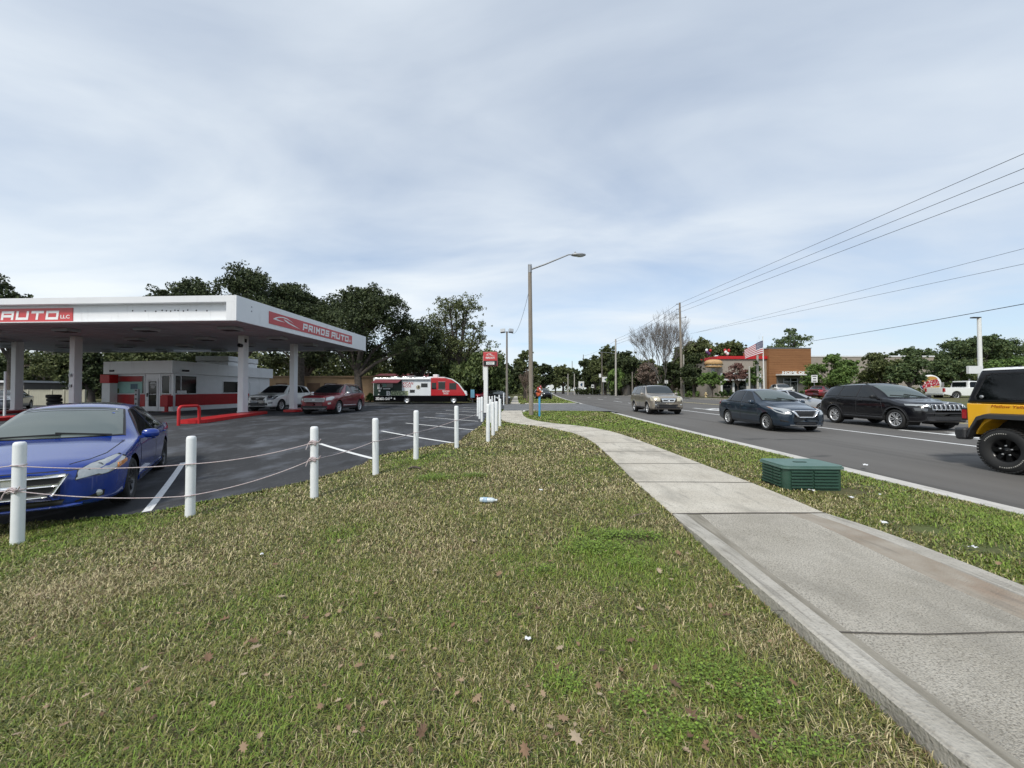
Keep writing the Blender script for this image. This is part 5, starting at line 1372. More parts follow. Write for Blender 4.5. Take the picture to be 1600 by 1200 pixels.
for sd in (1,-1): c.patch('fog_lamp', M['dark'], 'near', [(.05,.66*sd,.52),(.2,.84*sd,.54)], [(.05,.66*sd,.58),(.2,.84*sd,.60)], 0.008, 4, 3)
c.wheels((.37,.235,.24,5,M['alloy'],'split'))
white_suv = c

sp = dict(L=5.0, W=1.99, fo=.95, wb=2.86, rt=.38, arch=.07, paint=M['p_maroon'], **suv_curves(5.0,1.76,.95,1.36,2.26,1.08,1.17,.34,.27))
sp['wr'] = [(0,.58),(.3,.74),(1.2,.82),(1.36,.81),(2.2,.68),(3.8,.66),(4.6,.64),(5.0,.64)]
c = Car('suv', 'dark maroon suv parked on the lot in front of the tan building', 'suv', (-10.95,23.85,0.006), (-0.02,-1), sp)
c.screen(1.38,.78,2.20,.65,M['glass']); c.screen(4.88,.60,4.70,.56,M['glass'],'rear_window',bow=0.02)
c.glass([(1.80,2.62,2.34,2.66),(2.74,3.56,2.76,3.56),(3.66,4.44,3.66,4.28)])
c.doors([(1.42,2.66,1.58,2.66),(2.70,3.34,2.70,3.70)], 0.46)
c.mirror(1.78,1.16, M['chrome'])
c.patch('grille', M['galv'], 'front', [(-.56,.72),(.56,.72)], [(-.60,.93),(.60,.93)], 0.012, 12, 5, .015, M['dark'])
for z in (.77,.83,.88): c.patch('grille_bar', M['dark'], 'front', [(-.55,z),(.55,z)], [(-.55,z+.018),(.55,z+.018)], 0.02, 8, 1)
c.patch('emblem', M['chrome'], 'front', [(-.10,.80),(.10,.80)], [(-.10,.87),(.10,.87)], 0.026, 4, 2)
c.both('headlight', M['lamp'], 'near', [(.04,.64,.80),(.22,.88,.82)], [(.08,.64,.95),(.48,.90,.96)], 0.009, 8, 5, .008, M['dark'])
c.patch('lower_intake', M['trim'], 'front', [(-.7,.36),(.7,.36)], [(-.7,.50),(.7,.50)], 0.008, 12, 3)
c.patch('bumper_strip', M['alloy'], 'front', [(-.62,.33),(.62,.33)], [(-.62,.37),(.62,.37)], 0.014, 10, 2)
for sd in (1,-1): c.patch('fog_lamp', M['lamp'], 'near', [(.06,.74*sd,.58),(.18,.86*sd,.60)], [(.06,.74*sd,.68),(.18,.86*sd,.70)], 0.01, 4, 4)
c.sill(M['trim'], .14)
c.gap('side', [(1.45,.50),(2.2,.485),(3.2,.475)], .035, M['alloy'], 'door_moulding', .012)
c.gap('top', [(.16,.56),(.4,.72),(.8,.80),(1.3,.83)], .010)
c.rails(2.3,4.5,.60, M['galv'])
c.wheels((.38,.245,.255,5,M['alloy'],'split'))

# ---- smaller far cars: one plain saloon shape copied
def plain_car(name, label, cat, loc, hdg, pm, group=None, suv=False):
    if suv:
        sp = dict(L=4.7, W=1.88, fo=.92, wb=2.75, rt=.35, paint=pm, **suv_curves(4.7,1.70,.92,1.28,2.1,1.02,1.12,.35,.27))
        sp['wr'] = [(0,.55),(.3,.70),(1.1,.76),(1.28,.75),(2.1,.62),(3.6,.60),(4.3,.58),(4.7,.6)]; end = (4.58,.56,4.34,.5); wins = [(1.66,2.46,2.2,2.5),(2.58,3.36,2.6,3.36),(3.46,4.1,3.46,3.92)]; ws = (1.30,.72,2.04,.59)
    else:
        sp = dict(L=4.6, W=1.80, fo=.92, wb=2.68, rt=.32, paint=pm, **sedan_curves(4.6,1.42,.92,1.34,2.2,3.45,4.05,.74,.93))
        sp['wr'] = [(0,.5),(.3,.62),(1.2,.70),(1.34,.69),(2.2,.56),(3.2,.55),(3.5,.55),(4.05,.64),(4.6,.58)]; end = (4.0,.57,3.44,.48); wins = [(1.70,2.54,2.26,2.58),(2.66,3.46,2.7,3.34)]; ws = (1.38,.66,2.14,.54)
    c = Car(name, label, cat, loc, hdg, sp, group)
    c.screen(*ws, M['wglass']); c.screen(*end, M['glass'], 'rear_window', bow=0.04); c.glass(wins)
    hz = c.f['belt'](.25)
    c.both('headlight', M['lamp'], 'near', [(.08,.50,hz-.10),(.34,.84,hz-.06)], [(.12,.50,hz),(.5,.84,hz+.04)], 0.009, 6, 4)
    c.patch('grille', M['black'], 'front', [(-.42,hz-.20),(.42,hz-.20)], [(-.46,hz-.04),(.46,hz-.04)], 0.008, 8, 3)
    zt = c.f['belt'](c.L-.25)
    c.both('tail_lamp', M['redlamp'], 'near', [(c.L-.1,.56,zt-.16),(c.L-.3,.86,zt-.14)], [(c.L-.12,.56,zt+.02),(c.L-.4,.84,zt+.02)], 0.009, 6, 4)
    c.mirror(ws[0]+.28, c.f['belt'](ws[0]+.28)+.02)
    c.wheels((sp['rt'],.21,.215,7,M['alloy'],'thin'))
    return c
plain_car('sedan', 'silver sedan crossing behind the slate sedan with only its bonnet showing', 'car', (16.0,22.4,zroad(16,22.4)+.004), (1,-0.05), M['p_silver'])
plain_car('sedan', 'maroon sedan parked beyond the white posts with its tail to the left', 'car', (-2.75,45.5,0.0), (0.75,0.66), M['p_maroon'])
plain_car('sedan', 'black sedan parked beyond the sign post with pale light on its roof', 'car', (-1.55,41.0,0.0), (0.3,-0.95), M['p_black'])
plain_car('suv', 'dark suv waiting at the far side street behind the lamp post', 'suv', (5.0,62.0,0.0), (0.25,-0.97), M['p_black'], suv=True)
plain_car('suv', 'white van like car with roof rack by the restaurant door', 'van', ((1221-800)/600*53,53,0.62), (-0.3,-0.95), M['p_white'], suv=True)
plain_car('sedan', 'dark red car parked behind the black suv near the small trees', 'car', ((1284-800)/600*44,44,0.5), (0.85,0.5), M['p_maroon'])
plain_car('sedan', 'pale blue car parked beside the cream fence at far left', 'car', (-36.3,27.5,0.006), (0.6,-0.8), M['p_silver'])

# ---- white pickup behind the black suv
def pickup(name, label, loc, hdg):
    t = thing(name, label, 'pickup truck', loc, math.atan2(hdg[1],hdg[0]))
    pm = M['p_white']; b = MB()
    def arch(cx, r=0.47): return [(cx+r*math.cos(PI-PI*k/10), 0.40+r*math.sin(PI-PI*k/10)) for k in range(11)]
    low = [(-2.9,0.55)]+arch(-1.75)+arch(1.75)+[(2.85,0.5),(2.92,0.75),(2.85,1.08),(1.15,1.18),(-2.9,1.22)]
    b.sideprism(low, -0.98, 0.98); b.build('body', pm, t, bevel=0.03)
    b = MB(); v = []
    for x, z, y in ((-0.55,1.18,.93),(1.15,1.18,.93),(0.45,1.86,.76),(-0.42,1.90,.78)):
        v += [(x,y,z),(x,-y,z)]
    b.add(v, [(0,1,7,6),(2,4,5,3),(6,7,5,4),(0,6,4,2),(1,3,5,7)]); b.build('cab', pm, t, bevel=0.05)
    for sd in (1,-1):
        def q(x, z, e=0.012): k = (z-1.18)/0.70; return (x, sd*(.93-.165*k+e), z)
        for pts in (((.32,1.24),(.98,1.24),(.44,1.76),(.32,1.78)),((-.45,1.24),(.24,1.24),(.24,1.79),(-.38,1.80))):
            b = MB(); b.add([q(*p) for p in pts]+[q(p[0],p[1],-0.02) for p in pts], [(0,1,2,3),(3,2,1,0),(0,4,5,1),(1,5,6,2),(2,6,7,3),(3,7,4,0)]); b.build('side_window', M['glass'], t)
        b = MB(); b.ellipsoid((.92,sd*1.08,1.26),.07,.13,.11,10,6,p=.8); b.build('mirror', pm, t)
        b = MB(); b.box(-2.92,-2.80,sd*.90-.09,sd*.90+.09,0.78,1.16); b.build('tail_lamp', M['redlamp'], t, bevel=.01)
        b = MB(); b.box(2.80,2.93,sd*.80-.16,sd*.80+.16,0.80,1.02); b.build('headlight', M['lamp'], t, bevel=.01)
    b = MB(); b.add([(1.10,.82,1.22),(1.10,-.82,1.22),(.52,-.70,1.80),(.52,.70,1.80)],[(0,1,2,3)]); b.v=[(x+.03,y,z+.02) for x,y,z in b.v]; b.build('windscreen', M['glass'], t)
    b = MB(); b.box(-.575,-.545,-.66,.66,1.30,1.78); b.build('rear_window', M['glass'], t)
    b = MB(); b.box(-3.0,-2.90,-.95,.95,.45,.62); b.build('rear_bumper', M['chrome'], t, bevel=.02)
    b = MB(); b.box(-2.915,-2.895,-.76,.76,.66,1.18); b.build('tailgate', pm, t, bevel=.01)
    for x in (-1.75,1.75):
        for sd in (1,-1): put_wheel(t, x, sd*.84, .40, sd, (.40,.25,.24,6,M['alloy'],'wide'))
    return t
pickup('pickup_truck', 'white pickup truck parked by the round restaurant sign', (46.6,39.5,0.45), (1,-.08))

# ---- orange off-roader at the right edge, tail to the left
JX, JY = 8.62, 7.62
jt = thing('off_road_vehicle', 'orange yellow off road vehicle with black hardtop at the right edge of the road', 'off roader', (JX+0.93,JY-2.3,zroad(JX+.9,JY)+.004), -PI/2)
# local: x forward (towards the camera side of the road), rear at x = -2.3, y left; the kerb side is y = -0.93
jy = M['p_yellow']; hw = .80
b = MB()
def arch(cx, r, n=12): return [(cx+r*math.cos(PI-PI*k/n), 0.42+r*math.sin(PI-PI*k/n)) for k in range(n+1)]
RX, FXW = -1.44, 1.02
low = [(-2.06,0.62),(RX-.50,.62)]+[(RX-.0+.50*math.cos(PI-PI*k/12), .48+.50*math.sin(PI-PI*k/12)) for k in range(1,12)]+[(RX+.56,.52),(.42,.52),(.52,.95),(.62,1.19),(-2.08,1.19)]
b.sideprism(low, -hw, hw); b.build('tub', jy, jt, bevel=.035)
b = MB(); b.sideprism([(.525,.95),(1.75,.95),(1.75,1.12),(.625,1.19)], -.62, .62); b.build('bonnet', jy, jt, bevel=.04)
b = MB(); b.sideprism([(1.752,.55),(1.82,.55),(1.84,1.10),(1.752,1.12)], -.62, .62); gr = b.build('grille', jy, jt, bevel=.02)
for k in range(7):
    b = MB(); b.box(1.83,1.852,(k-3)*.12-.035,(k-3)*.12+.035,.70,1.0); b.build('slot', M['black'], gr)
for sd in (1,-1):
    b = MB(); b.lathe([(0,.03),(.09,.02),(.10,0)],16,(1.845,sd*.50,.88),'x'); b.build('headlight', M['lamp'], jt)
# hardtop with side windows
def tw(z): return .80-.10*(z-1.20)/.66
b = MB(); v = []
for x0_, x1_, z in ((-2.10,.60,1.195),(-1.93,.10,1.825)):
    for x, y in ((x0_,-tw(z)),(x1_,-tw(z)),(x1_,tw(z)),(x0_,tw(z))): v.append((x,y,z))
b.add(v, [(0,3,2,1),(4,5,6,7),(0,1,5,4),(1,2,6,5),(2,3,7,6),(3,0,4,7)]); b.build('hardtop', M['p_black'], jt, bevel=.05, seg=3)
b = MB(); v = []
for z, e in ((1.812,.0),(1.842,.03),(1.858,.12)):
    for x, y in ((-1.93+e,-tw(1.8)+e),(.12-e,-tw(1.8)+e),(.12-e,tw(1.8)-e),(-1.93+e,tw(1.8)-e)): v.append((x,y,z))
b.add(v, [(0,1,5,4),(1,2,6,5),(2,3,7,6),(3,0,4,7),(4,5,9,8),(5,6,10,9),(6,7,11,10),(7,4,8,11),(8,9,10,11)]); b.build('roof', M['white'], jt, bevel=.02)
for sd in (1,-1):
    def q(x, z, e=.008): return (x, sd*(tw(z)+e), z)
    def pane(pts, name, m, e=.008, border=.03):
        c_ = Vector((sum(p[0] for p in pts)/len(pts), sum(p[1] for p in pts)/len(pts)))
        big = [tuple(Vector(p)+(Vector(p)-c_).normalized()*border*1.3) for p in pts]
        f = MB(); n = len(pts); f.add([q(*p,e) for p in big]+[q(*p,-.03) for p in big],[tuple(range(n)),tuple(range(n-1,-1,-1))]+[(i,n+i,n+(i+1)%n,(i+1)%n) for i in range(n)])
        fo_ = f.build(name, M['dark'], jt)
        g_ = MB(); g_.add([q(*p,e+.006) for p in pts]+[q(*p,0) for p in pts],[tuple(range(n)),tuple(range(n-1,-1,-1))]+[(i,n+i,n+(i+1)%n,(i+1)%n) for i in range(n)])
        g_.build('pane', m, fo_)
    pane([(-1.90,1.27),(-1.93,1.33),(-1.80,1.70),(-1.74,1.735),(-.98,1.735),(-.93,1.70),(-.93,1.31),(-.97,1.27)], 'side_window', M['glass'])
    pane([(-.80,1.27),(.40,1.27),(.06,1.73),(-.80,1.73)], 'side_window', M['glass'])
    b = MB(); b.box(-.84,-.40+.72,sd*.80-(.0 if sd>0 else .018),sd*.80+(.018 if sd>0 else .0),.60,1.17); d = b.build('door', jy, jt, bevel=.008)
    b = MB(); b.box(-.78,-.60,sd*.835-.015,sd*.835+.015,1.04,1.08); b.build('handle', M['black'], d, bevel=.01)
    # flat topped fender flares
    for cx, nm in ((RX,'fender_flare'),(FXW,'fender_flare')):
        outer = [(-.56,.60),(-.51,.74),(-.40,.96),(-.28,1.01),(.34,1.02),(.46,.96),(.66,.66),(.70,.56)]
        inner = [(-.51,.60),(-.465,.73),(-.36,.915),(-.26,.96),(.31,.965),(.42,.91),(.60,.65),(.64,.56)]
        b = MB(); n = len(outer); f0, f1 = sd*.74, sd*.945
        vs = [(cx+x,f0,z+.02) for x,z in outer]+[(cx+x*.99,f1-sd*.02,z-.01) for x,z in outer]+[(cx+x,f1,z-.04) for x,z in inner]+[(cx+x,f0,z) for x,z in inner]
        fs = []
        for r_ in range(3):
            for i in range(n-1):
                f_ = (r_*n+i, r_*n+i+1, (r_+1)*n+i+1, (r_+1)*n+i); fs.append(f_ if sd < 0 else f_[::-1])
        b.add(vs, fs, 0, False); b.build(nm, M['trim'], jt, bevel=.012)
    b = MB(); b.box(RX-.56,RX+.56,sd*.45-.02,sd*.45+.02,.40,1.1); b.build('wheel_housing', M['well'], jt)
    b = MB(); b.box(-2.17,-2.06,sd*.70-.10,sd*.70+.10,.87,1.10); tl = b.build('tail_lamp', M['black'], jt, bevel=.012)
    b = MB(); b.box(-2.185,-2.171,sd*.70-.075,sd*.70+.075,.90,1.07); b.box(-2.15,-2.08,sd*.795-.0 if sd>0 else sd*.81,sd*.81 if sd>0 else sd*.795,.90,1.07); b.build('lens', M['redlamp'], tl)
    b = MB(); b.box(.20,.34,sd*.95-.10,sd*.95+.10,1.20,1.42); b.bar((.28,sd*.80,1.2),(.28,sd*.90,1.28),.05,.05); b.build('mirror', M['black'], jt, bevel=.03)
    for k in range(3):
        b = MB(); b.lathe([(0,.03),(.02,.03),(.022,0)],8,(-1.55+k*.12,sd*.60,1.845),'z'); b.build('roof_bolt', M['black'], jt)
    b = MB(); b.lathe([(0,.012),(.03,.012),(.032,0)],10,(-1.84,sd*(tw(1.32)+.014),1.32),'y') if sd>0 else b.lathe([(0,-.012),(.03,-.012),(.032,0)],10,(-1.84,sd*(tw(1.32)+.014),1.32),'y'); b.build('window_sticker', M['galv'], jt)
b = MB(); b.box(-2.27,-2.04,-.84,.84,.54,.72); b.bar((-2.2,-.80,.60),(-1.98,-.88,.62),.16,.22); b.bar((-2.2,.80,.60),(-1.98,.88,.62),.16,.22); b.build('rear_bumper', M['trim'], jt, bevel=.04)
b = MB(); b.box(1.85,2.0,-.85,.85,.50,.70); b.build('front_bumper', M['trim'], jt, bevel=.03)
b = MB(); b.box(-1.95,1.7,-.62,.62,.36,.62); b.build('chassis', M['well'], jt)
b = MB(); b.add([(.63,-.68,1.21),(.63,.68,1.21),(.17,.60,1.76),(.17,-.60,1.76)],[(0,1,2,3)]); b.build('windscreen', M['wglass'], jt)
b = MB(); b.add([(-2.11,.56,1.28),(-2.11,-.56,1.28),(-1.97,-.50,1.74),(-1.97,.50,1.74)],[(0,1,2,3)]); b.build('rear_window', M['glass'], jt)
tyre = MB(); r, h_, ri = .380, .13, .215
tyre.lathe([(ri-.01,-h_*.7),(ri+.02,-h_*.95),(r-.07,-h_*1.02),(r-.02,-h_*.92),(r,-h_*.7),(r,h_*.7),(r-.02,h_*.92),(r-.07,h_*1.02),(ri+.02,h_*.95),(ri-.01,h_*.7)],48,axis='y')
for k in range(44):
    a = 2*PI*k/44
    for y0, y1, da in ((-h_*.95,-h_*.35,0),(h_*.35,h_*.95,.07)):
        ca, sa = math.cos(a+da), math.sin(a+da); m_ = Matrix.Translation(((r+.002)*ca,0,(r+.002)*sa)) @ Matrix.Rotation(-(a+da),4,'Y')
        bb = MB(); bb.box(-.014,.009,y0,y1,-.019,.019); bb.xf(m_); tyre.add(bb.v, bb.f, 0)
tyre.lathe([(0,-.02),(ri,-.02)],24,axis='y',mi=1)
rim = MB(); f = .095
rim.lathe([(ri*.88,.02),(ri*.92,f*.9),(ri+.004,f),(ri+.012,f*.9),(ri,.02)],36,axis='y')
rim.lathe([(0,f*.75),(.05,f*.75),(.062,f*.5),(.062,.0)],18,axis='y')
for k in range(7):
    a = 2*PI*k/7
    pt = lambda rr, da, y: (rr*math.cos(a+da), y, rr*math.sin(a+da))
    vs = [pt(.045,-.45,f*.6),pt(.045,.45,f*.6),pt(ri*.93,.21,f*.88),pt(ri*.93,-.21,f*.88),pt(.045,-.45,.0),pt(.045,.45,.0),pt(ri*.93,.24,.02),pt(ri*.93,-.24,.02)]
    rim.add(vs, [(0,1,2,3),(3,2,1,0),(0,4,5,1),(1,5,6,2),(2,6,7,3),(3,7,4,0)])
for k in range(5):
    a = 2*PI*k/5+.3; rim.lathe([(0,f*.95),(.012,f*.95),(.015,f*.7)],8,(.085*math.cos(a),0,.085*math.sin(a)),'y',1)
rim.lathe([(0,f*.9),(.022,f*.88),(.024,f*.7)],12,axis='y')
let = MB()
def ring_marks(a0, a1, n, r0=.287, r1=.305):
    rng = random.Random(5)
    for k in range(n):
        a = R(a0+(a1-a0)*k/n); da = R(abs(a1-a0)/n*0.25)*(0.7+0.6*rng.random())
        pts = [(r0,a-da),(r1,a-da),(r1,a+da),(r0,a+da)]
        let.add([(q*math.cos(t),h_*1.035,q*math.sin(t)) for q, t in pts], [(0,1,2,3),(3,2,1,0)])
ring_marks(30,105,12)
tob = tyre.build('tyre',[M['rubber'],M['well']]); rob = rim.build('rim',[M['blackalloy'],M['galv']]); lob = let.build('tyre_lettering',M['concpole']); let = MB(); ring_marks(205,285,13); lob2 = let.build('tyre_lettering',M['concpole'])
first = True
for cx in (RX,FXW):
    for sd in (1,-1):
        w = bpy.data.objects.new('wheel',None); col.objects.link(w); w.parent = jt; w.location = (cx,sd*.80,.380)
        if sd < 0: w.rotation_euler = (0,0,PI)
        for o in (tob,rob,lob,lob2):
            d = o if first else o.copy()
            if not first: col.objects.link(d)
            d.parent = w
        first = False
sw_ = bpy.data.objects.new('spare_wheel',None); col.objects.link(sw_); sw_.parent = jt; sw_.location = (-2.20,.12,1.0); sw_.rotation_euler = (0,0,PI/2)
for o in (tob,rob):
    d = o.copy(); col.objects.link(d); d.parent = sw_
# side script and flower mark on the tub
b = MB(); text_on(b, 'Mellow Yellow', (-1.70,-hw-.002,1.125), (1,0,0), (0,0,1), .56, .050, th=.003, bold=0.0, shear=.25)
b.build('side_lettering', mat('orange_script', (0.42,0.10,0.01), 0.5), jt)
b = MB()
for k in range(6): b.lathe([(0,-.004),(.018,-.004),(.018,0)],8,(-1.03+.024*math.cos(k*PI/3),-hw-.001,1.145+.024*math.sin(k*PI/3)),'y')
b.build('flower_mark', M['redlamp'], jt)
# ------------------------------------------------------------------ posts, ropes, poles, wires, signs, litter
POSTS = [(27,850,690),(297,807,681),(491,778,666),(587,742,653),(650,718,641),(713.5,700,634),
         (753,659,620),(749.5,654.5,621),(746.5,650.5,621),(762.5,690,631),(770.5,680.5,628),(775.5,674,627),(781,666.5,623),(766.5,661,624)]
PL = ['white round post in front of the blue sedan, nearest of the roped row','second white post in the roped row, beside the white stall line','third white post with knotted ropes tied round it','fourth white post where the lawn edge bends','fifth white post in the row along the lot edge','sixth white post, last before the gap to the sign',
      'nearest post of the three on the lot side of the sign pole','middle post of the three on the lot side of the sign pole','farthest post of the three on the lot side of the sign pole',
      'nearest post of the short row along the sidewalk','second post of the short row along the sidewalk','third post of the short row along the sidewalk','fourth post of the short row, next to the sidewalk edge','white post half hidden behind the sidewalk row']
post_pts = []
far = [((764.7,619),27.0),((769,619),28.6),((773,618),30.2),((780,617),32.0),((787,614),35.5)]
FLB = ['small far post seen just right of the sign pole','far post between the sign pole and the sidewalk row','far post in front of the parked black sedan','far post beside the front of the black sedan','lone far post at the lot corner before the driveway']
def white_post(x, y, h_, lab, z=0.0):
    b = MB(); r = 0.053
    b.lathe([(r*1.03,-0.05),(r*1.02,0.05),(r,0.1),(r,h_-0.045),(r*0.93,h_-0.018),(r*0.7,h_-0.004),(0,h_)], 20)
    o = b.build('white_post', M['post_white'], loc=(x,y,z)); tag(o, lab, 'post', 'white posts along the lot edge'); o.rotation_euler = (R(random.Random(int(x*97+y*31)).uniform(-.8,.8)), R(random.Random(int(x*7+y*3)).uniform(-.8,.8)), 0)
    return o
for (px, py, pt), lab in zip(POSTS, PL):
    g0 = GT(px, py); h_ = P(px, pt, g0.y).z; post_pts.append((g0.x, g0.y, h_)); white_post(g0.x, g0.y, h_-g0.z, lab, g0.z)
for ((px, py), Y), lab in zip(far, FLB):
    q = P(px, py, Y); white_post(q.x, Y, q.z, lab)
M['rope'] = mat('white_rope', (0.62,0.58,0.57), 0.9, c2=(0.45,0.32,0.33), vscale=60)
def rope(name_label, hs, sags, extra=None):
    pts = []
    for k in range(len(hs)-1):
        (i, h0), (j, h1) = hs[k], hs[k+1]
        a = Vector((post_pts[i][0], post_pts[i][1]-0.058, h0)); c = Vector((post_pts[j][0], post_pts[j][1]-0.058, h1))
        for q in range(12):
            t = q/12; pts.append(a.lerp(c,t)-Vector((0,0,sags[k]*4*t*(1-t))))
    pts.append(c); b = MB(); b.tube(pts, 0.0058, 6)
    for i, h0 in hs:
        x, y, _ = post_pts[i]
        b.tube([(x+0.058*math.cos(2*PI*k/14),y+0.058*math.sin(2*PI*k/14),h0) for k in range(15)], 0.006, 5)
    for i, h0 in (extra or []):
        x, y, _ = post_pts[i]
        for k in range(5):
            b.tube([(x+0.052*math.cos(t),y-0.060-0.012*(k%2),h0+0.012*(k-2)+0.01*math.sin(3*t)) for t in np.linspace(-2.6,0.4,7)], 0.007, 5)
        b.tube([(x+.02,y-.07,h0),(x+.10,y-.08,h0+.02),(x+.13,y-.09,h0+.055)], 0.006, 5); b.tube([(x-.05,y-.07,h0),(x-.06,y-.09,h0-.05),(x-.075,y-.09,h0-.09)], 0.006, 5)
    tag(b.build('rope', M['rope']), name_label, 'rope')
post_pts.append((post_pts[0][0]-2.2, post_pts[0][1]+0.6, .9))
NP = len(post_pts)-1
z_ = float(TER(post_pts[NP][0], post_pts[NP][1])); white_post(post_pts[NP][0], post_pts[NP][1], .98, 'white post just past the left edge where the ropes end', z_)
rz_ = lambda i, py: P(POSTS[i][0], py, post_pts[i][1]-.066).z
rope('upper rope strung from the nearest white posts across the blue sedan', [(NP,z_+.84),(0,rz_(0,728)),(1,rz_(1,725.7)),(2,rz_(2,692))], [.05,.04,.05], [(2,rz_(2,692))])
rope('lower sagging rope strung through the white posts along the lot edge', [(NP,z_+.58),(0,rz_(0,767)),(1,rz_(1,775.5)),(2,rz_(2,718)),(3,rz_(3,689.5)),(4,rz_(4,676)),(5,rz_(5,656.5)),(6,rz_(6,643))], [.05,.05,.06,.03,.02,.02,.04], [(2,rz_(2,718)),(0,rz_(0,767))])

# pylon sign
q = G(759,645); py_ = thing('pylon_sign', 'tall white post carrying a red and black sign box with a car outline', 'sign', (q.x,23.6,0), R(-8))
b = MB(); b.box(-0.12,0.12,-0.10,0.10,0,3.55); b.build('post', M['white'], py_, bevel=.01)
b = MB(); b.box(-0.14,0.72,-0.16,0.16,2.86,3.72); sb = b.build('sign_box', M['signred'], py_, bevel=.015)
b = MB(); b.box(-0.125,0.705,-0.175,-0.161,2.875,3.18); b.build('lower_panel', M['black'], sb)
b = MB(); b.box(0.06,0.56,-0.19,-0.176,2.94,3.12); np_ = b.build('notice', M['white'], sb)
b = MB()
for k in range(3): b.box(0.10+.03*(k%2),0.52-.04*k,-.194,-.1905,3.075-.05*k,3.09-.05*k)
b.build('small_print', M['dark'], sb)
b = MB()
for poly in SWOOSH: strip_on(b, [(a*0.56,c*0.24) for a, c in poly], (0.04,-0.161,3.42), (1,0,0), (0,0,1), 0, .008)
text_on(b, 'PRIMOS AUTO', (0.02,-0.161,3.30), (1,0,0), (0,0,1), .56, .12, th=.008, bold=.03)
b.build('lettering', M['white'], sb)
b = MB(); b.box(-0.16,-0.12,-0.12,-0.10,2.0,3.5); b.build('edge_strip', M['white'], py_)

# street lamp on a wooden pole
q = G(830,649); lp = thing('street_lamp', 'tall wooden street lamp pole with a long arm reaching over the road', 'street lamp', (q.x,q.y,0))
Yp = q.y; topz = P(828,415,Yp).z
b = MB(); b.tube([(0,0,-.1),(-.03,0,topz*.5),(-.07,0,topz)], [.125,.115,.10], 12); b.build('pole', M['wood'], lp)
a = Vector((-.05,0,P(830,421,Yp).z)); e = P(893,398,Yp)-Vector((q.x,Yp,0)); e.y = 0
b = MB(); pts = [a+Vector((.02,0,0)), a.lerp(e,.35)+Vector((0,0,-.01)), a.lerp(e,.75)+Vector((0,0,.04)), a.lerp(e,.93)+Vector((0,0,.06)), e]
b.tube(pts, [.05,.045,.04,.035,.03], 8); b.lathe([(.11,-.18),(.11,.18)],12,(-.06,0,a.z)); b.lathe([(.108,.25),(.108,.29)],12,(-.065,0,a.z-.02)); b.build('arm', M['galv'], lp)
b = MB(); b.ellipsoid(e+Vector((.38,0,-.01)), .42,.16,.085,14,8,p=.85); b.lathe([(0,.10),(.04,.10),(.05,.05),(.05,0)],10,(e.x+.20,0,e.z+.06)); hd_ = b.build('lamp_head', M['galv'], lp)
b = MB(); b.ellipsoid(e+Vector((.46,0,-.075)), .24,.12,.06,12,6); b.build('lens', M['lamp'], hd_)

# blue marker post with an orange bundle
q = G(843,651); mk = thing('marker_post', 'blue marker post topped with an orange and white bundle by the lamp pole', 'marker', (q.x,q.y,0))
b = MB(); b.lathe([(.055,0),(.055,1.10),(.045,1.13),(0,1.14)],12); b.build('post', mat('marker_blue', (0.05,0.30,0.55), 0.5, var=.1), mk)
rng = random.Random(4); b = MB(); M['orange'] = mat('orange_cloth', (0.40,0.075,0.025), 0.8, var=.4, vscale=9)
for k in range(9): b.ellipsoid((rng.uniform(-.11,.11),rng.uniform(-.07,.07),1.12+.042*k),.10-.004*k,.08,.07,8,6,p=.8)
b.build('orange_bundle', M['orange'], mk)
b = MB()
for k in range(6): b.ellipsoid((rng.uniform(-.15,.17),rng.uniform(-.12,-.04),1.10+.07*k),.045,.04,.05,8,5)
b.build('white_tassel', M['white'], mk)
b = MB()
for k in range(4): b.ellipsoid((rng.uniform(-.07,.07),0,1.46+.04*k),.09-.015*k,.07,.05,8,5)
b.build('dark_cap', M['redlamp'], mk)

# lot floodlight pole
q = P(792,600,37.0); fl_ = thing('floodlight_pole', 'dark pole with two grey floodlights beyond the sign post', 'floodlight', (q.x,37.0,0))
tz = P(792,518,37).z
b = MB(); b.tube([(0,0,0),(0,0,tz)], [.13,.08], 10); b.bar((-.45,0,tz-.05),(.45,0,tz-.05),.05,.05); b.build('pole', M['greywood'], fl_)
for sx in (-1,1):
    b = MB(); b.box(-.22,.22,-.12,.12,-.20,.18); b.xf(Matrix.Translation((sx*.40,-.08,tz+.06)) @ Matrix.Rotation(R(-25),4,'X') @ Matrix.Rotation(R(sx*12),4,'Z')); o = b.build('lamp_head', M['galv'], fl_, bevel=.02)
    b = MB(); b.box(-.18,.18,-.135,-.121,-.16,.14); b.xf(Matrix.Translation((sx*.40,-.08,tz+.06)) @ Matrix.Rotation(R(-25),4,'X') @ Matrix.Rotation(R(sx*12),4,'Z')); b.build('lens', M['lamp'], o)

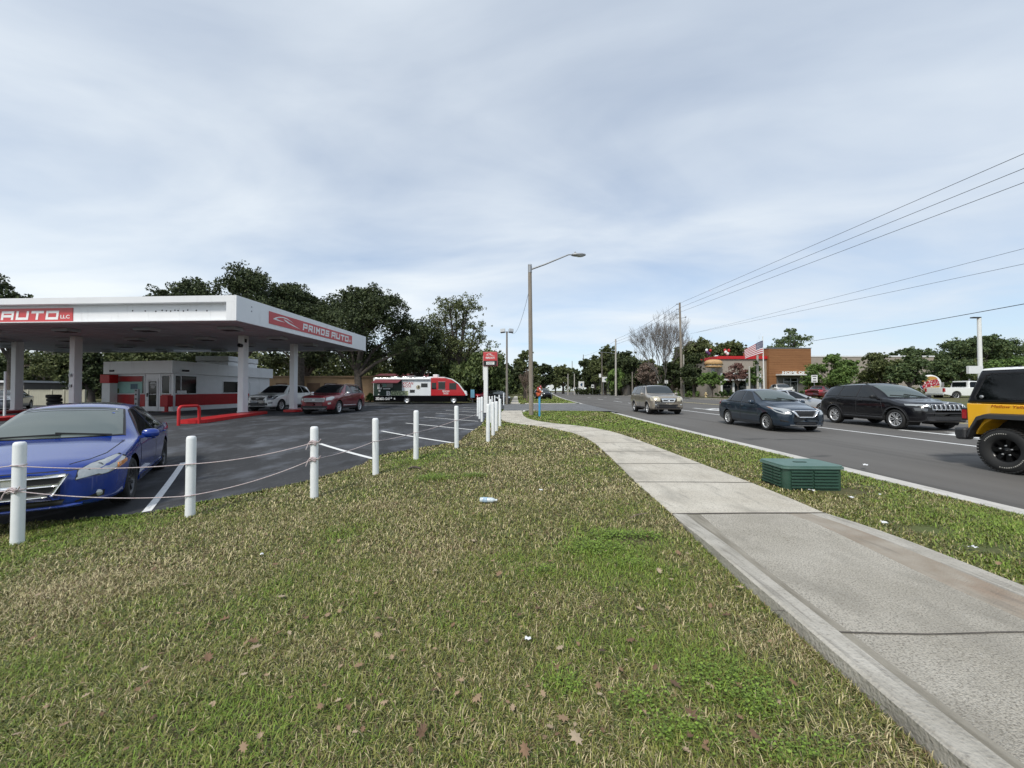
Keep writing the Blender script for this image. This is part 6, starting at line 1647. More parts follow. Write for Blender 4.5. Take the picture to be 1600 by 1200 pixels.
# green utility box
ub = thing('utility_box', 'green ribbed utility box on the grass verge beside the sidewalk', 'utility box', (4.09,5.48,0), R(-2))
M['boxgreen'] = mat('box_green', (0.022,0.060,0.041), 0.5, c2=(0.031,0.080,0.055), vscale=4, bump=.05); M['lidgreen'] = mixnoise(mat('lid_green', (0.085,0.165,0.14), 0.55, c2=(0.12,0.20,0.175), vscale=3), (0.22,0.24,0.21), 9, .58, .75, .4)
def rrect(hx, hy, r, n=5):
    pts = []
    for cx_, cy_, a0 in ((hx-r,hy-r,0),(-hx+r,hy-r,90),(-hx+r,-hy+r,180),(hx-r,-hy+r,270)):
        for k in range(n+1): a = R(a0+90*k/n); pts.append((cx_+r*math.cos(a), cy_+r*math.sin(a)))
    return pts
b = MB(); b.prism(rrect(.385,.275,.07), 0.0, .290)
for k in range(6):
    z = .036+k*.042
    for xa, xb in ((-.31,-.03),(-.01,.31)): b.box(xa,xb,-.300,-.274,z,z+.024); b.box(xa,xb,.274,.300,z,z+.024)
    for ya, yb in ((-.20,-.06),(-.04,.20)): b.box(-.410,-.384,ya,yb,z,z+.024); b.box(.384,.410,ya,yb,z,z+.024)
b.build('base', M['boxgreen'], ub, bevel=.004)
b = MB(); b.prism(rrect(.415,.305,.09), .290, .318); b.prism(rrect(.400,.290,.085), .318, .336); b.prism(rrect(.09,.035,.03), .336, .343, 1); b.build('lid', [M['lidgreen'], M['boxgreen']], ub, bevel=.012, seg=3)
for k in range(3):
    b = MB(); b.box(-.402,-.385,-.16+.11*k,-.10+.11*k,.006,.030); b.build('vent_slot', M['black'], ub)

# utility poles and wires on the far side of the road
def upole(label, x, y, z0, h_, r, mt, lean=0.0, arms=(), insul=False):
    t = thing('utility_pole', label, 'utility pole', (x,y,z0), 0, 'utility poles along the road')
    b = MB(); b.tube([(0,0,-.2),(lean*.5,0,h_*.5),(lean,0,h_)], [r,r*.85,r*.62], 10); b.build('pole', mt, t)
    if insul:
        for dz in (.25,1.05,1.85,2.4):
            b = MB(); b.bar((lean*.98,0,h_-dz),(lean*.98-.45,0,h_-dz-.02),.06,.06); b.lathe([(0,.12),(.07,.10),(.07,-.05),(0,-.08)],8,(lean*.98-.48,0,h_-dz)); b.build('insulator', M['galv'], t)
        b = MB(); b.bar((lean*.9,0,h_-2.5),(lean*.9+.9,0,h_-2.35),.07,.07); b.lathe([(0,.15),(.09,.12),(.09,-.1),(0,-.12)],8,(lean*.9+.9,0,h_-2.3)); b.build('cross_arm', M['galv'], t)
        b = MB(); b.tube([(.26,-.05,0),(.24,-.05,h_*.45)], .09, 8); b.build('conduit', M['concpole'], t)
    for dz, dx, dzz in arms:
        b = MB(); b.tube([(0,0,h_-dz),(dx*.5,0,h_-dz+dzz*.7),(dx,0,h_-dz+dzz)], .045, 6); ar = b.build('arm', M['galv'], t)
        b = MB(); b.ellipsoid((dx+math.copysign(.35,dx),0,h_-dz+dzz-.03),.42,.16,.09,10,6); b.build('lamp_head', M['galv'], ar)
    return t
bz_ = G(1066,621,0.28); PX, PY = bz_.x, bz_.y
PTOP = P(1062,473,PY).z
upole('tall leaning wooden utility pole with insulators beside the bare tree', PX, PY, .28, PTOP-.28, .22, M['wood'], lean=P(1062,473,PY).x-PX, insul=True)
W2 = P(962,530,95)
upole('grey utility pole with a lamp arm over the road, next beyond the tall leaning one', W2.x, 95, .28, W2.z-.28, .26, M['concpole'], arms=((2.3*1.6,-3.2,.45),))
W3 = P(911.5,554,138); upole('dark thin utility pole rising behind the white square signboard', W3.x, 138, .28, W3.z-.28, .2, M['greywood'])
W4 = P(894,564,185); upole('farthest thin utility pole near the end of the road', W4.x, 185, .28, W4.z-.28, .22, M['greywood'])
W5 = P(940.5,551,105); upole('slim dark utility pole left of the lamp arm pole', W5.x, 105, .28, W5.z-.28, .15, M['greywood'])
W6 = P(988,581,85); upole('short dark pole standing in front of the long shed roof', W6.x, 85, .28, W6.z-.28, .17, M['greywood'])
W7 = P(887.5,584,120); upole('left of the two pale short concrete poles at the road end', W7.x, 120, .1, W7.z-.1, .2, M['concpole'])
W8 = P(897.5,584,118); upole('right of the two pale short concrete poles at the road end', W8.x, 118, .28, W8.z-.28, .2, M['concpole'])
def wire(label, a, c, sag, r):
    a = Vector(a); c = Vector(c); pts = []
    for k in range(33):
        t = k/32; pts.append(a.lerp(c,t)-Vector((0,0,sag*4*t*(1-t))))
    tag(MB().tube(pts, r, 5).build('overhead_wire', M['dark']), label, 'wire', 'overhead wires along the road')
tp = P(1061,475,PY)
wl = ['topmost overhead wire running right from the tall pole top','second overhead wire down running right from the tall pole','third overhead wire down running right from the tall pole']
for (y0, y1), lab in zip(((474,240),(481,263),(488,285)), wl):
    s_ = P(1062,y0,PY); e_ = P(1600,y1,20.6); d = (e_-s_); wire(lab, s_, s_+d*2.0, .0, .017)
for (x0, y0, y1), lab in zip(((1086,520,384),(1066,524,408)), ('upper of the two low faint wires right of the tall pole','lower of the two low faint wires right of the tall pole')):
    s_ = P(x0,y0,PY); e_ = P(1600,y1,20.6); wire(lab, s_, s_+(e_-s_)*2.0, .15, .011)
s_ = P(1255,535,58); e_ = P(1600,468,21.5); wire('single thick dark cable sloping up right above the restaurant roof', s_, s_+(e_-s_)*1.8, .25, .022)
for (y0, y1), lab in zip(((474,530),(482,534),(490,538)), ('top wire between the tall pole and the next one left','middle wire between the tall pole and the next one left','bottom wire between the tall pole and the next one left')):
    wire(lab, P(1060,y0,PY), P(962,y1,95), .5, .022)
wire('wire from the lamp arm pole to the thin dark pole further off', P(962,532,95), P(911.5,556,138), .6, .022)
wire('thin drooping cable from the street lamp pole to the floodlights', P(828,448,Yp), P(799,520,37), .9, .010)

# flagpole with flag, light poles
fp = thing('flagpole', 'white flagpole in front of the restaurant entrance', 'flagpole', (P(1194,600,50).x,50,.45))
tz = P(1192,527,50).z-.45
b = MB(); b.tube([(0,0,0),(-.12,0,tz)], [.09,.05], 10); b.lathe([(0,.1),(.09,.0),(0,-.1)],10,(-.12,0,tz+.08)); b.build('pole', M['white'], fp)
flg = MB(); FW_, FH_ = 2.9, 1.75; o = P(1191.5,532,50)
NR, NCOL = 13, 20; vs = []
for r_ in range(NR+1):
    for c_ in range(NCOL+1):
        u = c_/NCOL; v = r_/NR
        x = -u*FW_*.80 ; z = -v*FH_*(1-.28*u) - 1.20*u**1.15; y = .16*math.sin(u*8+v*1.5)*u**.5
        vs.append((o.x+x, o.y-.05+y, o.z+z))
fs, ms = [], []
for r_ in range(NR):
    for c_ in range(NCOL):
        fs.append((r_*(NCOL+1)+c_, r_*(NCOL+1)+c_+1, (r_+1)*(NCOL+1)+c_+1, (r_+1)*(NCOL+1)+c_)); ms.append(2 if (c_ < 8 and r_ < 7) else (0 if r_ % 2 == 0 else 1))
flg.v = vs; flg.f = fs; flg.m = ms; flg.sm = [True]*len(fs)
for (i, j) in [(i, j) for i in range(1,7) for j in range(1,7)]:
    u = (j*8/7.0)/NCOL; v = (i)/NR; x = -u*FW_*.80; z = -v*FH_*(1-.28*u)-1.2*u**1.15; y = .16*math.sin(u*8+v*1.5)*u**.5
    flg.box(o.x+x-.03,o.x+x+.03,o.y-.05+y-.015,o.y-.05+y+.015,o.z+z-.03,o.z+z+.03,1)
M['flagred'] = mat('flag_red', (0.42,0.03,0.05), 0.8); M['flagblue'] = mat('flag_blue', (0.02,0.025,0.10), 0.8); M['flagwhite'] = mat('flag_white', (0.75,0.74,0.75), 0.8)
tag(flg.build('flag', [M['flagred'], M['flagwhite'], M['flagblue']]), 'striped american flag drooping to the left from the white flagpole', 'flag')
q = P(1184,600,52); t = thing('lamp_post', 'pale grey lamp post just left of the flagpole', 'lamp post', (q.x,52,.45)); b = MB(); b.tube([(0,0,0),(0,0,P(1184,545,52).z-.45)],[.16,.13],10); b.build('pole', M['concpole'], t); b = MB(); b.box(-.25,.25,-.5,.5,P(1184,545,52).z-.45,P(1184,543,52).z-.45); b.build('lamp_head', M['galv'], t)
q = P(1532,600,50); t = thing('lamp_post', 'tall white lamp post with a flat head behind the orange off roader', 'lamp post', (q.x,50,.7))
tz = P(1532,497,50).z-.7; b = MB(); b.tube([(0,0,0),(0,0,tz)],[.24,.20],12); b.build('pole', M['white'], t)
b = MB(); b.box(-1.0,.1,-.2,.2,tz-.02,tz+.13); b.build('lamp_head', M['dark'], t, bevel=.03)
q = P(1171,600,46); t = thing('lamp_post', 'slim pale post between the small trees in front of the restaurant', 'post', (q.x,46,.4)); b = MB(); b.tube([(0,0,0),(0,0,P(1171,572,46).z-.4)],.09,8); b.box(-.35,-.02,-.1,.1,.4,1.5); b.build('pole', M['concpole'], t)
q = P(1523,578,44); t = thing('signboard', 'blank white rectangular signboard behind the tall white lamp post', 'sign', (q.x,44,.7)); b = MB(); b.box(-.8,.8,-.15,.15,P(1523,584,44).z-.7,P(1523,572,44).z-.7); b.build('panel', M['wallwhite'], t, bevel=.02); b = MB(); b.box(-.7,-.6,-.05,.05,0,2.0); b.box(.6,.7,-.05,.05,0,2.0); b.build('leg', M['galv'], t)
# small road signs
def road_sign(label, px, py0, py1, wpx, Y, zb, cat='sign', shape='rect', lines=3, mt=None):
    q = P(px,py0,Y); z1 = q.z-zb; z0 = P(px,py1,Y).z-zb; w = wpx/600*Y/2
    t = thing('road_sign', label, cat, (q.x,Y,zb)); b = MB()
    if shape == 'rect': strip_on(b, [(-w,0),(w,0),(w,z1-z0),(-w,z1-z0)], (0,-.04,z0), (1,0,0),(0,0,1),0,.012)
    else:
        r_ = (z1-z0)/2; strip_on(b, [(r_*1.08*math.cos(PI/8+k*PI/4), r_+r_*1.08*math.sin(PI/8+k*PI/4)) for k in range(8)], (0,-.04,z0), (1,0,0),(0,0,1),0,.012)
    p_ = b.build('sign_plate', mt or M['white'], t)
    if lines:
        b = MB()
        for k in range(lines):
            f = (k+.5)/lines; l = w*(.7,.5,.62,.4)[k%4]; b.box(-l,l,-.058,-.053,z1-(z1-z0)*f-.25*(z1-z0)/lines*.8,z1-(z1-z0)*f+.25*(z1-z0)/lines*.8)
        b.build('markings', M['dark'], p_)
    b = MB(); b.bar((0,-.005,0),(0,-.005,z1-.02),.055,.03); b.build('post', M['galv'], t)
    return t
road_sign('small white sign with three dark lines on a post by the entrance drive', 1272, 586,597.5, 9.5, 44, .40)
road_sign('white octagonal sign seen from behind beside the far dark suv', 862, 601,607.5, 6.5, 58, 0.0, shape='oct', lines=0)
road_sign('small white sign post in front of the trees left of the tall pole', 1041, 594,599, 5, 70, .3, lines=2)
road_sign('small pale sign just left of the signboard post before the bare tree', 1028, 595,600, 2.5, 75, .3, lines=0)
road_sign('small white notice on a pole above the wide white signboard', 937.5, 584,589.5, 3.5, 100, .3, lines=0)
road_sign('small white sign low in the hedge between the two signboards', 926, 601,606, 4, 105, .3, lines=1)
M['bluelogo'] = mat('blue_logo', (0.03,0.08,0.16), 0.5)
def board(label, x0, x1, y0, y1, Y, zb):
    a = P(x0,y0,Y); c = P(x1,y1,Y); t = thing('signboard', label, 'sign', ((a.x+c.x)/2,Y,zb)); w = (c.x-a.x)/2
    b = MB(); b.box(-w,w,-.12,.12,c.z-zb,a.z-zb); p_ = b.build('panel', M['white'], t, bevel=.03)
    b = MB(); zc_ = (a.z+c.z)/2-zb; h_ = (a.z-c.z)/2
    strip_on(b, [(-.45*w,.1*h_),(.1*w,.55*h_),(.6*w,.35*h_),(.3*w,-.1*h_),(.5*w,-.5*h_),(-.2*w,-.35*h_)], (0,-.121,zc_), (1,0,0),(0,0,1),0,.02); b.build('logo', M['bluelogo'], p_)
    b = MB(); b.box(-w*.7,-w*.6,-.05,.05,0,c.z-zb); b.box(w*.6,w*.7,-.05,.05,0,c.z-zb); b.build('leg', M['galv'], t)
board('square white signboard with a dark blue mark down the road', 904,912.5,596,606.5, 120, .3)
board('wide white signboard with a blue green mark beside the palm clump', 941,952,589,597, 100, .3)
# hydrant
q = P(1103,618,60); hy = thing('fire_hydrant', 'pale yellow fire hydrant on the far verge below the burger sign', 'fire hydrant', (q.x,60,zright(q.x,60)))
M['hyd'] = mat('hydrant_paint', (0.62,0.50,0.28), 0.5); b = MB(); b.lathe([(.20,0),(.20,.06),(.13,.08),(.13,.55),(.17,.57),(.17,.62),(.14,.70),(.06,.78),(.05,.84),(0,.85)],14); b.build('body', M['hyd'], hy)
b = MB(); b.lathe([(.07,-.24),(.08,-.22),(.07,.22),(.08,.24)],10,(0,0,.42),'x'); b.lathe([(0,-.26),(.10,-.25),(.10,-.1)],10,(0,0,.42),'y'); b.build('outlet', M['hyd'], hy)
# long shed roof and wall beyond the hedge
q = P(1010,600,88); t = thing('long_shed', 'low building with a dark blue roof behind the bare tree', 'building', (q.x-2,94,.3))
b = MB(); b.box(0,14,0,6,0,2.5); b.build('wall', mat('taupe_wall', (0.20,0.18,0.16), 0.9, var=.1), t); b = MB(); b.box(-.4,14.4,-.6,6.4,2.5,3.2); b.build('roof', mat('dark_teal_roof', (0.035,0.05,0.055), 0.7, var=.2), t)
b = MB(); b.box(4.6,7.0,.5,2.5,3.2,4.2); b.build('roof_unit', M['galv'], t)

# litter
def litter(name, label, cat, px, py, b, mt, z=0.02, rz=0):
    q = GT(px,py); z += q.z; o = b.build(name, mt, loc=(q.x,q.y,z), rz=rz); return tag(o, label, cat)
b = MB(); b.lathe([(0,-.095),(.028,-.095),(.031,-.085),(.031,-.02),(.029,-.01),(.031,0),(.031,.055),(.024,.075),(.013,.09),(.013,.10),(0,.10)],14,axis='x')
q = GT(762,787); bt_ = thing('plastic_bottle', 'clear plastic bottle lying on the lawn', 'bottle', (q.x,q.y,q.z+.045), R(-6))
M['pet'] = mat('clear_plastic', (0.55,0.62,0.64), 0.08, var=.25, vscale=25, coat=1.0); b.build('bottle', M['pet'], bt_)
b = MB(); b.lathe([(.033,-.06),(.033,.0)],14,axis='x'); b.build('bottle_label', mat('bottle_label', (0.35,0.48,0.60), 0.5, var=.4, vscale=30), bt_)
b = MB(); b.lathe([(0,.118),(.015,.118),(.015,.098)],10,axis='x'); b.build('cap', M['white'], bt_)
def scrap(seed, s):
    rng = random.Random(seed); b = MB(); n = 5; vs = []
    for i in range(n):
        for j in range(n): vs.append(((i/(n-1)-.5)*s*(1+.3*rng.random()),(j/(n-1)-.5)*s*.7*(1+.3*rng.random()),rng.random()*s*.35+.006))
    b.add(vs,[(i*n+j,i*n+j+1,(i+1)*n+j+1,(i+1)*n+j) for i in range(n-1) for j in range(n-1)],0,False); return b
M['paper'] = mat('paper', (0.72,0.73,0.74), 0.8, var=.1, vscale=20)
for i, (px, py, s, lab) in enumerate([(825,1009,.028,'crumpled white paper scrap on the near lawn below the middle'),(1330,782,.05,'white paper scrap beside the green utility box'),(1268,771,.06,'pale crumpled wrapper at the foot of the green utility box'),(1375,777,.03,'small white scrap on the verge right of the green utility box'),(409,872,.03,'tiny white scrap on the left lawn below the second white post'),(1520,862,.05,'pale flattened carton on the verge near the dirt patch'),(1382,823,.05,'greyish scrap beside the ramp kerb on the verge'),(845,770,.04,'pale crumpled scrap right of the plastic bottle'),(1352,730,.09,'flattened white scrap lying by the road kerb')]):
    litter('paper_scrap', lab, 'litter', px, py, scrap(i,s), M['paper'], .03, i*1.3)
b = MB(); b.tube([(-.12,-.05,.0),(-.02,.0,.02),(.10,.06,.015)],.005,5); litter('twig', 'thin pale twig on the lawn near the sidewalk', 'twig', 1000, 812, b, M['drytwig'], .035)
b = MB(); b.tube([(-.11,0,.0),(0,.01,.03),(.12,-.01,.01)],.02,6); litter('bark_piece', 'dark brown bark piece on the lawn by the fourth white post', 'bark', 647, 734, b, M['bark'], .02)
# ------------------------------------------------------------------ trees and shrubs
def leaf_cloud(centers, rad, per, size, rng, flat=1.0, droop=0.0):
    n = len(centers)*per
    c = np.repeat(np.asarray(centers), per, axis=0); rr = np.repeat(np.asarray(rad), per)
    g_ = rng.normal(size=(n,3)); g_ /= np.linalg.norm(g_, axis=1)[:,None]+1e-9
    p = c + g_*(rr*rng.uniform(0.15,1.0,n)**0.6)[:,None]*np.array([1,1,flat])
    if droop: p[:,2] -= rng.uniform(0,droop,n)
    a = rng.normal(size=(n,3)); a /= np.linalg.norm(a,axis=1)[:,None]
    if droop: a[:,2] = a[:,2]*0.5-1.0; a /= np.linalg.norm(a,axis=1)[:,None]
    b_ = np.cross(a, rng.normal(size=(n,3))); b_ /= np.linalg.norm(b_,axis=1)[:,None]+1e-9
    s = size*rng.uniform(0.55,1.35,n)[:,None]
    q0 = p - a*s; q1 = p + b_*s*0.55; q2 = p + a*s; q3 = p - b_*s*0.55
    v = np.stack([q0,q1,q2,q3],1).reshape(-1,3); f = np.arange(n*4).reshape(-1,4)
    return v, f
def tree(name, label, px, top, bot, halfw, Y, leaf='oak', z0=0.0, trunk=0.25, size=0.22, ncl=120, per=45, seed=1, group='trees behind the lot', lobes=9, open_=0.5, flat=0.75, droop=0.0, cat='tree', lean=0.0, bark='bark', clr=1.0, rel=None):
    rng = np.random.default_rng(seed); rr = random.Random(seed)
    X = (px-800)/600*Y; zt = P(px,top,Y).z - z0; zb = P(px,bot,Y).z - z0; rx = halfw/600*Y; ry = rx*0.9
    t = thing(name, label, cat, (X,Y,z0), 0, group)
    cz = (zt+zb)/2; rz = (zt-zb)/2
    L_ = []
    if rel:                                   # crown lobes given from the photo: (dx, dz, r) in crown radii
        for dx, dz, r_ in rel: L_.append((dx*rx, rng.uniform(-.6,.6)*ry, cz+dz*rz, r_*min(rx,rz)*1.12))
    else:
        lobes += 5
        for k in range(lobes):
            a = 2*PI*k/lobes+rng.uniform(-.4,.4); e = rng.uniform(-.75,.95); h_ = math.sqrt(max(0,1-e*e*.9))
            q = rng.uniform(.40,.70); L_.append((math.cos(a*1.7)*rx*q*h_, math.sin(a*1.7)*ry*q*h_, cz+e*rz*.68, rng.uniform(.34,.52)*min(rx,rz*1.3)))
        L_.append((0,0,cz+rz*.55,.36*min(rx,rz*1.3)))
    ncl = int(ncl*1.45); per = int(per*1.45); size *= .82
    cen, rad = [], []
    w = np.array([l[3]**2 for l in L_]); w /= w.sum()
    for l, k in zip(L_, (w*ncl).astype(int)+3):
        for _ in range(k):
            g_ = rng.normal(size=3); g_ /= np.linalg.norm(g_)
            if g_[2] < -.3 and rng.random() < .5: g_[2] *= -1
            r_ = l[3]*rng.uniform(open_*.7,1.02)
            p = np.array([l[0]+g_[0]*r_, l[1]+g_[1]*r_, l[2]+g_[2]*r_*flat])
            if p[2] > .25: cen.append(p); rad.append(l[3]*rng.uniform(.24,.46)*clr)
    v, f = leaf_cloud(cen, rad, per, size, rng, .8, droop)
    sc, sr = [], []                              # loose sprigs that feather the outline
    for l, k in zip(L_, (w*ncl*.55).astype(int)+3):
        for _ in range(k):
            g_ = rng.normal(size=3); g_ /= np.linalg.norm(g_); r_ = l[3]*rng.uniform(.98,1.30)
            p = np.array([l[0]+g_[0]*r_, l[1]+g_[1]*r_, l[2]+g_[2]*r_*flat])
            if p[2] > .25: sc.append(p); sr.append(l[3]*rng.uniform(.10,.2)*clr)
    v2, f2 = leaf_cloud(sc, sr, max(6,per//4), size*.9, rng, .8, droop)
    np_mesh('crown', np.concatenate([v,v2]), np.concatenate([f,f2+len(v)]), M[leaf], t)
    b = MB(); fork = max(zb+rz*.15, zt*.22); lx = lean
    b.tube([(0,0,-.15),(lx*.4,0,fork*.5),(lx,0,fork)], [trunk*1.25,trunk,trunk*.85], 8)
    for l in L_:
        e = Vector((l[0],l[1],l[2])); s_ = Vector((lx,0,fork*rng.uniform(.75,1.0)))
        m1 = s_.lerp(e,.45)+Vector((0,0,rz*.12)) + Vector(rng.normal(size=3)*.12*rx*.4)
        b.tube([s_,m1,e], [trunk*.55,trunk*.38,trunk*.16], 6, cap=False)
        near = sorted(range(len(cen)), key=lambda i: (Vector(cen[i])-e).length)[:7]
        for i in near[:6]:
            c_ = Vector(cen[i]); b.tube([e.lerp(m1,rng.uniform(0,.5)), e.lerp(c_,.5)+Vector((0,0,.1)), c_], [trunk*.16,trunk*.10,trunk*.04], 4, cap=False)
    b.build('trunk', M[bark], t)
    return t
OK_ = 'live oaks behind the lot'
tree('oak_tree','broad dark live oak whose crown rises behind the canopy corner',375,424,550,98,44,'oak',trunk=.45,size=.16,ncl=300,per=60,seed=3,group=OK_,rel=[(-.8,.15,.30),(-.55,.35,.36),(-.2,.62,.42),(.08,.72,.40),(.38,.5,.42),(.7,.3,.42),(.95,.0,.38),(-.35,.1,.5),(.15,.1,.55),(.6,-.2,.5),(-.7,-.3,.4),(0,-.45,.5)],lean=.5)
tree('oak_tree','tall dark live oak right of the canopy with a rounded top',562,449,588,82,42,'oak',trunk=.42,size=.15,ncl=330,per=60,seed=5,group=OK_,rel=[(-.75,.35,.36),(-.45,.62,.36),(-.05,.72,.34),(.3,.66,.34),(.62,.4,.38),(.85,.05,.36),(-.2,.2,.5),(.3,.1,.5),(-.75,-.15,.42),(.6,-.4,.42),(-.1,-.45,.45),(.95,-.45,.3)],lean=-.3)
tree('oak_tree','dark oak crown bridging the two big oaks behind the canopy sign',470,440,560,60,47,'oak',trunk=.4,size=.17,ncl=200,per=55,seed=4,group=OK_,open_=.4)
tree('oak_tree','dark oak filling the gap above the food truck roof',655,500,612,52,46,'oak',trunk=.32,size=.16,ncl=170,per=55,seed=8,group=OK_,open_=.4)
tree('oak_tree','open crowned olive oak with branches showing above the food truck cab',712,454,595,66,50,'oak2',trunk=.38,size=.15,ncl=150,per=34,seed=11,group=OK_,open_=.6,clr=.85,lobes=12,lean=.4)
tree('oak_tree','dark oak seen under the canopy behind the two suvs',470,520,592,60,55,'oak',trunk=.45,size=.2,ncl=110,per=45,seed=13,group=OK_,open_=.4,lean=.8)
tree('weeping_tree','drooping dark green tree behind the sign post',752,548,622,48,46,'droop',trunk=.22,size=.26,ncl=170,per=45,seed=17,droop=1.1,open_=.3)
tree('weeping_tree','drooping dense tree behind the food truck nose',706,560,622,34,49,'droop',trunk=.2,size=.26,ncl=110,per=45,seed=18,droop=1.0,open_=.3)
tree('leafy_tree','round leafy tree standing behind the street lamp pole',820,538,618,25,66,'oak2',trunk=.24,size=.22,ncl=110,per=36,seed=21,open_=.5)
tree('leafy_tree','low dark tree between the drooping tree and the lamp pole',790,568,622,26,58,'oak',trunk=.2,size=.24,ncl=80,per=40,seed=22,open_=.3)
tree('cedar_tree','ragged dark cedar above the canopy at the left edge',18,418,560,62,40,'oak',trunk=.35,size=.18,ncl=200,per=50,seed=25,rel=[(-.6,.7,.4),(-.1,.45,.4),(.35,.1,.38),(.75,-.15,.3),(-.4,-.1,.5),(.1,-.4,.5),(.6,-.6,.35)])
tree('leafy_tree','olive tree seen between the left canopy columns',88,548,640,46,48,'oak2',trunk=.25,size=.2,ncl=110,per=38,seed=27,open_=.4)
tree('leafy_tree','grey green tree with open twigs behind the cream fence',60,560,640,40,60,'drytwig',trunk=.3,size=.16,ncl=70,per=16,seed=28,open_=.6,bark='greybark')
tree('leafy_tree','dark tree left of the kiosk under the canopy edge',143,545,625,30,42,'oak',trunk=.3,size=.2,ncl=90,per=38,seed=29,open_=.4)
tree('leafy_tree','olive tree rising behind the kiosk roof',235,520,610,70,52,'oak2',trunk=.35,size=.22,ncl=160,per=38,seed=30,open_=.4)
tree('leafy_tree','dark tree behind the kiosk roof box',330,530,606,52,50,'oak',trunk=.35,size=.22,ncl=120,per=40,seed=31,open_=.4)
tree('leafy_tree','dark tree at the far left edge under the canopy',-10,560,640,52,45,'oak',trunk=.3,size=.22,ncl=110,per=40,seed=32,open_=.4)
tree('shrub','low dark bush at the end of the tan building',579,612,636,9,45,'bush',trunk=.06,size=.14,ncl=40,per=30,seed=33,cat='shrub',group='bushes along the lot')
# right of the road, going away
RG = 'trees across the road'
tree('oak_tree','dark oak beside the lamp arm utility pole across the road',945,533,618,26,112,'oak2',z0=.28,trunk=.5,size=.36,ncl=130,per=40,seed=41,group=RG,open_=.4)
tree('oak_tree','broad dark oak right of the lamp arm utility pole',972,545,618,30,106,'oak',z0=.28,trunk=.45,size=.36,ncl=140,per=40,seed=42,group=RG,open_=.3)
tree('oak_tree','smaller dark oak behind the thin dark utility pole',918,556,616,17,130,'oak',z0=.28,trunk=.4,size=.38,ncl=90,per=36,seed=43,group=RG)
tree('oak_tree','rounded olive oak near the end of the road',880,569,614,24,165,'oak2',z0=.2,trunk=.5,size=.46,ncl=100,per=34,seed=44,group=RG,open_=.5)
tree('palm_clump','fan leaved palm clump beside the wide white signboard',963,572,612,13,98,'bush',z0=.28,trunk=.2,size=.5,ncl=46,per=24,seed=45,group=RG,droop=.5)
tree('evergreen_tree','dense evergreen tree just right of the tall leaning pole',1092,526,614,34,80,'oak2',z0=.5,trunk=.35,size=.3,ncl=170,per=42,seed=46,group=RG,open_=.4)
tree('evergreen_tree','lighter evergreen tree behind the burger sign',1138,532,590,26,90,'oak2',z0=.6,trunk=.35,size=.32,ncl=120,per=36,seed=47,group=RG,open_=.5)
tree('evergreen_tree','dark evergreen at the left end of the restaurant wall',1084,546,616,22,58,'oak',z0=.45,trunk=.2,size=.2,ncl=130,per=40,seed=72,group=RG,open_=.3)
tree('evergreen_tree','low dark evergreen left of the burger sign',1052,566,618,26,72,'oak',z0=.4,trunk=.25,size=.28,ncl=110,per=42,seed=48,group=RG,open_=.3)
tree('evergreen_tree','thin evergreen behind the restaurant red band',1168,545,580,14,88,'oak',z0=.7,trunk=.25,size=.3,ncl=40,per=30,seed=49,group=RG)
tree('pine_tree','loose layered pine rising above the brown plank block',1231,508,570,26,92,'pine',z0=.8,trunk=.3,size=.26,ncl=60,per=34,seed=50,group=RG,open_=.6,flat=.7,clr=1.1,rel=[(-.55,-.2,.42),(-.2,.1,.42),(.25,.5,.38),(.5,.7,.30),(.7,.2,.38),(.1,-.25,.5),(-.7,-.5,.42),(.5,-.3,.45),(-.2,-.6,.5),(.3,.1,.45)])
SG = 'small trees in front of the restaurant'
tree('ornamental_tree','small green tree below the burger sign',1113,578,612,19,55,'bush',z0=.5,trunk=.09,size=.15,ncl=80,per=30,seed=51,group=SG,open_=.5)
tree('ornamental_tree','small reddish leaved tree in front of the restaurant windows',1153,566,604,18,54,'pinkleaf',z0=.5,trunk=.08,size=.13,ncl=60,per=20,seed=52,group=SG,open_=.6)
tree('ornamental_tree','small olive tree in front of the restaurant near the flagpole',1179,562,608,17,53,'bush',z0=.5,trunk=.08,size=.13,ncl=80,per=26,seed=53,group=SG,open_=.5,rel=[(-.2,.75,.22),(.3,.4,.35),(-.3,.25,.35),(.5,-.1,.4),(-.4,-.3,.45),(.1,-.4,.5)])
tree('holly_tree','dense holly tree right of the restaurant entrance',1298,551,612,35,48,'bush',z0=.5,trunk=.14,size=.14,ncl=170,per=46,seed=54,group=SG,open_=.35,rel=[(-.2,.55,.36),(.1,.7,.26),(.5,.4,.28),(-.5,.1,.42),(.2,.1,.5),(.7,-.1,.36),(-.7,-.35,.36),(0,-.4,.55),(.6,-.5,.4),(-.35,-.65,.4)])
tree('holly_tree','dense dark tree behind the black suv roof',1379,548,606,31,52,'oak2',z0=.6,trunk=.14,size=.15,ncl=160,per=46,seed=55,group=SG,open_=.35,rel=[(-.1,.6,.38),(.25,.65,.3),(-.5,.1,.4),(.45,.1,.42),(0,0,.55),(-.65,-.4,.38),(.7,-.4,.38),(0,-.5,.5)])
tree('pine_tree','leafy tree left of the round restaurant sign',1422,553,607,27,42.5,'pine',z0=.6,trunk=.12,size=.15,ncl=130,per=40,seed=56,group=SG,open_=.4)
tree('pine_tree','broad green tree above the white pickup cab',1490,560,606,38,62,'pine',z0=.8,trunk=.2,size=.2,ncl=120,per=36,seed=57,group=SG,open_=.45)
BG = 'pines on the right skyline'
bgp = [(1425,536,26,'small pine left of the big pine group on the right skyline'),(1458,548,30,'low broad pine in front of the right skyline'),(1500,520,36,'leftmost tall pine of the big group on the right skyline'),(1535,516,34,'tallest pine of the big group on the right skyline'),(1572,524,36,'pine right of the tall white lamp post'),(1612,526,40,'pine at the right edge of the picture'),(1660,522,44,'pine just past the right edge'),(1395,545,22,'dark pine top behind the beige store roof')]
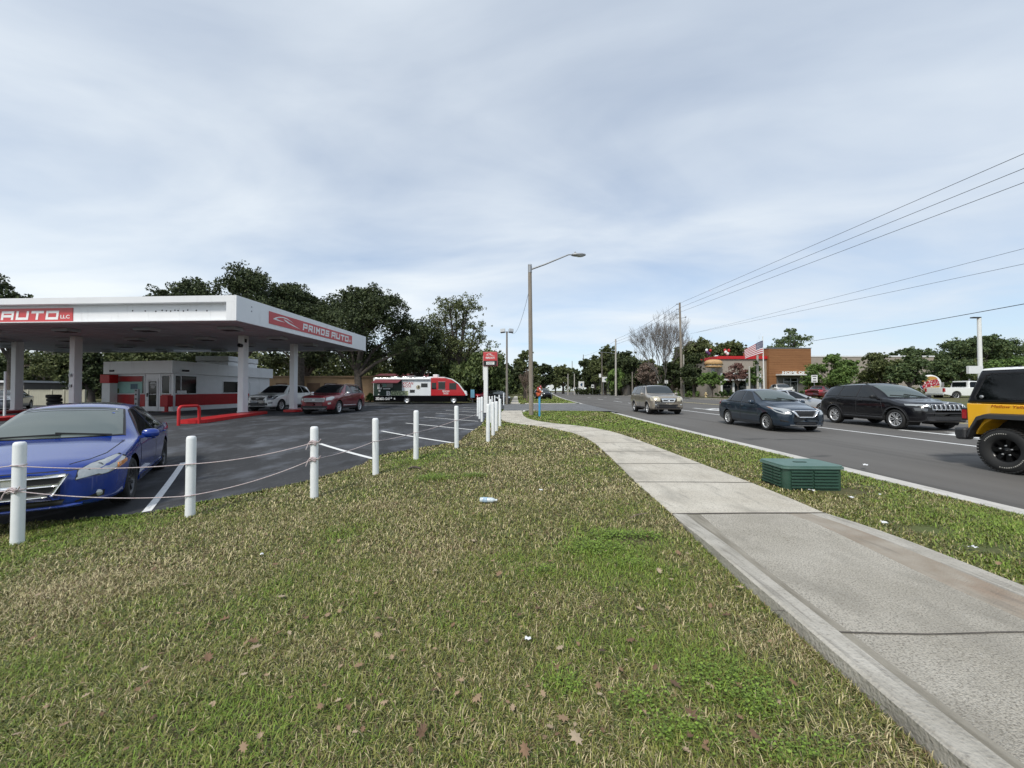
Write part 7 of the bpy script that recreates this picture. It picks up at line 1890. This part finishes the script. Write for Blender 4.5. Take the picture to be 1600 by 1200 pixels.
for i, (px, top, hw_, lab) in enumerate(bgp):
    tree('pine_tree', lab, px, top, 612, hw_, 112+6*(i%3), 'pine', z0=1.0, trunk=.4, size=.36, ncl=150, per=40, seed=60+i, group=BG, open_=.45, flat=.6, lobes=11)
tree('pine_tree','bright green tree below the skyline pines at the right edge',1585,556,606,40,85,'bush',z0=1.0,trunk=.3,size=.28,ncl=140,per=40,seed=70,group=BG,open_=.4)
tree('pine_tree','olive tree behind the signboard and tall lamp post',1535,560,606,36,95,'oak2',z0=1.0,trunk=.3,size=.3,ncl=130,per=40,seed=71,group=BG,open_=.4)

def bare_tree(name, label, px, top, bot, halfw, Y, z0, trunk, seed, mt, group=None, fork=.28, depth=6, spread=.55, up=.35):
    X = (px-800)/600*Y; h_ = P(px,top,Y).z-z0; rr = random.Random(seed)
    t = thing(name, label, 'tree', (X,Y,z0), 0, group); b = MB(); tw = MB(); rx = halfw/600*Y
    f = h_*fork; b.tube([(0,0,-.1),(.02*h_,0,f*.6),(0,0,f)],[trunk*1.2,trunk,trunk*.9],8)
    def grow(p, d, l, r, k):
        m = p+d*l*.5+Vector((rr.uniform(-1,1),rr.uniform(-1,1),rr.uniform(-.4,.6)))*l*.07; e = p+d*l+Vector((0,0,l*.05))
        (b if k > 3 else tw).tube([p,m,e],[r,r*.8,r*.6],6 if k > 3 else 4,cap=False)
        if k == 0: return
        for _ in range(3 if k > 2 else 3):
            nd = (d*1.0+Vector((rr.gauss(0,spread),rr.gauss(0,spread),rr.gauss(up*.5,spread*.5)))).normalized()
            grow(p+(e-p)*rr.uniform(.55,1.0), nd, l*rr.uniform(.62,.84), max(r*.58,.012*Y/60), k-1)
    for k in range(5):
        a = 2*PI*k/5+rr.uniform(-.4,.4); grow(Vector((0,0,f*rr.uniform(.7,1.0))), Vector((math.cos(a)*.62,math.sin(a)*.62,rr.uniform(.7,1.3))).normalized(), (h_-f)*.36, trunk*.5, depth-1)
    grow(Vector((0,0,f)), Vector((.03,0,1)), (h_-f)*.40, trunk*.62, depth-1)
    # keep the crown to the size the photo shows
    zmax = max(v[2] for v in b.v+tw.v); xm = max(abs(v[0]) for v in b.v+tw.v)
    sc = Matrix.Diagonal((rx/xm, rx/xm, h_/zmax, 1)); b.xf(sc); tw.xf(sc)
    b.build('trunk', mt, t); tw.build('twigs', mt, t); return t
bare_tree('bare_tree','large bare deciduous tree left of the tall leaning pole',1036,481,612,60,72,.3,.30,5,M['greybark'],RG,fork=.16,spread=.40,up=.55,depth=7)
bare_tree('bare_tree','thin bare tree top behind the flag',1180,521,600,16,86,.7,.15,9,M['greybark'],RG,depth=5)
bare_tree('crepe_myrtle','bare multi stemmed crepe myrtle beside the far sidewalk',823,575,628,13,47,0,.09,12,M['drytwig'],'bare crepe myrtles by the sidewalk',fork=.35,depth=6,spread=.3,up=.9)
bare_tree('bare_tree','bare grey tree behind the cream fence at far left',85,470,640,40,58,0,.22,15,M['greybark'],RG)
tree('leafy_tree','bush of brown leaves at the foot of the bare tree',1018,566,612,24,84,'drytwig',z0=.4,trunk=.2,size=.26,ncl=60,per=22,seed=80,group=RG,open_=.4,bark='greybark')

# hedges and ground plants on the far verge
def hedge(label, x0, x1, Y, z0, h_, d, seed, leaf='bush', name='hedge'):
    rng = np.random.default_rng(seed); a = (x0-800)/600*Y; c = (x1-800)/600*Y; n = int((c-a)*h_*9)+20
    t = thing(name, label, 'hedge', ((a+c)/2,Y,z0), 0, 'hedges on the far verge'); w = (c-a)/2
    cen = np.stack([rng.uniform(-w,w,n), rng.uniform(-d/2,d/2,n), rng.uniform(.05,h_,n)*rng.uniform(.75,1.0,n)],1)
    v, f = leaf_cloud(cen, np.full(n,.22), 26, .12*Y/60, rng); np_mesh('foliage', v, f, M[leaf], t)
    b = MB()
    for k in range(max(3,int(w))): x = -w+2*w*(k+.5)/max(3,int(w)); b.tube([(x,0,0),(x+.05,0,h_*.7)],.03,5)
    b.build('stems', M['bark'], t)
hedge('low clipped hedge behind the tall leaning pole', 1020,1092, 66, .30, 1.0, .8, 1)
hedge('low hedge in front of the restaurant windows', 1118,1195, 57, .50, .8, .8, 2)
hedge('dark hedge below the two white signboards', 898,938, 118, .28, 1.6, 1.5, 3, 'oak')
hedge('low hedge behind the dark sign by the entrance drive', 1240,1292, 52, .55, .7, .8, 4)
hedge('dark hedge left of the short dark pole', 955,985, 100, .28, 1.2, 1.2, 5, 'oak')
hedge('dark low shrubs behind the pickup and the black suv', 1330,1450, 56, .60, 1.3, 1.2, 6, 'oak2')
# far-off wood that closes the horizon
rng = np.random.default_rng(99); cen = []
for i in range(3800):
    x = rng.uniform(-430,500); y = 215+rng.uniform(-15,60)+abs(x)*.05
    if abs(x-(xn(y)+xf(y))/2) < 17 and y < 262: continue
    cen.append((x, y, rng.uniform(0,1)**.7*(9+4*math.sin(x*.05)+3*math.sin(x*.17+1))))
v, f = leaf_cloud(cen, np.full(len(cen),3.0), 40, .85, rng)
wd = np_mesh('far_woods', v, f, M['oak2']); tag(wd, kind='stuff'); wd['label'] = 'far wood closing the horizon'; wd['category'] = 'woods'
rng = np.random.default_rng(98); cen = []
for i in range(1500): cen.append((rng.uniform(-95,-2), 62+rng.uniform(0,10), rng.uniform(0,1)**.8*7.5))
v, f = leaf_cloud(cen, np.full(len(cen),1.2), 56, .26, rng)
wd = np_mesh('thicket', v, f, M['oak2']); tag(wd, kind='stuff'); wd['label'] = 'dark undergrowth behind the lot'; wd['category'] = 'undergrowth'

rng = np.random.default_rng(97); cen = []
for i in range(900):
    y = rng.uniform(84,210); x = xf(y)+5+rng.uniform(0,26)+ (y-84)*.12
    cen.append((x, y, .3+rng.uniform(0,1)**.8*(4.5+1.5*math.sin(y*.3))))
v, f = leaf_cloud(cen, np.full(len(cen),1.7), 46, .42, rng)
wd = np_mesh('thicket', v, f, M['oak']); tag(wd, kind='stuff'); wd['label'] = 'dark undergrowth along the far side of the road'; wd['category'] = 'undergrowth'
rng = np.random.default_rng(96); cen = []
for i in range(420):
    y = rng.uniform(100,210); x = xn(y)-5-rng.uniform(0,22)
    cen.append((x, y, rng.uniform(0,1)**.8*5.5))
v, f = leaf_cloud(cen, np.full(len(cen),1.7), 46, .42, rng)
wd = np_mesh('thicket', v, f, M['oak2']); tag(wd, kind='stuff'); wd['label'] = 'dark undergrowth along the near side of the road end'; wd['category'] = 'undergrowth'
for i, (px, top, hw_, Y, lf, lab) in enumerate([(993,556,22,92,'oak','dark oak between the lamp arm pole and the bare tree'),(930,545,20,122,'oak','tall dark oak just left of the lamp arm pole'),(901,573,14,150,'oak','dark oak behind the square white signboard'),(868,574,12,190,'oak2','hazy oak at the vanishing end of the road'),(850,566,16,120,'oak','dark oak right of the street lamp pole base'),(1068,540,30,96,'oak2','olive oak directly behind the tall leaning pole'),(1010,560,24,100,'oak2','olive oak behind the bare tree trunk')]):
    tree('oak_tree', lab, px, top, 614, hw_, Y, lf, z0=.3 if px > 890 else 0, trunk=.35, size=.34, ncl=110, per=36, seed=120+i, group=RG, open_=.4)
# ------------------------------------------------------------------ grass, weeds, fallen leaves
def vnoise(x, y, s, seed):
    r_ = np.random.default_rng(seed).random((64,64)); fx_ = x/s; fy_ = y/s
    ix = np.floor(fx_).astype(int); iy = np.floor(fy_).astype(int); u = fx_-ix; v = fy_-iy; u = u*u*(3-2*u); v = v*v*(3-2*v)
    g_ = lambda a, b_: r_[a % 64, b_ % 64]
    return (g_(ix,iy)*(1-u)+g_(ix+1,iy)*u)*(1-v)+(g_(ix,iy+1)*(1-u)+g_(ix+1,iy+1)*u)*v
def fbm(x, y, s, seed): return .5*vnoise(x,y,s,seed)+.3*vnoise(x,y,s*.45,seed+1)+.2*vnoise(x,y,s*.2,seed+2)
def in_poly(x, y, poly):
    c = np.zeros(len(x), bool); n = len(poly)
    for i in range(n):
        (x0_,y0_),(x1_,y1_) = poly[i], poly[(i+1)%n]
        m = ((y0_ > y) != (y1_ > y)); k = (x1_-x0_)*(y-y0_)/((y1_-y0_) if abs(y1_-y0_) > 1e-9 else 1e-9)+x0_
        c ^= m & (x < k)
    return c
WL = [walk_at(i*(len(pairs)-1)/60)[0] for i in range(61)]; WR = [walk_at(i*(len(pairs)-1)/60)[1] for i in range(61)]
LAWN = LOT_EDGE[1:] + [(-0.58,26.0)] + WL[::-1] + [(fo(y)-.004, y) for y in (3.4,2.7,2.1,1.37,.5,-1,-2)] + [(-20,-4)]
VERGE = WR + [(0.75,24.2),(0.9,25.4),(1.6,25.75)] + [(xn(y)-.17, y) for y in (25.2,22,18,14,10,8,6,4,2,0,-1)] + [(fR(-1)+.03,-1)] + [(fR(y)+.01, y) for y in (0,1,2,2.8,3.4,3.9)]
FARV = [(0.72,39.1),(3,39.1),(5.2,39.5),(6.6,40.5),(7.4,42)] + [(xn(y)-.2,y) for y in (44,50,60,75,90)] + [(1.4,90),(0.95,60)]
BARE = [(1318,768,.55,.28),(1440,827,.38,.16),(1000,845,.25,.14),(1545,860,.30,.14),(1352,760,.25,.15)]
BARE = [(GT(a,b_).x, GT(a,b_).y, c_, d_) for a, b_, c_, d_ in BARE]
WEED = [(1128,1070,.34,.20),(1000,1105,.16,.10),(1180,1105,.20,.14),(885,1078,.11,.11),(935,860,.36,.24),(985,885,.22,.10),(960,840,.30,.16),(1065,1150,.25,.10),(1010,842,.22,.14),(680,748,.45,.25),(740,745,.3,.2),(1250,1185,.25,.08),(850,895,.12,.06)]
WEED = [(GT(a,b_).x, GT(a,b_).y, c_, d_) for a, b_, c_, d_ in WEED]
def patchw(x, y, L__):
    w = np.zeros(len(x))
    for a, b_, rx_, ry_ in L__: w = np.maximum(w, np.exp(-(((x-a)/rx_)**2+((y-b_)/ry_)**2)*1.2))
    return w
def blades(poly, y0, y1, dens, ln, wd_, seed, xr, verge=False):
    rng = np.random.default_rng(seed); A = (xr[1]-xr[0])*(y1-y0); n = int(A*dens)
    x = rng.uniform(xr[0],xr[1],n); y = rng.uniform(y0,y1,n)
    k = in_poly(x,y,poly) & (np.abs(x) < y*1.42+2.2); x, y = x[k], y[k]
    bw_ = patchw(x,y,BARE); k = rng.random(len(x)) > bw_*1.15
    cl = fbm(x,y,.16,seed+40); k &= rng.random(len(x)) < .25+1.5*cl     # tufts
    x, y = x[k], y[k]; n = len(x)
    green = fbm(x,y,1.7,5)*.9+fbm(x,y,.35,15)*.5-.28 + patchw(x,y,WEED)*.35
    if verge: green += .20 + np.clip((x-3)/12,0,.1)
    left = np.clip((-x-.5)/5,0,1)*.10; green += left*(1-verge)
    far_ = np.clip((y-7)/8,0,1)*.06; green += far_
    r_ = rng.random(n)
    az = rng.uniform(0,2*PI,n); lean = rng.uniform(.45,1.45,n); l = ln*rng.uniform(.45,1.25,n)*(1+.5*patchw(x,y,WEED)); w = wd_*rng.uniform(.6,1.3,n)
    z0_ = TER(x,y)
    dx = np.cos(az)*np.sin(lean); dy = np.sin(az)*np.sin(lean); dz = np.cos(lean)
    px_ = -np.sin(az); py_ = np.cos(az); z = z0_+.001
    b0 = np.stack([x-px_*w/2,y-py_*w/2,z],1); b1 = np.stack([x+px_*w/2,y+py_*w/2,z],1)
    mx_ = x+dx*l*.55; my = y+dy*l*.55; mz = z+dz*l*.62+.002
    m0 = np.stack([mx_-px_*w*.42,my-py_*w*.42,mz],1); m1 = np.stack([mx_+px_*w*.42,my+py_*w*.42,mz],1)
    tz = np.maximum(z+dz*l*.85,z+.004)
    t0 = np.stack([x+dx*l*1.05-px_*w*.08,y+dy*l*1.05-py_*w*.08,tz],1); t1 = np.stack([x+dx*l*1.05+px_*w*.08,y+dy*l*1.05+py_*w*.08,tz],1)
    V = np.stack([b0,b1,m1,m0,t1,t0],1).reshape(-1,3); base = np.arange(n)*6
    F = np.concatenate([np.stack([base,base+1,base+2,base+3],1), np.stack([base+3,base+2,base+4,base+5],1)])
    # own colour of each blade: straw, brown, olive, fresh green
    straw = np.array([.52,.445,.25]); brown = np.array([.19,.135,.068]); olive = np.array([.235,.240,.064]); dgreen = np.array([.095,.120,.034]); fresh = np.array([.185,.270,.038])
    pg = np.clip(.58+(green-.38)*1.2,.12,.97); is_g = rng.random(n) < pg
    fr2 = np.clip((green-.46)*1.8,0,.75); c_g = np.where((rng.random(n) < .38)[:,None], dgreen, olive); c_g = np.where((rng.random(n) < fr2)[:,None], fresh, c_g)
    c_d = np.where((rng.random(n) < .62)[:,None], straw, brown)
    c_ = np.where(is_g[:,None], c_g, c_d)*rng.uniform(.70,1.30,n)[:,None]
    c6 = np.repeat(np.concatenate([c_,np.ones((n,1))],1),6,axis=0)
    return V, F, c6
m_grass = bpy.data.materials.new('grass_blades'); m_grass.use_nodes = True
_b = m_grass.node_tree.nodes["Principled BSDF"]; _b.inputs["Roughness"].default_value = .55; _b.inputs["Specular IOR Level"].default_value = .35
_a = m_grass.node_tree.nodes.new("ShaderNodeAttribute"); _a.attribute_name = "tint"; m_grass.node_tree.links.new(_a.outputs["Color"], _b.inputs["Base Color"])
parts_ = []
parts_.append(blades(LAWN,1.2,2.2,21000,.042,.0036,1,(-5.5,1.65)))
parts_.append(blades(LAWN,2.2,3.3,14500,.042,.0045,2,(-7.0,1.7)))
parts_.append(blades(LAWN,3.3,5.0,7000,.044,.0066,3,(-8.4,1.85)))
parts_.append(blades(LAWN,5.0,8.0,2900,.046,.011,4,(-6.5,2.15)))
parts_.append(blades(LAWN,8.0,13.0,1000,.050,.020,5,(-3.8,2.2)))
parts_.append(blades(LAWN,13.0,26.5,420,.055,.034,6,(-1.8,2.2)))
parts_.append(blades(VERGE,0.8,5.0,8000,.046,.0066,7,(3.3,6.1),True))
parts_.append(blades(VERGE,5.0,9.0,3200,.048,.011,8,(3.3,6.2),True))
parts_.append(blades(VERGE,9.0,15.0,1000,.055,.020,9,(2.2,6.4),True))
parts_.append(blades(VERGE,15.0,26.0,420,.06,.036,10,(.5,6.7),True))
parts_.append(blades(FARV,39.0,90.0,60,.10,.10,11,(.6,11.5),True))
offs = 0; V, F, A_ = [], [], []
for v, f, c_ in parts_:
    V.append(v); F.append(f+offs); A_.append(c_); offs += len(v)
go = np_mesh('grass', np.concatenate(V), np.concatenate(F), m_grass, attr=np.concatenate(A_)); tag(go, kind='stuff')
# clover-like weeds in the brighter patches
rng = np.random.default_rng(7); V, F, A_ = [], [], []; offs = 0
for a, b_, rx_, ry_ in WEED:
    rx_ *= .7; ry_ *= .7; n = int(2800*rx_*ry_/ .03 * .22)+40; n = min(n, 1500)
    x = a+rng.normal(size=n)*rx_*.55; y = b_+rng.normal(size=n)*ry_*.55; z = rng.uniform(.015,.065,n)+TER(x,y); s = rng.uniform(.004,.008,n)*(1 if b_ < 3 else 1.4)
    k = in_poly(x,y,LAWN); x, y, z, s = x[k], y[k], z[k], s[k]; n = len(x)
    if n == 0: continue
    tl = rng.uniform(-.5,.5,(n,2)); an = rng.uniform(0,2*PI,n); q = []
    for j in range(4):
        t = an+j*PI/2; cx_ = np.cos(t)*s; cy_ = np.sin(t)*s*.75; q.append(np.stack([x+cx_,y+cy_,z+cx_*tl[:,0]+cy_*tl[:,1]],1))
    V.append(np.stack(q,1).reshape(-1,3)); F.append(np.arange(n*4).reshape(-1,4)+offs); offs += n*4
    c_ = np.array([.155,.235,.034])*rng.uniform(.6,1.35,n)[:,None]; A_.append(np.repeat(np.concatenate([c_,np.ones((n,1))],1),4,axis=0))
wo = np_mesh('clover', np.concatenate(V), np.concatenate(F), m_grass, attr=np.concatenate(A_)); tag(wo, kind='stuff')
# fallen leaves
LEAF = [(0,-.5),(.10,-.28),(.34,-.30),(.20,-.10),(.46,.06),(.20,.12),(.26,.34),(.08,.28),(0,.5),(-.09,.27),(-.28,.36),(-.19,.11),(-.46,.04),(-.20,-.11),(-.32,-.32),(-.10,-.27)]
fl_px = [(95,1090),(225,1060),(215,1092),(240,895),(165,985),(380,1186),(598,884),(325,1040),(395,1015),(400,1024),(72,940),(60,938),(70,850),(185,850),(290,920),(610,915),(590,973),(512,968),(745,1100),(590,1000),(1135,971),(1070,890),(875,1022),(935,1085),(975,1090),(1055,1085),(940,1030),(1156,930),(860,885),(770,885),(780,905),(1000,960),(1030,900),(600,1110),(720,1080),(880,1140),(700,965),(1110,1080),(1240,1080),(1080,1130),(820,1190),(300,1160),(500,1120),(450,850),(530,852),(430,890),(980,790),(1120,860),(1075,830),(1040,800),(560,845),(640,870),(100,1150),(50,1010),(1060,870),(900,1165),(1180,1165),(985,1010),(1110,955),(660,1160),(560,1050),(440,940),(350,980),(760,1010),(840,960),(680,900),(740,850),(830,840),(900,800),(860,770),(700,790),(620,790),(800,740),(880,730),(700,720),(1330,850),(1420,800),(1450,900),(1560,890),(1300,760),(1380,760),(1240,720),(1150,690),(1080,660)]
m_leaf = mat('fallen_leaf', (0.22,0.12,0.07), .7, island=((0.10,.06,.034),(0.20,.115,.062),(0.32,.22,.13),(0.40,.32,.22)))
b = MB(); rr = random.Random(3)
xs_ = [(px,py) for px,py in fl_px]
for k in range(260):
    px = rr.uniform(20,1250); py = 690+rr.random()**1.1*500; xs_.append((px,py))
pts_ = [GT(px,py) for px,py in xs_]
okm = in_poly(np.array([p.x for p in pts_]), np.array([p.y for p in pts_]), LAWN) | in_poly(np.array([p.x for p in pts_]), np.array([p.y for p in pts_]), VERGE)
for i, q in enumerate(pts_):
    if not okm[i]: continue
    s = rr.uniform(.045,.078) if i < len(fl_px) else rr.uniform(.02,.045)
    e = Matrix.Translation((q.x,q.y,q.z+.030+rr.uniform(0,.02))) @ Matrix.Rotation(rr.uniform(0,6.28),4,'Z') @ Matrix.Rotation(rr.uniform(-.4,.4),4,'X')
    curl = rr.uniform(-1.2,1.8)
    vs = [e @ Vector((x*s*.8,y*s,curl*s*(x*x+.3*y*y)*.9)) for x,y in LEAF]; c0 = e @ Vector((0,0,0)); n = len(LEAF)
    b.add([c0]+vs, [(0,1+j,1+(j+1)%n) for j in range(n)], 0)
tag(b.build('fallen_leaves', m_leaf), kind='stuff')
